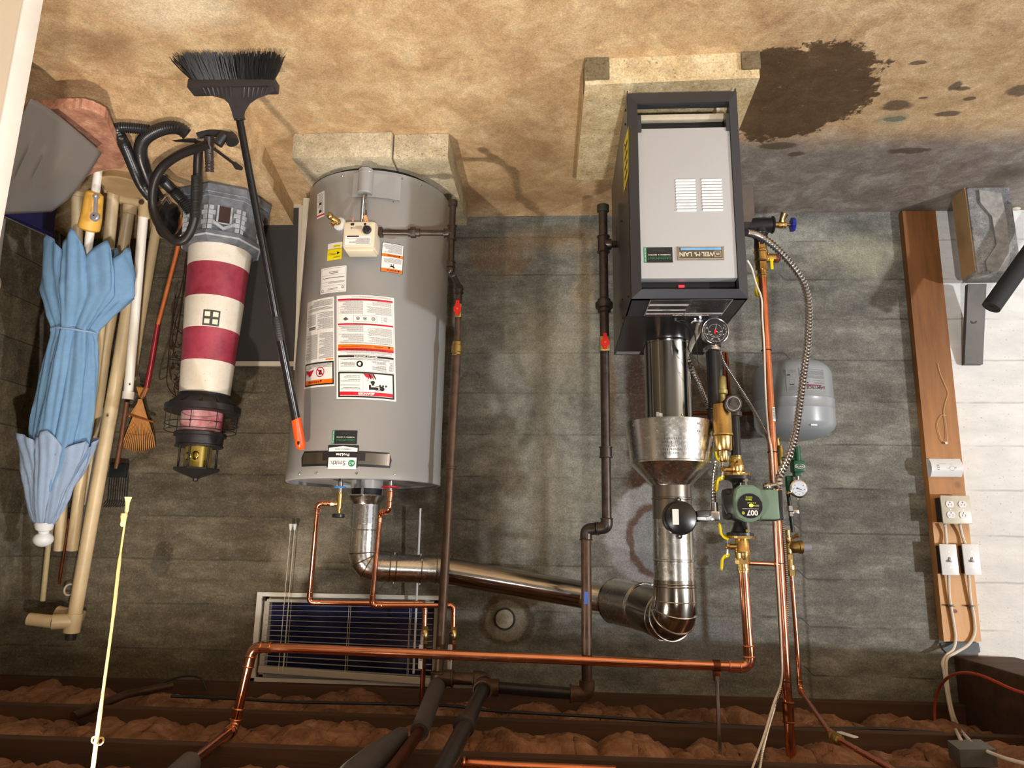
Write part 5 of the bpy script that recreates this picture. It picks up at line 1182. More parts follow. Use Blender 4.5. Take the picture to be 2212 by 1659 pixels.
# cables
def cable(name, label, pts, r, m, cat='cable', corr=None, n=8):
    P = bez(pts, 8); b = B()
    if corr: b.corr(P, r, corr[0], corr[1], 12)
    else: b.tube(P, r, n)
    return tag(b.build(name, m), label, cat)
cable('armoured_cable', 'thick spiral metal conduit arching from the boiler side over to the pump', [W(1612, 502, .80), W(1640, 510, .76), W(1672, 532, .73), W(1705, 566, .71), W(1735, 610, .70), W(1747, 665, .70), W(1745, 740, .70), W(1736, 810, .70), W(1727, 880, .70), W(1718, 940, .70), W(1702, 990, .70), W(1684, 1028, .70), cq+V((-.036, 0, -.014)), cq+V((-.028, 0, -.012))], .0110, zinc, corr=(.0115, .2))
cable('thin_armoured_cable', 'thin braided metal cable slanting from behind the gauge and following the copper return up', [W(1555, 760, .60), W(1563, 783, .60), W(1590, 826, .60), W(1625, 882, .60), W(1655, 940, .60), W(1672, 990, .598), W(1684, 1045, .595), W(1690, 1130, .595), W(1697, 1220, .595), W(1700, 1300, .597), W(1697, 1400, .60), W(1692, 1470, .61), W(1672, 1530, .63), W(1652, 1600, .78), W(1640, 1668, .86)], .0056, zinc, corr=(.006, .14))
cable('white_cable', 'thin cream cable hanging loosely along the copper return pipe', [W(1614, 562, .78), W(1624, 580, .76), W(1633, 612, .72), W(1645, 645, .68), W(1647, 690, .66), W(1651, 752, .645), W(1653, 830, .64), W(1657, 900, .64), W(1661, 940, .64), W(1668, 990, .643), W(1678, 1200, .643), W(1688, 1400, .643), W(1688, 1470, .643), W(1671, 1520, .66), W(1650, 1590, .78), W(1622, 1668, .87)], .0032, wire_white)
# ------------------------------------------------------------------ expansion tank
ET = thing('expansion_tank', 'grey bulging expansion tank hung on the concrete wall beside the boiler pipes', 'tank', (-.923, -.205, .72))
m_et = mat('tank_grey', sr(150, 158, 164), .32, 0, .02, 4, coat=.3)
zt0, zt1 = W(1712, 786, .205).z, W(1712, 950, .205).z; EX, EY, ER = -.923, -.205, .149
b = B(); zz1, zz2 = W(1712, 852, .35).z, W(1712, 878, .35).z
prof = [(zt0-.004, .02), (zt0, .08), (zt0+.010, .120), (zt0+.030, .140), (zt0+.05, ER-.002), (zz1, ER), (zz1+.004, ER+.0025), (zz1+.009, ER+.0005), (zz2-.009, ER+.0005), (zz2-.004, ER+.0025), (zz2, ER), (zt1-.055, ER), (zt1-.035, .140), (zt1-.018, .118), (zt1-.004, .08), (zt1+.004, .03)]
b.lathe((EX, EY, 0), (0, 0, 1), prof, 64); b.build('shell', m_et, ET, smooth=50)
l = Lab(ET, 'printed_panel', 0, 0, .1, .085, 'printed instructions on the tank', base=m_et, mp=cylmap((EX, EY), ER, -.22, W(1730, 819, .35).z))
l.t(ink_brown, 'AMTROL', .47, .135, .0125, .02, 1.0); l.r(mat('maroon_ink', sr(120, 20, 70), .5), .18, .20, .98, .26); l.pg(MT['maroon_ink'], [(.0, .24), (.05, .04), (.10, .2)]); l.r(ink_brown, .70, .30, .80, .36); l.r(ink_brown, .86, .30, .96, .36); l.an(ink_brown, .84, .43, .0022, .0042); l.f(ink_soft, .02, .28, .5, .48, 5, .006); l.f(ink_soft, .02, .52, .96, .98, 13, .007, .5); l.done()
l = Lab(ET, 'side_print', 0, 0, .038, .085, 'small diagrams printed on the tank', base=m_et, mp=cylmap((EX, EY), ER, .31, W(1690, 821, .35).z))
l.f(ink_soft, .05, .02, .95, .25, 5, .006); l.box(ink_soft, .25, .30, .75, .52, .0006); l.r(ink_brown, .3, .28, .7, .33); l.box(ink_soft, .05, .6, .42, .78, .0005); l.box(ink_soft, .6, .6, .95, .78, .0005); l.r(ink_brown, .62, .72, .9, .78); l.f(ink_soft, .05, .82, .95, .98, 4, .006); l.done()
b = B(); rect(b, cylmap((EX, EY), ER-.006, -.16, zt1-.036), -.012, -.003, .012, .003, .003, 2); b.build('date_sticker', white_label, ET, smooth=0)
b = B().cyl((W(1687, 960, .25).x, -.21, zt1-.02), (W(1687, 960, .25).x, -.21, W(1687, 985, .25).z), .009, n=12); b.build('nipple', brass, ET)
# ------------------------------------------------------------------ fill valve group on the wall
fx = W(1688, 985, .25).x; fz = lambda py: W(1700, py, .25).z
fv = thing('fill_valve', 'dark green pressure reducing valve with a white oval logo, under the expansion tank', 'valve', (W(1722, 1010, .25).x, -.25, fz(965)))
m_gv = mat('valve_green', sr(22, 92, 62), .4, 0, .1, 20)
b = B().lathe((fx, -.24, 0), (0, 0, 1), [(fz(962), .010), (fz(972), .013), (fz(980), .013), (fz(984), .016), (fz(1002), .016), (fz(1006), .012)], 14); b.build('brass_adapter', brass_dull, fv)
x2 = W(1722, 1010, .27).x; z2 = fz(1010)
b = B().box((x2-.021, -.30, z2-.022), (x2+.021, -.25, z2+.020), .005).box((x2-.012, -.285, z2+.015), (x2+.014, -.25, fz(1030)), .004); b.cyl((x2-.004, -.27, fz(966)), (x2-.004, -.27, z2), .012, n=12).cyl((x2, -.265, fz(992)), (fx, -.25, fz(992)), .010, n=12); body = b.build('body', m_gv, fv)
mpo = plane((x2, -.3004, z2), (1, 0, 0), (0, 0, 1)); b = B()
n = 30; vs = [mpo(r_*math.cos(2*PI*k/n), r_*.46*math.sin(2*PI*k/n)+0) for k in range(n) for r_ in (.0165, .0190)]; b.add(vs, [(2*k, 2*k+1, (2*k+3) % (2*n), (2*k+2) % (2*n)) for k in range(n)]); txt(b, 'WATTS', lambda u, v: mpo(u, v), .0062, 0, 0, 'CENTER', .02, .9); b.build('white_print', white_label, body, smooth=0)
b = B().box((x2+.012, -.27, z2-.05), (x2+.026, -.255, z2-.035), .003); b.lathe((x2+.014, -.26, z2-.018), (0, -1, 0), [(0, .006), (.012, .005)], 8); b.build('brass_screw', brass, fv)
x3 = W(1705, 1040, .26).x
b = B().cyl((x3, -.25, fz(1030)), (x3, -.25, fz(1062)), .012, n=12).box((x3-.016, -.262, fz(1028)), (x3+.008, -.24, fz(1040)), .003); b.build('check_body', m_gv, fv)
b = B().cyl((x3+.004, -.25, fz(1060)), (x3+.004, -.25, fz(1068)), .009, n=12); b.build('hose_barb', brass, fv)
b = B().tube(bez([(x3+.004, -.25, fz(1064)), (x3+.001, -.25, fz(1100)), (x3-.004, -.25, fz(1150))], 6), .0075, 10); b.build('black_tube', black_pl, fv)
b = B(); hexn(b, (x3+.001, -.25, fz(1093)), (x3+.001, -.25, fz(1104)), .013); hexn(b, (x3-.001, -.25, fz(1106)), (x3-.001, -.25, fz(1115)), .011); b.box((x3-.028, -.262, fz(1101)), (x3-.006, -.238, fz(1110)), .003); b.build('tube_coupling', zinc, fv, smooth=20)
wg = thing('water_pressure_gauge', 'small white-faced steel pressure gauge under the green valve', 'gauge', W(1724, 1055, .27))
wc = W(1724, 1056, .275); n_ = V((-.10, -1, .05)).normalized(); u_ = (V((1, 0, 0))-n_*n_.x).normalized(); v_ = (V((0, 0, 1))-n_*n_.z); v_ = (v_-u_*v_.dot(u_)).normalized()
b = B().lathe(wc-n_*.02, n_, [(0, .030), (.020, .033), (.026, .034), (.028, .031)], 36); b.cyl(wc+v_*-.05, wc+v_*-.03, .006, n=10).cyl(wc+v_*.034-n_*.01, wc+v_*.040-n_*.01, .003, n=8); cs_ = b.build('steel_case', chrome, wg)
mw = lambda a, c, e=0: wc+u_*a+v_*c+n_*(.0085+e)
b = B(); disc(b, mw, 0, 0, .0275); wf = b.build('dial', mat('dial_white', sr(216, 226, 240), .35), cs_, smooth=0)
b = B()
for k in range(7):
    a = R(-40+k*43); disc(b, mw, .020*math.cos(a), .020*math.sin(a), .0018, .0004, 8)
for k in range(31):
    a = R(-50+k*9.3); r0, r1 = .0235, .0255; u, v = math.cos(a), math.sin(a); b.poly([mw(r0*u-.0002*v, r0*v+.0002*u, .0004), mw(r1*u-.0002*v, r1*v+.0002*u, .0004), mw(r1*u+.0002*v, r1*v-.0002*u, .0004), mw(r0*u+.0002*v, r0*v-.0002*u, .0004)])
fine(b, mw, -.008, .006, .008, .011, .003, .0004, .5, 1, .004, False)
b.poly([mw(.007, -.0035, .0012), mw(.007, .0002, .0012), mw(-.022, .0072, .0012)]); b.poly([mw(.002, -.0035, .0012), mw(.010, -.005, .0012), mw(.010, .001, .0012)]); b.build('needle_and_marks', ink, wf, smooth=0)
rg = thing('backflow_valve', 'brass regulator with a translucent grey cap sticking out sideways, on the thin copper feed', 'valve', (W(1707, 1200, .25).x, -.25, fz(1150)))
rx = W(1704, 1190, .25).x; RZ = lambda py: W(1705, py, .25).z
b = B().lathe((rx, -.25, 0), (0, 0, 1), [(RZ(1145), .0095), (RZ(1160), .0095), (RZ(1161), .0115), (RZ(1172), .0115), (RZ(1174), .009), (RZ(1192), .013), (RZ(1198), .010)], 16); b.build('body', brass, rg)
q = V((rx, -.25, RZ(1182))); b = B().lathe(q, (-1, 0, -.02), [(0, .012), (.012, .022), (.034, .022), (.036, .0245), (.048, .0245), (.050, .021)], 24); b.build('bell', brass_dull, rg)
b = B().lathe(q+V((-.048, 0, 0)), (-1, 0, -.02), [(0, .0175), (.03, .0155), (.034, .008)], 20); b.build('grey_cap', mat('translucent_grey', sr(150, 152, 162), .3), rg)
b = B(); hexn(b, (rx, -.25, RZ(1198)), (rx, -.25, RZ(1208)), .0165); b.cyl((rx, -.25, RZ(1206)), (rx, -.25, RZ(1222)), .0125, n=14).cyl((rx-.002, -.25, RZ(1221)), (rx-.002, -.25, RZ(1230)), .0175, n=20); hexn(b, (rx-.003, -.25, RZ(1231)), (rx-.003, -.25, RZ(1244)), .0165); b.build('hex_union', brass, rg, smooth=25)
b = B().cyl((rx-.012, -.255, RZ(1163)), (rx-.026, -.265, RZ(1157)), .006, n=10).lathe((rx-.024, -.266, RZ(1158)), (-1, -.6, -.5), [(0, .008), (.010, .008)], 12); b.build('bleed_screw', brass, rg)
cpx = rx-.004
tp = [V((cpx, -.25, RZ(1242))), V((cpx-.004, -.25, 1.95)), Zp(1798, 1590, 1.975), Zp(1945, 1672, 1.965)]
tt = copper_line('feed_pipe', 'thin dark copper feed pipe rising from the brass regulator and slanting off under the joists', tp, .0078, .02, m=MT['copper_aged_bright'])
# old copper pipes behind the flue
zz = lambda py: W(1560, py, .06).z
b = B().cyl((W(1571, 800, .06).x, -.06, zz(762)), (W(1573, 800, .06).x, -.06, zz(905)), .007, n=10).cyl((W(1571, 800, .06).x+.016, -.07, zz(762)), (W(1573, 800, .06).x+.016, -.07, zz(905)), .006, n=10); tag(b.build('old_copper_pipe', copper_old), 'dull old vertical copper pair low on the wall behind the gauge', 'pipe')
b = B().cyl((W(1490, 893, .06).x, -.06, zz(893)), (W(1670, 893, .06).x, -.06, zz(893)+.0), .0085, n=10); tag(b.build('old_copper_pipe', copper_old), 'dull old horizontal copper pipe behind the brass air separator', 'pipe')
# ------------------------------------------------------------------ push broom leaning on the heater
def wl_(py, y0, w0, y1, w1): return w0+(w1-w0)*(py-y0)/(y1-y0)
bw = lambda py: 1.06+(240-py)*.0007
def BP(px, py, o=0): return W(px, py, bw(py)+o)
br = thing('broom', 'black angle broom with an orange-tipped handle leaning against the water heater', 'broom', W(500, 115, 1.14))
b = B(); rr = random.Random(5)
for k in range(560):
    t = rr.random(); row = rr.choice((-.018, -.006, .006, .018))
    x0 = 428+158*t; x1 = 384+222*t+rr.uniform(-5, 5); y1 = 114+rr.uniform(-4, 5); 
    if t < .04 or t > .96: x1 += rr.uniform(-22, 8) if t < .1 else rr.uniform(-6, 10); y1 += rr.uniform(0, 20)
    p, q = BP(x0, 186, row*.7), BP(x1, max(y1, 110), row*1.1); q.z = max(q.z, .001); m = p.lerp(q, .55)+V((rr.uniform(-.004, .004), rr.uniform(-.003, .003), 0))
    b.tube([p, m, q], [.0019, .0017, .0009], 4)
for k in range(34):
    t = (k+.5)/34; p, q = BP(428+158*t, 186), BP(388+216*t, 122); b.tube([p, p.lerp(q, .6), q], [.0045, .0042, .002], 6)
o = b.build('bristles', mat('bristle_black', (.012, .012, .013), .45), br); o['kind'] = 'stuff'
m_bh = mat('broom_grey_black', sr(50, 48, 50), .45, 0, .2, 30)
b = B(); out = [(423, 184), (590, 184), (592, 196), (578, 205), (556, 213), (540, 224), (530, 240), (526, 256), (504, 256), (500, 240), (494, 224), (484, 214), (462, 208), (440, 200)]
b.prism([BP(x, y, .020) for x, y in out], BP(500, 200, -.018)-BP(500, 200, .020)); hd = b.build('broom_head', m_bh, br, smooth=30)
b = B()
for k in range(15):
    x = 438+10*k; y1 = 204+9*(1-abs(x-510)/75); 
    if abs(x-514) < 10: continue
    b.tube([BP(x, 188, .021), BP(x-(x-514)*.10, y1, .021)], [.0045, .002], 6)
b.box(BP(590, 184, .024), BP(422, 190, -.02), .004); b.build('head_rib', m_bh, hd)
b = B().tube([BP(505, 200), BP(511, 232), BP(518, 258)], [.012, .017, .0165], 16); b.ring(BP(518, 258), BP(530, 320)-BP(518, 258), .0165, .002); b.build('socket', m_bh, br)
H = lambda px, py: W(px, py, wl_(py, 250, 1.05, 968, .66))
b = B().tube([H(516, 250), H(597, 688)], .0118, 16); b.build('lower_handle', mat('handle_black_gloss', (.016, .015, .016), .22, .2, .2), br)
b = B().tube([H(596, 684), H(597, 690), H(604, 728), H(606, 736)], [.0135, .0165, .0165, .0145], 18)
for k in range(8): b.ring(H(597.6+k*.95, 692+k*5), H(606, 736)-H(597, 690), .0163, .0009, 18, 5)
b.build('twist_sleeve', black_rub, br)
b = B().tube([H(605, 732), H(640, 908)], .0145, 16); b.build('upper_handle', MT['handle_black_gloss'], br)
b = B().tube([H(639, 905), H(640, 907), H(649, 960), H(651, 966), H(652, 971)], [.016, .0165, .0165, .015, .008], 20); g_ = b.build('orange_grip', mat('orange_plastic', sr(250, 84, 22), .35), br); lab(g_, 'bright orange grip with a hanging hole')
b = B(); q = H(648.5, 955)+V((.0, -.0162, 0)); b.ball(q, .006, 12, (.8, .25, 2.2)); b.build('hanging_hole', black_gap, g_)
# ------------------------------------------------------------------ lighthouse
LX, LY = 1.372, -.36
lh = thing('lighthouse_lamp', 'tall garden lighthouse with red and white bands and a grey stone base', 'garden ornament', (LX, LY, .09))
m_st = mat('painted_stone', sr(104, 108, 114), .7, 0, .35, 26, bump=.3); m_stl = mat('painted_stone_edge', sr(168, 172, 178), .7, 0, .25, 26, bump=.2)
def speck(name, c1, c2, sc=26):
    t = NT(name); n = t.noise(5, 5, .7); n2 = t.noise(120, 3, .7)
    c = t.ramp(n, [(.35, c1), (.68, c2)]); c = t.mix(t.math('MULTIPLY', t.smooth(n2, .64, .72), .7), c, tuple(v*.45 for v in c1)); t.set(c, .5); t.bump(n2, .1, .002); return t.m
m_lw = speck('weathered_white', sr(214, 204, 186), sr(238, 230, 216)); m_lr = speck('weathered_crimson', sr(128, 28, 50), sr(176, 70, 88)); m_lp = speck('faded_pink', sr(168, 70, 86), sr(226, 196, 190))
ROT = -PI/2-.478-PI/8
def octo(b, prof, n=8, cap=True):
    vs = []
    for z, r in prof:
        for k in range(n):
            a = ROT+2*PI*k/n; vs.append(V((LX+r*math.cos(a), LY+r*math.sin(a), z)))
    m = len(prof); fs = [((i*n+k), (i*n+(k+1) % n), ((i+1)*n+(k+1) % n), ((i+1)*n+k)) for i in range(m-1) for k in range(n)]
    if cap: fs += [list(range(n)), [(m-1)*n+k for k in range(n)]]
    b.add(vs, fs); return b
b = octo(B(), [(.09, .172), (.105, .186), (.128, .186), (.132, .176), (.142, .176), (.146, .168), (.158, .164), (.176, .160), (.282, .152), (.284, .160), (.300, .160), (.306, .152), (.322, .130)]); base = b.build('stone_base', m_st, lh, smooth=0)
b = octo(B(), [(.1325, .1785), (.1335, .1795), (.1345, .1785)], cap=False); octo(b, [(.1465, .1705), (.1475, .1712), (.1485, .1705)], cap=False); octo(b, [(.3005, .1615), (.3015, .1615), (.3055, .1545)], cap=False); b.build('moulding_highlight', m_stl, base, smooth=0)
# faces: quoins, door, window niches
def facemap(k, z0=.18):
    a = ROT+2*PI*k/8+PI/8; r = .156*math.cos(PI/8)
    c = V((LX+r*math.cos(a), LY+r*math.sin(a), z0)); u = V((-math.sin(a), math.cos(a), 0)); return plane(c, u, (0, 0, 1), .0045)
front = 0
bq = B(); 
for k in range(8):
    mp = facemap(k)
    if k not in (0, 1, 2, 6, 7): continue
    hw_ = .058
    for j in range(5):
        w = .025 if j % 2 else .016; z = j*.0198+.004
        for s in (-1, 1):
            x0, x1 = sorted((s*hw_, s*(hw_-w))); tilt = -.0045*(j/5)
            p = [mp(x0, z, tilt), mp(x1, z, tilt), mp(x1, z+.0175, tilt-.001), mp(x0, z+.0175, tilt-.001)]
            n = (p[1]-p[0]).cross(p[3]-p[0]).normalized(); bq.prism(p, n*.003)
bq.build('quoin_blocks', m_stl, base, smooth=0)
mp = facemap(front)
b = B(); b.prism([mp(-.021, .004), mp(.021, .004), mp(.021, .072), mp(-.021, .072)], (mp(0, 0, .004)-mp(0, 0))); dr = b.build('door_panel', mat('dark_brown_door', sr(58, 38, 32), .5), base, smooth=0)
b = B()
for x0, y0, x1, y1 in ((-.028, .002, -.021, .074), (.021, .002, .028, .074), (-.028, .072, .028, .077)): b.prism([mp(x0, y0), mp(x1, y0), mp(x1, y1), mp(x0, y1)], (mp(0, 0, .006)-mp(0, 0)))
for s in (-1, 1): b.prism([mp(s*.040, .080), mp(0, .102), mp(0, .090), mp(s*.036, .070)], (mp(0, 0, .010)-mp(0, 0)))
b.build('door_surround', m_stl, base, smooth=0)
def lr_(z): return .120+(.0905-.120)*(z-.315)/(.93-.315)
zs = [.315, W(470, 563, .47).z, W(465, 636, .46).z, W(455, 705, .455).z, W(448, 775, .45).z, W(440, 846, .445).z]
names = [('white_band', m_lw), ('red_band', m_lr)]
for i in range(5):
    nm, m = names[i % 2]; z0, z1 = zs[i], zs[i+1]
    b = B().lathe((LX, LY, 0), (0, 0, 1), [(z0, lr_(z0)), (z0+.001, lr_(z0)+.0012), (z1-.001, lr_(z1)+.0012), (z1, lr_(z1))], 48, cap=False); bo_ = b.build(nm, m, lh)
def mpw(z0):
    def f(a, c, e=0):
        z = z0+c; r = lr_(z)+.0016+e; q = -.41+a/lr_(z0); return V((LX+r*math.sin(q), LY-r*math.cos(q), z))
    return f
zz = W(456, 686, .46).z; mq = mpw(zz)
b = B(); b2 = B(); rect(b, mq, -.030, -.031, .030, .031, .0006, 5)
for sx in (-1, 1):
    for sy in (-1, 1): rect(b2, mq, sx*.0145-.0095, sy*.0145-.0095, sx*.0145+.0095, sy*.0145+.0095, .0014, 2)
f_ = b.build('window_frame', mat('frame_charcoal', sr(70, 68, 66), .6), lh, smooth=0); b2.build('window_panes', mat('ivory_pane', sr(240, 230, 206), .4), f_, smooth=0)
zg = zs[5]; m_bk = mat('weathered_black', sr(34, 32, 33), .5, .1, .4, 30, bump=.2)
b = B().lathe((LX, LY, 0), (0, 0, 1), [(zg-.004, .088), (zg-.002, .098), (zg+.008, .098), (zg+.012, .100), (zg+.040, .128), (zg+.043, .138), (zg+.066, .138), (zg+.069, .132), (zg+.069, .06)], 48); gal = b.build('gallery', m_bk, lh)
b = B()
for k in range(12):
    a = 2*PI*k/12+.15; b.bar((LX+.095*math.cos(a), LY+.095*math.sin(a), zg+.012), (LX+.128*math.cos(a), LY+.128*math.sin(a), zg+.040), .010, .008, (math.cos(a), math.sin(a), 1))
b.build('gallery_brackets', m_bk, gal)
zr = zg+.069
b = B().lathe((LX, LY, 0), (0, 0, 1), [(zr-.002, .077), (zr+.082, .074)], 40); b.build('watch_room', m_lp, lh)
b = B(); b.ring((LX, LY, zr+.045), (0, 0, 1), .132, .0016, 48, 6); b.ring((LX, LY, zr+.072), (0, 0, 1), .128, .0016, 48, 6)
for k in range(9):
    a = 2*PI*k/9+.35; x, y = LX+.131*math.cos(a), LY+.131*math.sin(a); b.cyl((x, y, zr-.004), (x, y, zr+.072), .0016, n=6).ball((x, y, zr+.074 if False else zr+.047), .0042, 8)
b.build('railing', m_bk, lh)
z1 = zr+.080
b = B().lathe((LX, LY, 0), (0, 0, 1), [(z1-.004, .09), (z1, .095), (z1+.012, .095), (z1+.014, .086), (z1+.044, .084), (z1+.047, .088), (z1+.052, .088), (z1+.053, .05)], 44); b.build('lantern_base', m_bk, lh)
z2 = z1+.052; z3 = W(427, 1008, .44).z
b = B().lathe((LX, LY, 0), (0, 0, 1), [(z2, .048), (z3, .048)], 32); b.build('lantern_glass', mat('amber_plastic', sr(150, 128, 56), .3, .5, .3, 6), lh)
b = B().ball((LX-.012, LY-.046, (z2+z3)/2-.005), .016, 14, (1, .4, 1.1)).ball((LX+.014, LY-.046, (z2+z3)/2-.002), .014, 14, (1, .4, 1.1)); b.build('lens', mat('gold_lens', sr(236, 210, 110), .15, 1), lh)
b = B()
for k in range(6):
    a = 2*PI*k/6-PI/2+.02; x, y = LX+.066*math.cos(a), LY+.066*math.sin(a); b.cyl((x, y, z2-.004), (x, y, z3+.002), .0042, n=8)
b.build('lantern_post', m_bk, lh)
vs = [(z3, .086), (z3+.006, .088), (z3+.010, .080), (z3+.030, .030), (z3+.038, .012), (z3+.046, .010), (z3+.050, .004)]
b = B(); old = ROT; octo(b, vs, 8); b.build('lantern_roof', m_bk, lh, smooth=30)
# ------------------------------------------------------------------ folded umbrella
uw = lambda py: .645-.000554*(py-362)
def UP_(px, py, o=0): return W(px, py, uw(py)+o)
um = thing('patio_umbrella', 'folded sky-blue patio umbrella with a yellow crank housing leaning in the corner', 'umbrella', UP_(213, 362))
b = B().tube([UP_(213, 362), UP_(187, 560), UP_(150, 800)], .0155, 18); b.build('pole', pvc_white, um)
b = B().tube([UP_(206, 414), UP_(205, 418), UP_(203, 424), UP_(197, 470), UP_(192.5, 490), UP_(192, 496), UP_(191, 500)], [.018, .030, .033, .037, .039, .036, .020], 28); ch = b.build('crank_housing', mat('yellow_housing', sr(232, 178, 78), .45, 0, .05, 12), um)
a_, c_ = UP_(207, 424, .044), UP_(205, 468, .050)
b = B().bar(a_, c_, .013, .006, (0, -1, 0), .002).lathe(c_+V((0, .006, 0)), (0, -1, 0), [(0, .0175), (.010, .0175), (.013, .014)], 24).lathe(a_+V((0, .010, 0)), (0, -1, 0), [(0, .009), (.016, .009), (.020, .005)], 16); ck = b.build('crank_handle', mat('grey_crank', sr(168, 164, 172), .35, .3), ch)
b = B(); disc(b, plane(c_+V((0, -.0072, 0)), (1, 0, 0), (0, 0, 1)), 0, -.002, .0035); b.build('crank_hole', black_gap, ck, smooth=0)
m_cv = mat('sky_blue_canvas', sr(108, 146, 182), .8, 0, .07, 40, bump=.12, bscale=700); m_cv2 = mat('faded_blue_canvas', sr(146, 166, 194), .8, 0, .06, 40, bump=.12, bscale=700); m_cvi = mat('navy_lining', sr(44, 66, 104), .85)
def canopy(name, rows, np_, amp, phase, scal, m, depth=.62, nth=112, sharp=2.2, seed=1, blend=None):
    "rows (py, cx, half) from the open hem up; pleated closed canvas"
    r_ = random.Random(seed); ph = [r_.uniform(-.25, .25) for _ in range(np_)]; am = [r_.uniform(.7, 1.15) for _ in range(np_)]
    rows2 = []
    for (a, c) in zip(rows, rows[1:]):
        for k in range(5):
            t = k/5; t2 = t*t*(3-2*t) if False else t; rows2.append(tuple(a[i]+(c[i]-a[i])*t2 for i in range(3)))
    rows2.append(rows[-1]); vs = []; m_ = len(rows2)
    for i, (py, cx, hw) in enumerate(rows2):
        c = UP_(cx, py); rpx = PX(hw, c); s = i/(m_-1)
        for k in range(nth):
            th = 2*PI*k/nth; q = th*np_/(2*PI)+phase; j = int(q) % np_; f = q % 1
            tri = 1-abs(2*f-1); tri = tri**.8
            A = amp*(1-.55*s)*am[j]
            fold = (tri-.5)*A + .05*math.sin(5*th+9*s+ph[j]*8)*(.4+.6*s) + .045*math.sin(23*th+14*s*(1+ph[j])) + .03*nz.noise(V((math.cos(th)*4, math.sin(th)*4, s*14)))*2
            rad = rpx*(1/(1+amp*.28))*(1+fold)
            dz = 0
            if scal: dz = scal*max(0, 1-s*3.2)*(tri-.45)*(-1)
            tw = .35*s
            vs.append(V((c.x+rad*math.cos(th+tw), c.y+rad*depth*math.sin(th+tw), c.z+dz+ .02*max(0, 1-s*4)*math.sin(2*th+1))))
    fs = [((i*nth+k), (i*nth+(k+1) % nth), ((i+1)*nth+(k+1) % nth), ((i+1)*nth+k)) for i in range(m_-1) for k in range(nth)]
    b = B(); b.add(vs, fs); o = b.build(name, m, um, smooth=75)
    md = o.modifiers.new('cloth', 'SOLIDIFY'); md.thickness = .003; md.offset = 1
    return o
main = canopy('canopy', [(548, 182, 84), (600, 186, 95), (645, 186, 96), (685, 172, 66), (712, 163, 48), (722, 160, 46), (738, 159, 50), (790, 153, 60), (860, 144, 66), (930, 132, 68), (985, 122, 64), (1040, 110, 44), (1090, 100, 26)], 7, .58, .3, .085, m_cv, seed=4)
top_ = canopy('top_tier', [(958, 121, 82), (1000, 117, 68), (1050, 107, 50), (1095, 100, 38), (1122, 96, 27), (1132, 95, 20)], 6, .52, .15, .05, m_cv2, seed=9)
b = B()
c = UP_(161, 718); b.tube([V((c.x+PX(48.5, c)*math.cos(t), c.y+PX(48.5, c)*.66*math.sin(t), c.z-.004*math.cos(t)+.003*math.sin(2*t))) for t in [2*PI*k/40 for k in range(41)]], .0035, 8)
b.build('tie_cord', m_cv2, um)
b = B().tube([UP_(96, 1126), UP_(96, 1130), UP_(95.5, 1142), UP_(95, 1146), UP_(94.5, 1150)], [.030, .036, .031, .020, .020], 28); q = UP_(93.5, 1165); b.ball(q, .037, 24, (1, 1, .82)); fn = b.build('finial', white_pl, um)
b = B().tube([UP_(168, 575, .055), UP_(164, 600, .02), UP_(160, 700)], .004, 8); b.build('rib', zinc, um)
# ------------------------------------------------------------------ pipes and poles in the corner
def pole(name, label, cat, pts, r, m, n=16, parts=None, grp=None):
    b = B().tube(pts, r, n); t = b.build(name, m); tag(t, label, cat, grp); return t
t = thing('pvc_pipe', 'clean white PVC pipe with an elbow at its foot and a coupling on top', 'pipe', W(310, 440, .40))
b = B().tube([W(311, 452, .40), W(277, 850, .25)], .0185, 20); b.build('pipe', pvc_white, t)
b = B().tube([W(278, 846, .25), W(276, 862, .247)], .0225, 20); b.build('coupling', pvc_white, t)
b = B().tube([W(311, 470, .40), W(312, 440, .405), W(313, 425, .41)], .0215, 18); b.tube([W(308, 438, .405), W(256, 427, .42)], .0185, 18); b.build('elbow', pvc_cream, t)
b = B(); q = W(306, 437, .43); b.lathe(q, (0, -1, 0), [(0, .011), (.004, .011), (.005, .008)], 20); b.build('screw_cap', mat('rusty_brown', sr(92, 66, 52), .6), t)
b = B(); q = W(280.5, 830, .277); b.lathe(q, (0, -1, 0), [(0, .0035), (.001, .0035)], 10); b.build('drill_hole', black_gap, t)
t = thing('pvc_pipe', 'long cream PVC pipe ending in a tee high in the corner', 'pipe', W(270, 720, .28))
P0_, P1_ = W(290, 580, .31), W(160, 1335, .10)
b = B().tube([P0_, W(262, 760, .235), P1_], .0265, 22); pb = b.build('pipe', pvc_cream, t)
d = (W(160, 1335, .10)-W(262, 760, .235)).normalized()
b = B().tube([P1_-d*.02, P1_+d*.055], .031, 22); b.tube([P1_+d*.01, W(112, 1343, .14)], .030, 22); b.tube([W(115, 1343, .14), W(62, 1337, .16)], [.0255, .0245], 20); b.build('tee', pvc_cream, t)
b = B().tube([P1_+d*.05, P1_+d*.085], [.022, .020], 16); b.build('dark_plug', black_rub, t)
b = B().tube([W(262.5, 899, .222), W(260, 901, .222)], .001, 4); b = B(); q = W(236, 899, .225)+V((0, -.012, 0)); b.ball(q, .0045, 10); b.build('screw_head', mat('rusty_brown2', sr(110, 70, 56), .5), t)
q = W(125, 1322, .06); b = B().tube([q, q+V((-.05, .0, .01)), q+V((-.10, .02, .02))], .026, 16); tag(b.build('pvc_offcut', pvc_cream), 'short cream PVC offcut behind the high tee', 'pipe')
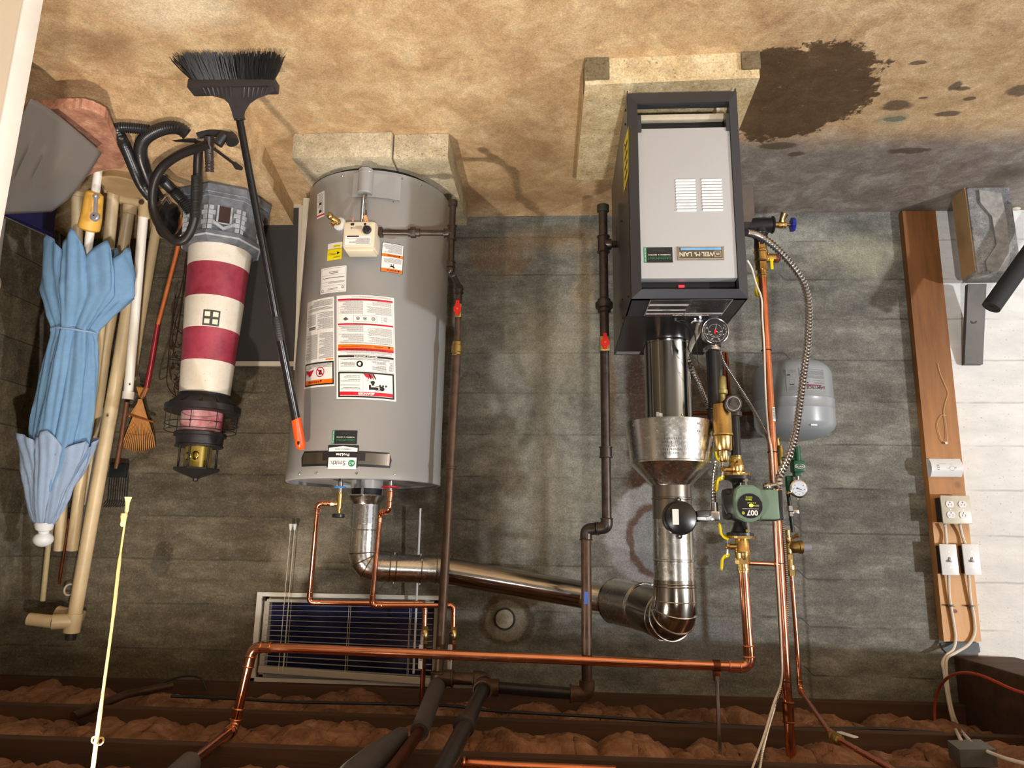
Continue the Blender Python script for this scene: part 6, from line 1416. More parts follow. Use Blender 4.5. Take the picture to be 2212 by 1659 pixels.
specs = [('cream PVC pipe at the far left of the bundle, its foot flared', [(167, 398, .45), (165, 560, .36), (128, 1188, .06)], .022, 1),
         ('cream PVC pipe with a mitred foot just right of the yellow crank', [(247, 398, .47), (232, 560, .35), (204, 800, .24), (156, 1188, .08)], .0225, 2),
         ('cream PVC pipe with a tee foot next to the clean white one', [(281, 438, .36), (262, 560, .27), (228, 750, .165), (200, 960, .08), (188, 1090, .05)], .0235, 3),
         ('cream PVC pipe leaning alone behind the black hose loop', [(341, 470, .16), (335, 508, .155), (300, 710, .10), (283, 820, .08)], .021, 0)]
for lb, pts, r, kind in specs:
    t = thing('pvc_pipe', lb, 'pipe', W(*pts[0])); b = B().tube([W(*q) for q in pts], r, 18); b.build('pipe', pvc_cream, t)
    if kind == 1: b = B().tube([W(168, 396, .455), W(167.5, 402, .45), W(167, 425, .44)], [.038, .036, .024], 20); b.build('flared_foot', pvc_cream, t)
    if kind == 2: b = B().tube([W(249, 392, .475), W(247, 418, .46)], .0275, 18); b.tube([W(247, 400, .47), W(266, 405, .455)], .024, 16); b.build('foot_fitting', pvc_cream, t)
    if kind == 3: b = B().tube([W(282, 436, .362), W(279, 462, .35)], .028, 18); b.build('foot_fitting', pvc_cream, t)
pole('thin_pole', 'thin grey tube rising between the cream pipes and the long pipe', 'pole', [W(226, 880, .10), W(172, 1188, .05)], .010, mat('pale_grey_tube', sr(160, 160, 160), .4), 12)
pole('wooden_pole', 'thin pale wooden pole rising above the umbrella finial', 'pole', [W(115, 1100, .14), W(104, 1180, .10), W(92, 1298, .07)], .0105, mat('pale_pole', sr(176, 158, 118), .6), 10)
pole('copper_rod', 'thin reddish rod poking up above the cream pipes', 'pole', [W(150, 1120, .10), W(128, 1262, .06)], .0052, copper_old, 8)
pole('metal_pole', 'thin brown metal rod with small hooks between the cream pipes', 'pole', [W(262, 690, .17), W(246, 790, .16), (W(222, 930, .13))], .006, mat('rod_brown', sr(120, 104, 84), .5, .3), 8)
pole('bamboo_stake', 'thin beige stake beside the brown hooked rod', 'pole', [W(276, 690, .15), W(252, 830, .13)], .0065, mat('stake_beige', sr(186, 168, 132), .6), 8)
b = B(); b.ring(W(150, 1274, .05), (0, 1, .1), .022, .004, 24, 8); tag(b.build('hose_ring', pvc_white), 'small white plastic ring hanging behind the long cream pipe', 'ring')
# bamboo rake
rk = thing('bamboo_rake', 'little fan-shaped bamboo rake with a red-orange handle standing head up', 'rake', W(395, 480, .30))
kw = lambda py: wl_(py, 480, .30, 900, .05)
KP = lambda px, py, o=0: W(px, py, kw(py)+o)
m_bam = mat('bamboo', sr(206, 142, 72), .5, 0, .18, 20); m_bamd = mat('bamboo_dark', sr(150, 84, 40), .5, 0, .2, 20)
b = B().tube([KP(397, 470), KP(383, 540), KP(352, 660), KP(340, 705)], .0085, 10); b.build('orange_handle', mat('orange_stick', sr(190, 98, 40), .5, 0, .2, 20), rk)
b = B().tube([KP(341, 700), KP(326, 790), KP(317, 836)], [.009, .0105, .0105], 12); b.build('red_handle', mat('crimson_stick', sr(150, 26, 40), .35, 0, .2, 20), rk)
b = B()
for k in range(6): t = k/5; b.tube([KP(296+22*t, 835+4*t, .008), KP(302+9*t, 857, .008)], .003, 6)
b.build('split_collar', m_bam, rk); b = B().tube([KP(318, 836), KP(305, 860, .008)], [.012, .010], 12); b.ring(KP(305, 857, .004), KP(300, 900)-KP(318, 836), .012, .002, 16, 5); b.build('neck', m_bamd, rk)
n = 17
for k in range(n):
    t = k/(n-1); b = B(); x1 = 264+70*t; y1 = 962+8*math.sin(PI*t); xm = 279+41*t
    P = bez([KP(300+6*t, 862, .006), KP(290+25*t, 895, .010), KP(272+58*t, 940, .018), KP(x1, y1, .016), KP(x1+2, y1+4, -.008)], 4)
    b.tube(P, .0026, 5); b.build('tine', m_bam, rk)
b = B(); b.bar(KP(270, 893, .014), KP(333, 912, .014), .008, .014, (0, -1, 0), .002); b.build('brace', m_bamd, rk)
b = B(); b.tube([KP(301, 866, .006), KP(279, 900, .010)], .003, 6); P = [KP(302, 864, .007), KP(283, 898, .012), KP(318, 903, .012)]; b.prism(P, (0, .002, 0)); b.build('fan_sheath', m_bam, rk, smooth=0)
b = B().tube(bez([KP(268, 935, .022), KP(298, 940, .024), KP(330, 936, .022)], 5), .0008, 5); b.build('binding_wire', m_bamd, rk)
# leaf fork
lf = thing('leaf_rake', 'dark rake with long curved black tines on the wall behind the long cream pipe', 'rake', W(272, 880, .08))
b = B().tube([W(274, 868, .10), W(262, 950, .06), W(251, 1012, .045)], .0095, 10); b.build('handle', mat('brown_handle', sr(116, 74, 46), .5, 0, .2), lf)
b = B().box(W(237, 1002, .05), W(276, 1032, .03), .004); b.build('socket_plate', mat('dark_green_black', sr(24, 30, 30), .45), lf)
for k in range(9):
    x = 234+5*k; b = B(); b.tube(bez([W(x+3, 1030, .045), W(x, 1060, .05), W(x-2, 1086, .045), W(x-10, 1095, .03)], 4), .0022, 6); b.build('tine', black_pl, lf)
# wire trellis
tr_ = thing('wire_trellis', 'dark wrought wire garden trellis with scrolls half hidden by the lighthouse', 'trellis', W(380, 600, .1))
m_wi = mat('rusty_wire', sr(70, 48, 36), .5, .5, .3, 30)
TP = lambda px, py: W(px, py, .14-(py-500)*.0002)
curves = [[(405, 520), (396, 600), (372, 700), (363, 780), (361, 830), (378, 855), (392, 862)], [(409, 520), (400, 600), (388, 680), (375, 760), (366, 775)], [(396, 640), (372, 655), (374, 690), (386, 715), (398, 722)],
          [(362, 812), (346, 820), (345, 805), (352, 780), (364, 740), (378, 640)], [(400, 560), (392, 650), (378, 700), (372, 740), (380, 772), (398, 775)], [(366, 776), (398, 780)], [(370, 820), (368, 795), (380, 785), (392, 800), (386, 815), (376, 808)], [(382, 862), (376, 835), (392, 822), (400, 838)], [(372, 855), (390, 870), (400, 868)], [(398, 735), (384, 750), (370, 735)], [(396, 800), (384, 830), (396, 850)]]
for c in curves:
    b = B().tube(bez([TP(*q) for q in c], 6), .0022, 6); b.build('wire', m_wi, tr_)
b = B()
for q in ((372, 752), (380, 820), (374, 795)):
    p = TP(*q); b.ball(p, .010, 8, (1.2, .25, .7))
b.build('leaf', m_wi, tr_)
# ------------------------------------------------------------------ hoses of the vacuum
vh = thing('vacuum_hose', 'tangle of black ribbed vacuum hose lying on the floor by the lighthouse', 'hose', W(420, 300, .70))
zl = lambda p, z: V((p.x, p.y, max(p.z, z)))
def ledge(p):
    w = -p.y; t = (p.x-1.1)/1.2; w1, w2 = .70+.06*t, 1.0+.2*t
    return .09*max(0, min(1, (w2-w)/(w2-w1)))
def HP(l):
    out = []
    for x, y, h in l:
        z = .05
        for k in range(6): z = ledge(Zp(x, y, z))+h
        out.append(Zp(x, y, z))
    return out
m_h = mat('hose_black', (.018, .017, .018), .3, 0, .2)
h1 = HP([(404, 290, .035), (388, 278, .03), (362, 276, .028), (330, 287, .028), (308, 306, .03), (303, 335, .03), (314, 372, .03), (328, 404, .035), (345, 430, .06)])
b = B().corr(bez(h1, 8), .021, .0075, .07, 14); b.build('ribbed_hose', m_h, vh)
h2 = HP([(322, 281, .022), (300, 278, .022), (262, 276, .022), (254, 283, .022), (264, 305, .055), (277, 335, .06), (292, 372, .06), (305, 400, .06), (322, 424, .07), (338, 440, .09)])
b = B().corr(bez(h2, 8), .017, .0075, .1, 12); b.build('ribbed_hose', m_h, vh)
h3 = [Zp(350, 388, .15), Zp(372, 410, .16), W(395, 435, .58), W(412, 458, .56)]
b = B().corr(bez(h3, 8), .020, .0075, .1, 12); b.build('ribbed_hose', m_h, vh)
h4 = [W(452, 312, .80), W(420, 322, .78), W(385, 336, .76), W(352, 360, .73), W(334, 392, .70), W(329, 435, .66), W(336, 470, .64), (W(354, 500, .63)), W(378, 521, .62), W(402, 515, .62), W(417, 485, .63), W(424, 440, .65), W(426, 390, .68), W(428, 340, .73), W(431, 304, .78)]
b = B().tube(bez(h4, 8), .0160, 14); b.build('smooth_hose', mat('hose_smooth', sr(38, 33, 32), .42), vh)
b = B().corr([W(424, 380, .70), W(421, 470, .65)], .0170, .005, .05, 14); b.build('cuff', black_rub, vh)
b = B().tube([W(452, 296, .80), W(451, 330, .78), W(452, 350, .77)], [.018, .0145, .0145], 16)
b.corr([W(452, 330, .78), W(453, 372, .75)], .0145, .012, .08, 14); b.build('hose_end', mat('hose_grey', sr(58, 50, 48), .4), vh)
b = B().tube(bez([W(430, 290, .80), W(452, 284, .81), W(478, 290, .81), W(496, 296, .81), W(503, 308, .81)], 6), [.016]*18+[.022]*7, 16); b.tube([W(470, 312, .82), W(478, 300, .82), W(487, 292, .82)], .017, 12); b.build('nozzle', black_rub, vh)
b = B().bar(W(372, 302, .78), W(424, 304, .79), .012, .012, bev=.003); b.build('latch_bar', black_pl, vh)
b = B().tube(bez([W(398, 297, .79), W(408, 286, .80), W(424, 276, .81), W(432, 288, .81), (W(428, 300, .8))], 6), .0035, 8); b.build('cord_loop', black_rub, vh)
b = B().bar(W(462, 321, .79), W(506, 354, .78), .010, .004, (0, -1, 0)); b.build('strap', black_pl, vh)
b = B().tube([W(506, 353, .78), W(512, 360, .78), W(522, 364, .78)], [.008, .011, .007], 10); b.build('plug', black_rub, vh)
vb_ = thing('shop_vacuum', 'black plastic vacuum machine wedged behind the hose loop', 'vacuum cleaner', W(370, 470, .3))
b = B().ball(W(362, 468, .34)+V((0, 0, .01)), .076, 22, (.62, .7, 1.15)); b.build('motor_housing', black_pl, vb_)
b = B().tube(bez([W(405, 440, .46), W(404, 475, .46), W(392, 505, .45), W(368, 520, .44)], 6), .013, 12); b.build('carry_handle', mat('gloss_black2', (.01, .01, .011), .15), vb_)
b = B().tube([W(352, 440, .44), W(362, 428, .46), W(370, 440, .45)], .008, 10); b.build('chrome_latch', zinc, vb_)
# ------------------------------------------------------------------ shovels, pink batt
sv = thing('snow_shovel', 'grey plastic snow shovel blade propped up beside the door', 'shovel', W(110, 220, .9))
m_sh = mat('grey_shovel_plastic', sr(112, 106, 100), .28, 0, .03, 6)
nu, nv = 26, 22; vs = []
# grid: s across the blade, t along it
c00, c10, c11, c01 = Zp(66, 214, .16), Zp(220, 330, .17), W(112, 458, .74), W(-60, 468, .88)
for i in range(nu+1):
    s = i/nu
    for j in range(nv+1):
        t = j/nv
        p = c00*(1-s)*(1-t)+c10*s*(1-t)+c11*s*t+c01*(1-s)*t
        bow = math.sin(PI*s)*.055*(1-.3*t); edge = .016*math.sin(PI*t)*(s**3)
        rib = sum(.020*math.exp(-((s-c_)/.035)**2)*min(1, max(0, (t-.15)*4))*min(1, max(0, (.75-t)*5)) for c_ in (.38, .58, .76))
        n = V((-.25, -.86, .42)); out = V((.35, -.15, -.75))
        vs.append(p+n*(bow*1.1)+n*rib*.7+out*(.05*math.sin(PI*s)*(1-t)) - V((.2, 0, -.9))*(.03*math.sin(PI*t)*s))
fs = [(i*(nv+1)+j, i*(nv+1)+j+1, (i+1)*(nv+1)+j+1, (i+1)*(nv+1)+j) for i in range(nu) for j in range(nv)]
b = B(); b.add(vs, fs); o = b.build('blade', m_sh, sv, smooth=60); md = o.modifiers.new('t', 'SOLIDIFY'); md.thickness = .004
b = B().tube([c01.lerp(c11, .3)+V((0, .02, 0)), c01.lerp(c11, .3)+V((.12, .18, .35))], .014, 12); b.build('handle', m_sh, sv)
nv_ = thing('snow_shovel', 'navy blue shovel blade peeking out under the grey one', 'shovel', W(70, 480, .5))
b = B(); pts = [W(0, 462, .52), W(30, 478, .50), W(112, 512, .46), W(116, 508, .455), W(119, 470, .47), W(128, 432, .50), W(60, 430, .54)]
b.prism(pts, (.004, .006, .002)); o = b.build('blade', mat('navy_plastic', sr(28, 26, 72), .3), nv_, smooth=30)
b = B().tube([W(0, 464, .528), W(112, 514, .468)], .003, 6); b.build('metal_edge', zinc, nv_)
b = B(); ol = [(70, 238), (135, 234), (176, 233), (200, 240), (226, 253), (240, 285), (272, 352), (262, 364), (232, 366), (206, 372), (150, 400), (60, 396)]
rr = random.Random(8); P = []
for a, c in zip(ol, ol[1:]+ol[:1]):
    for k in range(6): t = k/6; P.append(Zp(a[0]+(c[0]-a[0])*t+rr.uniform(-.6, .6), a[1]+(c[1]-a[1])*t+rr.uniform(-.5, .5), .125))
b.prism(P, (0, 0, -.035)); m_pk = NT('pink_rough_board'); n_ = m_pk.noise(22, 6, .75); m_pk.set(m_pk.ramp(n_, [(.3, sr(150, 96, 76)), (.55, sr(204, 146, 118)), (.75, sr(240, 196, 168))]), .9); m_pk.bump(m_pk.noise(70, 5, .8), .7, .01)
tag(b.build('carpet_offcut', m_pk.m, smooth=0), 'rough pinkish offcut lying flat between the shovel and the black hose', 'carpet')
b = B().box(Zp(60, 380, .09), Zp(285, 398, .09)+V((0, 0, .03)), .004)
b = B(); q = Zp(262, 392, .09); b.lathe((q.x-.02, q.y-.015, .09), (0, 0, 1), [(0, .075), (.03, .085), (.036, .082)], 28); tag(b.build('stepping_stone', mat('tan_stone', sr(186, 156, 112), .8, 0, .15, 10, bump=.2)), 'round tan disc behind the pink offcut, at the feet of the pipes', 'stone')
# ------------------------------------------------------------------ window screens and white rods
m_mesh = mat('dark_screen_mesh', sr(58, 56, 54), .7, 0, .12, 200)
m_fr = mat('screen_frame', sr(206, 196, 176), .5, 0, .05, 8)
def screen(label, w0, w1, xa, xb, ybot, ytop):
    t = thing('window_screen', label, 'window screen', W(xa, ybot, w0))
    a, c, d, e = W(xa, ybot, w0), W(xb, ybot, w0), W(xb-10, ytop, w1), W(xa-10, ytop, w1)
    for p in (a, c): p.z = max(p.z, .004)
    b = B(); b.prism([a, c, d, e], (0, .003, 0)); b.build('mesh_panel', m_mesh, t, smooth=0)
    for p, q in ((a, c), (c, d), (d, e), (e, a)): b = B().bar(p, q, .020, .012, (0, -1, 0)); b.build('frame_bar', m_fr, t, smooth=0)
screen('dark mesh window screen with a cream frame, behind the lighthouse and broom', .14, .04, 652, 500, 440, 786)
t = thing('window_screen', 'second cream screen frame tucked edge-on behind the first', 'window screen', W(662, 430, .27)); a, c = W(664, 428, .265), W(642, 800, .10); b = B().bar(a, c, .012, .030, (1, 0, 0)); b.build('frame_bar', m_fr, t, smooth=0)
pole('white_rod', 'white plastic rod standing closest to the water heater', 'rod', [W(679, 426, .36), W(647, 962, .17)], .0085, pvc_white, 12)
pole('white_rod', 'flat white strip bowing between the screens and the rod', 'rod', [W(669, 430, .31), W(655, 560, .24), W(648, 700, .2), W(650, 800, .17)], .004, pvc_white, 8)
# ------------------------------------------------------------------ round plug in the wall
q = W(1090, 1337, 0); t = thing('vent_hole', 'small round hole in the wall stuffed with crumpled pale filler, between the two flues', 'vent', (q.x, -.01, q.z))
b = B(); b.ring((q.x, -.003, q.z), (0, 1, 0), .0405, .0035, 40, 6); b.build('hole_rim', black_rub, t)
b = B(); rr = random.Random(4)
for k in range(16):
    r0 = rr.uniform(0, .026); a = rr.uniform(0, 7); b.ring((q.x+r0*math.cos(a)*.7, -.004, q.z+r0*math.sin(a)*.7), (rr.uniform(-.3, .3), 1, rr.uniform(-.3, .3)), rr.uniform(.006, .014), .003, 14, 6)
b.lathe((q.x, .0, q.z), (0, -1, 0), [(0, .038), (.004, .036)], 30); b.build('filler', mat('pale_filler', sr(168, 160, 140), .9, 0, .2, 60, bump=.4), t)
# ------------------------------------------------------------------ wooden board with the electrics
def board_mat():
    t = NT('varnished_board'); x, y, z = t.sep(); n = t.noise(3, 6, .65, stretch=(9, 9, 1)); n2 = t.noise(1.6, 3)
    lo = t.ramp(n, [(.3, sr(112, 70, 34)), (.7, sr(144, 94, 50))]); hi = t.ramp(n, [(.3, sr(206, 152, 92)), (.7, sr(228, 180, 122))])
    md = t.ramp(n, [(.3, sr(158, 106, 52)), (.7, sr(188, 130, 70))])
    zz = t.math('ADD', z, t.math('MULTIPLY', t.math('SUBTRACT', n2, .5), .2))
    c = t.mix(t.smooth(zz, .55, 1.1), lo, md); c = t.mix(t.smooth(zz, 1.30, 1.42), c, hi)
    k1 = t.spot((x, z), -1.535, 1.685, .012, .010, .5); c = t.mix(k1, c, sr(120, 66, 34)); k2 = t.spot((x, z), -1.60, 1.20, .02, .022, .8); c = t.mix(t.math('MULTIPLY', k2, .6), c, sr(120, 66, 34))
    t.set(c, .5); t.bump(n, .12, .003); return t.m
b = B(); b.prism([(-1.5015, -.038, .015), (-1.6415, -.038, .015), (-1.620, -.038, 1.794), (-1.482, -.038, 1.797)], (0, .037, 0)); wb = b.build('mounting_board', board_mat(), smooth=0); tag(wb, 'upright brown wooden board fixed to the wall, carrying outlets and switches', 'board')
q = W(2043, 957, .045); tw = thing('twine', 'loop of thin pale twine hanging from a screw on the brown board', 'string', (q.x, -.045, q.z-.1))
b = B().tube(bez([W(2026, 785, .042), W(2031, 806, .042), W(2042, 832, .042), W(2048, 850, .042), W(2041, 876, .042), W(2040, 895, .043), W(2045, 925, .044), W(2046, 950, .046), (q.x, -.05, q.z)], 5), .0011, 6); b.tube(bez([(q.x, -.05, q.z), W(2033, 948, .044), W(2026, 925, .044), W(2026, 912, .043), W(2033, 898, .043), W(2044, 897, .043)], 5), .0011, 6); b.build('string', mat('twine_mat', sr(226, 196, 150), .7), tw)
b = B().lathe((q.x, -.037, q.z), (0, -1, 0), [(0, .003), (.010, .003), (.011, .005), (.013, .005)], 12); b.build('screw', zinc, tw)
# alarm
al = thing('co_alarm', 'white carbon monoxide alarm on the board', 'alarm', (-1.55, -.06, 1.10))
xa, xb, z0, z1 = -1.488, -1.608, W(2050, 990, .075).z, W(2050, 1029, .075).z
b = B(); prof = [(z0, -.038), (z0, -.060), (z0+(z1-z0)*.25, -.072), (z0+(z1-z0)*.5, -.076), (z0+(z1-z0)*.75, -.072), (z1, -.060), (z1, -.038)]
b.prism([(xa, y, z) for z, y in prof], (xb-xa, 0, 0)); ab = b.build('case', white_pl, al, smooth=35)
zm = (z0+z1)/2; ma = plane((-1.548, -.0765, zm), (1, 0, 0), (0, 0, 1))
b = B()
for k, w in ((-.008, .005), (-.0, .008), (.008, .005)): rect(b, ma, .036-w/2-.002, k-.001, .036+w/2, k+.0012)
b.build('sounder_slots', black_gap, ab, smooth=0)
b = B(); rect(b, ma, .005, -.014, .032, -.0132); rect(b, ma, -.022, -.013, -.012, -.0122); annu(b, ma, -.018, .004, .0090, .0096); fine(b, ma, -.034, -.004, -.027, .006, .0035, .0002, .4, 1, .005, False); fine(b, ma, -.008, .0, .002, .006, .003, .0002, .4, 1, .005, False); b.build('grey_print', ink_soft, ab, smooth=0)
# outlet box
ob = thing('outlet_box', 'beige four-socket outlet plate on a black box above the alarm', 'electrical outlet', (-1.55, -.08, 1.25))
c_ = W(2031, 1070, .086), W(2100, 1132, .086); xo0, xo1 = c_[0].x+.001, c_[1].x-.002; zo0, zo1 = c_[0].z, c_[1].z
b = B().box((xo0-.002, -.08, zo0+.008), (xo1+.01, -.038, zo1-.006), .002); b.build('back_box', black_rub, ob)
b = B().box((xo0, -.088, zo0), (xo1, -.080, zo1), .003); pl2 = b.build('cover_plate', mat('ivory_plate', sr(206, 202, 184), .35), ob)
xm, zm = (xo0+xo1)/2, (zo0+zo1)/2; k = 0
for sx in (-1, 1):
    for sz in (-1, 1):
        cx, cz = xm+sx*.0235, zm+sz*.0205; mm = plane((cx, -.0885, cz), (1, 0, 0), (0, 0, 1))
        b = B(); pts = [(.0155*math.cos(a), .0155*math.sin(a)) for a in [2*PI*i/28 for i in range(28)]]; pts = [(x, max(-.0125, min(.0125, y))) for x, y in pts]
        b.prism([mm(*p) for p in pts], (0, -.0015, 0)); sk = b.build('socket', white_pl, pl2, smooth=0)
        b = B(); rect(b, mm, -.0066, -.002, -.005, .006, .0018); rect(b, mm, .005, -.002, .0066, .006, .0018); disc(b, mm, 0, -.0075, .0024, .0018, 12); b.build('slots', ink, sk, smooth=0)
b = B()
for sx in (-1, 1): b.lathe((xm+sx*.0235, -.088, zm), (0, -1, 0), [(0, .003), (.0015, .0025)], 10)
b.build('plate_screw', zinc, pl2)
# switches
for nm, xl, xr in (('nearest the wall corner of bare concrete', 2028, 2076), ('overlapping the white painted wall', 2077, 2124)):
    a, c = W(xl, 1175, .072), W(xr, 1243, .072); dz = .004
    t = thing('light_switch', 'white toggle switch plate %s, below the cable clips' % ('on the bare-concrete side of the board' if xl < 2050 else 'on the white-wall side of the board'), 'light switch', ((a.x+c.x)/2, -.06, a.z))
    b = B().box((a.x-.003, -.068, a.z+.006), (c.x+.012, -.038, c.z-.006), .002); b.build('back_box', black_rub, t)
    b = B().box((a.x, -.0745, a.z), (c.x+.006, -.068, c.z), .0028); p_ = b.build('cover_plate', white_pl, t)
    cx, cz = (a.x+c.x+.006)/2, (a.z+c.z)/2; mm = plane((cx, -.0750, cz), (1, 0, 0), (0, 0, 1))
    b = B().box((cx-.004, -.0765, cz-.009), (cx+.004, -.0745, cz+.009)); b.build('toggle_slot', mat('grey_slot', sr(120, 120, 124), .5), p_, smooth=0)
    b = B().bar((cx, -.074, cz+.0), (cx, -.086, cz+.008), .0075, .007, bev=.001); b.build('toggle', white_pl, p_)
    b = B()
    for s in (-1, 1): b.lathe((cx, -.0745, cz+s*.030), (0, -1, 0), [(0, .003), (.001, .0025)], 10)
    b.build('plate_screw', zinc, p_)
# cables
def cb(label, pts, r=.0055): return cable('electrical_cable', label, pts, r, wire_white)
cb('short white cable from the outlet box up to the switch on the bare-concrete side', [W(2041, 1132, .060), W(2043, 1155, .050), W(2044, 1178, .055)])
cb('short white cable from the outlet box up to the switch on the white-wall side', [W(2073, 1132, .060), W(2078, 1155, .050), W(2086, 1178, .055)])
cb('white cable from the bare-concrete-side switch up to the ceiling', [W(2049, 1240, .055), W(2051, 1290, .048), W(2059, 1340, .046), W(2064, 1378, .046), W(2059, 1402, .05), W(2044, 1416, .06), W(2036, 1432, .07), W(2039, 1450, .075), W(2046, 1500, .09), W(2054, 1540, .12), W(2062, 1570, .18), Zp(2077, 1602, 1.988)], .0056)
cb('white cable from the white-wall-side switch curving to join the other at the beam', [W(2092, 1240, .055), W(2096, 1290, .048), W(2104, 1335, .046), W(2105, 1368, .046), W(2092, 1392, .05), W(2064, 1410, .06), W(2046, 1422, .07), W(2044, 1445, .078), W(2050, 1500, .092), W(2060, 1545, .12), W(2074, 1575, .18), Zp(2098, 1604, 1.988)], .0056)
for px, py, lb in ((2053, 1308, 'on the bare-concrete side'), (2097, 1309, 'on the white-wall side')):
    q = W(px, py, .048); b = B().box((q.x-.013, -.056, q.z-.003), (q.x+.013, -.038, q.z+.003), .001); tag(b.build('cable_clip', black_pl), 'small black staple holding the cable to the board %s' % lb, 'cable clip')
cable('orange_cord', 'orange extension cord drooping across the dark timber beam', [W(2019, 1560, .12), W(2020, 1520, .12), W(2030, 1485, .16), W(2050, 1462, .26), W(2080, 1453, .40), W(2115, 1458, .5), W(2150, 1472, .55), W(2190, 1490, .6), W(2240, 1505, .65)], .005, mat('orange_jacket', sr(176, 64, 30), .5))
jb_ = thing('ceiling_junction_box', 'grey square junction box under the joists at the timber beam', 'junction box', (-1.33, -.46, 1.98))
q4 = [Zp(x, y, 1.985) for x, y in ((2046, 1599), (2118, 1597), (2152, 1619), (2072, 1619))]; jb_.location = q4[0]; b = B().prism(q4, (0, 0, .045)); b.build('box', mat('box_grey', sr(104, 106, 106), .5, .3), jb_, smooth=0)
cable('electrical_cable', 'white cable leaving the ceiling junction box towards the frame edge', [Zp(2130, 1622, 1.99), Zp(2150, 1630, 1.99), Zp(2178, 1640, 1.985), Zp(2240, 1656, 1.98)], .005, wire_white)
# grey mortar on the wall above the board
b = B(); P = [W(x, y, 0) for x, y in ((2030, 1390), (2060, 1386), (2112, 1388), (2116, 1408), (2100, 1416), (2050, 1417), (2036, 1402))]; b.prism(P, (0, -.006, 0)); tag(b.build('mortar_patch', mat('blue_grey_mortar', sr(112, 118, 122), .8, 0, .15, 30, bump=.3), smooth=0), 'blue-grey mortar patch on the wall above the brown board', 'mortar patch')
# ------------------------------------------------------------------ pier, plate, foam tube
m_pier = stone('worn_grey_concrete', sr(104, 106, 110), sr(138, 138, 138), sr(176, 174, 170), .6)
px0, px1 = -1.672, -1.847
pr = thing('concrete_pier', 'rough grey concrete pier at the foot of the white wall', 'concrete pier', (-1.76, -.12, 0))
b = B().box((px1, -.222, 0), (px0, -.105, .378), .016); b.build('pier_block', m_pier, pr)
b = B().box((px0-.002, -.212, 0), (px0+.002, -.115, .362)); lab(b.build('painted_side', mat('tan_paint', sr(176, 146, 104), .7, 0, .12, 12), pr, smooth=0), 'tan painted side')
b = B(); P = [W(x, y, .2225) for x, y in ((2112, 412), (2160, 420), (2172, 480), (2178, 560), (2170, 588), (2130, 586), (2126, 566), (2150, 530), (2140, 470), (2115, 440))]; b.prism(P, (0, -.010, 0)); b.build('broken_crust', mat('crust_pale', sr(158, 156, 152), .9, 0, .3, 30, bump=.6), pr, smooth=0)
sp2 = thing('steel_plate', 'dark upright slab with a bolt hole standing on the concrete pier', 'metal plate', (-1.73, -.03, .378))
b = B(); a = V((-1.695, -.045, .379)); P = [(-1.697, -.108, .3785), (-1.771, -.108, .3785), (-1.765, -.024, .700), (-1.692, -.024, .700)]; b.prism(P, (0, .022, 0)); b.build('slab', mat('slab_dark_grey', sr(84, 80, 76), .5, .3, .2, 8), sp2, smooth=0)
q = W(2102, 693, .065); b = B(); b.ring((q.x, -.0665, q.z), (0, 1, .26), .011, .0035, 24, 6); h_ = b.build('countersink', mat('slab_light', sr(110, 106, 102), .4, .4), sp2); b = B(); b.ball((q.x, -.066, q.z), .0075, 12, (1, .3, 1)); b.build('bolt', zinc, h_)
ft0, ft1 = W(2141, 664, .30), W(2300, 440, .34)
ft = thing('foam_tube', 'black foam pipe sleeve leaning in from the frame edge over the white wall', 'pipe insulation', ft1)
b = B().tube([ft0, ft1], .033, 26); b.build('sleeve', mat('foam_black', sr(36, 38, 42), .75, 0, .15, 60, bump=.1), ft)
dd = (ft0-ft1).normalized(); b = B().lathe(ft0+dd*.0006, dd, [(0, .011), (.0004, .011)], 20); b.build('bore', black_gap, ft, smooth=0)
q = Zp(2194, 447, 0); b = B().ball((q.x, q.y, .008), .016, 12, (1.3, .7, .5)); tag(b.build('pebble', mat('pebble_cream', sr(214, 206, 186), .7)), 'small pale pebble on the floor right of the concrete pier', 'pebble')
# ------------------------------------------------------------------ pipes under the joists
m_foam = mat('foam_grey_sleeve', sr(78, 74, 74), .8, 0, .12, 20)
dt = thing('drain_tee', 'old brown iron fittings and pipe where the heater gas pipe meets the joists', 'pipe fitting', (GX, -.53, 1.86))
gxt, gyt = GX, gD.y
tz = W(945, 1470, .53).z
b = B().cyl((gxt, gyt, 1.872), (gxt, gyt, tz+.02), .026, n=20); b.ring((gxt, gyt, 1.874), (0, 0, 1), .025, .004, 24, 6); b.cyl((gxt, gyt, tz-.008), (gxt-.045, gyt, tz-.008), .026, n=20); b.ring((gxt-.045, gyt, tz-.008), (1, 0, 0), .026, .004, 24, 6); b.build('tee', steel_brown, dt)
el2 = V((W(1048, 1478, .50).x, gyt, tz-.008))
b = B().cyl((gxt-.04, gyt, tz-.008), el2+V((.02, 0, 0)), .019, n=18); b.build('cross_pipe', steel_brown, dt)
b = B(); elbow(b, V((gxt, gyt, el2.z)), el2, el2+V((.0, -1, .15)), .026, .036); b.ring(el2+V((0, -.038, .006)), (0, 1, -.15), .026, .004, 24, 6); b.build('elbow', steel_brown, dt)
jt = el2+V((-.004, -.075, .010))
b = B().cyl(el2+V((0, -.03, .004)), jt, .020, n=18).ball(jt, .030); b.cyl(jt, jt+V((-.05, 0, 0)), .026, n=18); b.ring(jt+V((0, -.03, .004)), (0, 1, 0), .028, .004, 24, 6); b.build('junction', steel_brown, dt)
rn = thing('black_drain_pipe', 'black iron pipe under the joists running towards the camera, right of the foam-wrapped one', 'pipe', jt)
b = B().cyl(jt+V((0, -.026, .004)), (jt.x+.004, -1.9, jt.z+.012), .021, n=18); b.build('pipe', black_pipe, rn)
b = B()
b = B().lathe((jt.x+.002, -1.02, jt.z+.006), (0, -1, 0), [(0, .022), (.002, .028), (.05, .028), (.052, .022)], 20); b.build('coupling', steel_black, rn)
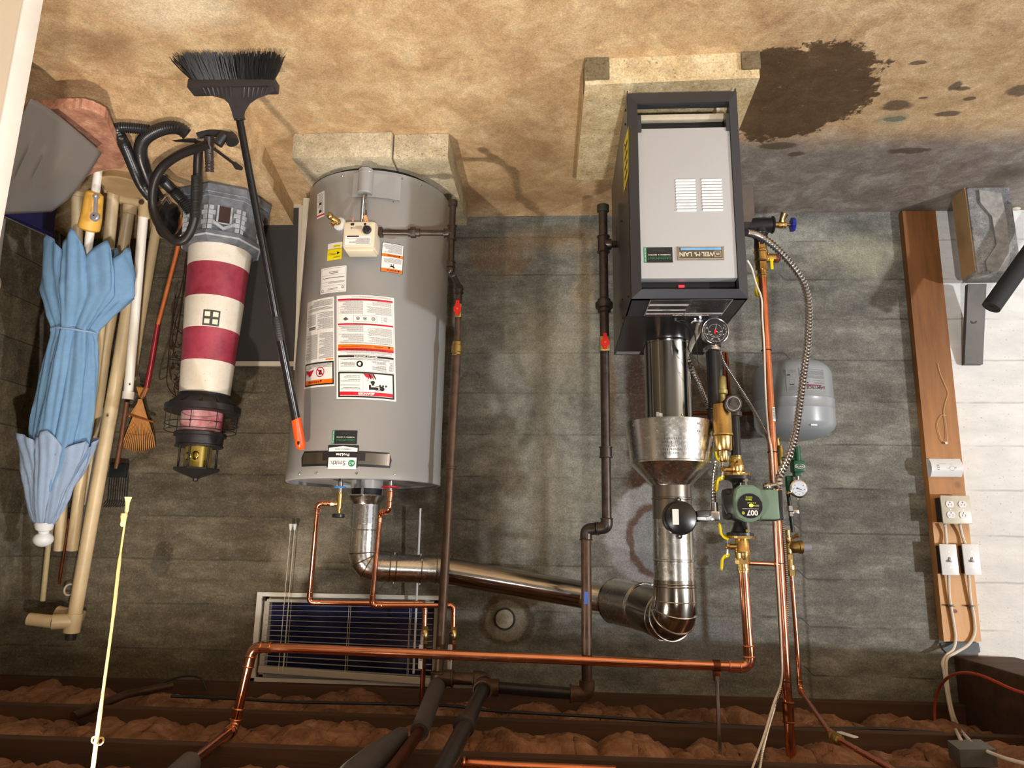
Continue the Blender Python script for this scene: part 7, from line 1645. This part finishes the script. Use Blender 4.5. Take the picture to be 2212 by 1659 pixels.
hz_ = thing('horizontal_gas_pipe', 'dark iron pipe along the wall top joining the boiler gas pipe to the brown fittings', 'gas pipe', (-.05, -.6, jt.z))
ge = V((e1.x, e1.y, jt.z+.006))
b = B(); b.tube(fillet([V((e1.x, e1.y, ge.z-.04)), ge, ge+V((.05, .0, 0))], .03), .024, 18); b.ring(ge+V((.05, 0, 0)), (1, 0, 0), .025, .004, 24, 6); b.build('elbow', steel_brown, hz_)
b = B().cyl(ge+V((.045, 0, 0)), jt+V((-.05, 0, -.0)), .0185, n=18); b.build('pipe', black_pipe, hz_)
fp2 = V((gxt, gyt-.03, tz+.012)); z9 = 1.985
s1_ = thing('foam_wrapped_pipe', 'grey foam-wrapped pipe under the joists running towards the camera from the brown tee', 'pipe', fp2)
b = B().tube([fp2, V((gxt+.005, -.82, z9))], .027, 18); b.build('foam_sleeve', m_foam, s1_)
b = B().tube([V((gxt+.005, -.80, z9)), V((gxt+.005, -1.7, z9))], .016, 14); b.build('bare_pipe', copper_old, s1_)
b = B().tube([V((gxt+.050, -.86, z9)), V((gxt+.070, -1.06, z9)), V((gxt+.075, -1.25, z9-.01)), V((gxt+.07, -1.7, z9-.01))], [.022, .034, .036, .036], 18); b.build('second_sleeve', m_foam, s1_)
b = B().tube([W(998, 1648, 1.15), W(1110, 1655, 1.15), W(1330, 1664, 1.15)], .0105, 12); b.ring(W(1003, 1648, 1.15), (1, 0, 0), .012, .003, 16, 6); tag(b.build('copper_pipe', MT['copper_aged_bright']), 'short bright copper pipe under the third joist at the picture edge', 'pipe')
cable('black_cable', 'thin black cable stapled along the second joist', [W(370, 1504, .36), W(480, 1508, .36), W(620, 1516, .36), W(760, 1519, .36), W(960, 1524, .36), W(1060, 1535, .36), W(1300, 1549, .36), W(1500, 1562, .36), W(1700, 1573, .36), W(1900, 1574, .36), W(2040, 1584, .36)], .0055, black_rub)
b = B().tube([W(158, 1548, .50), W(272, 1500, .28), W(372, 1480, .16)], .015, 12); tag(b.build('rusty_pipe', steel_brown), 'rusty old pipe crossing under the joists at an angle above the corner', 'pipe')
cable('black_cable', 'black cable loop hanging from the wall top above the corner', [W(316, 1496, .20), W(322, 1484, .18), W(345, 1478, .16), W(380, 1464, .10), W(415, 1460, .08), W(436, 1468, .08), W(446, 1490, .08)], .004, black_rub)
lv_ = thing('ceiling_valve', 'small brass valve with a pale lever on the slanting copper feed pipe', 'valve', W(1795, 1580, .6))
A_ = tp[2]; C_ = tp[3]; q = A_.lerp(C_, .06); dd = (C_-A_).normalized()
b = B().lathe(q-dd*.03, dd, [(0, .010), (.006, .015), (.018, .015), (.022, .012), (.03, .016), (.042, .016), (.048, .012), (.056, .014), (.062, .010)], 16); b.build('body', brass_dull, lv_)
b = B().bar(q+V((-.01, -.0, -.016)), q+V((-.01, 0, -.016))+V((dd.x*.06-.02, dd.y*.06, dd.z*.06)), .016, .004, (0, 0, 1), .001); b.build('lever', white_pl, lv_)
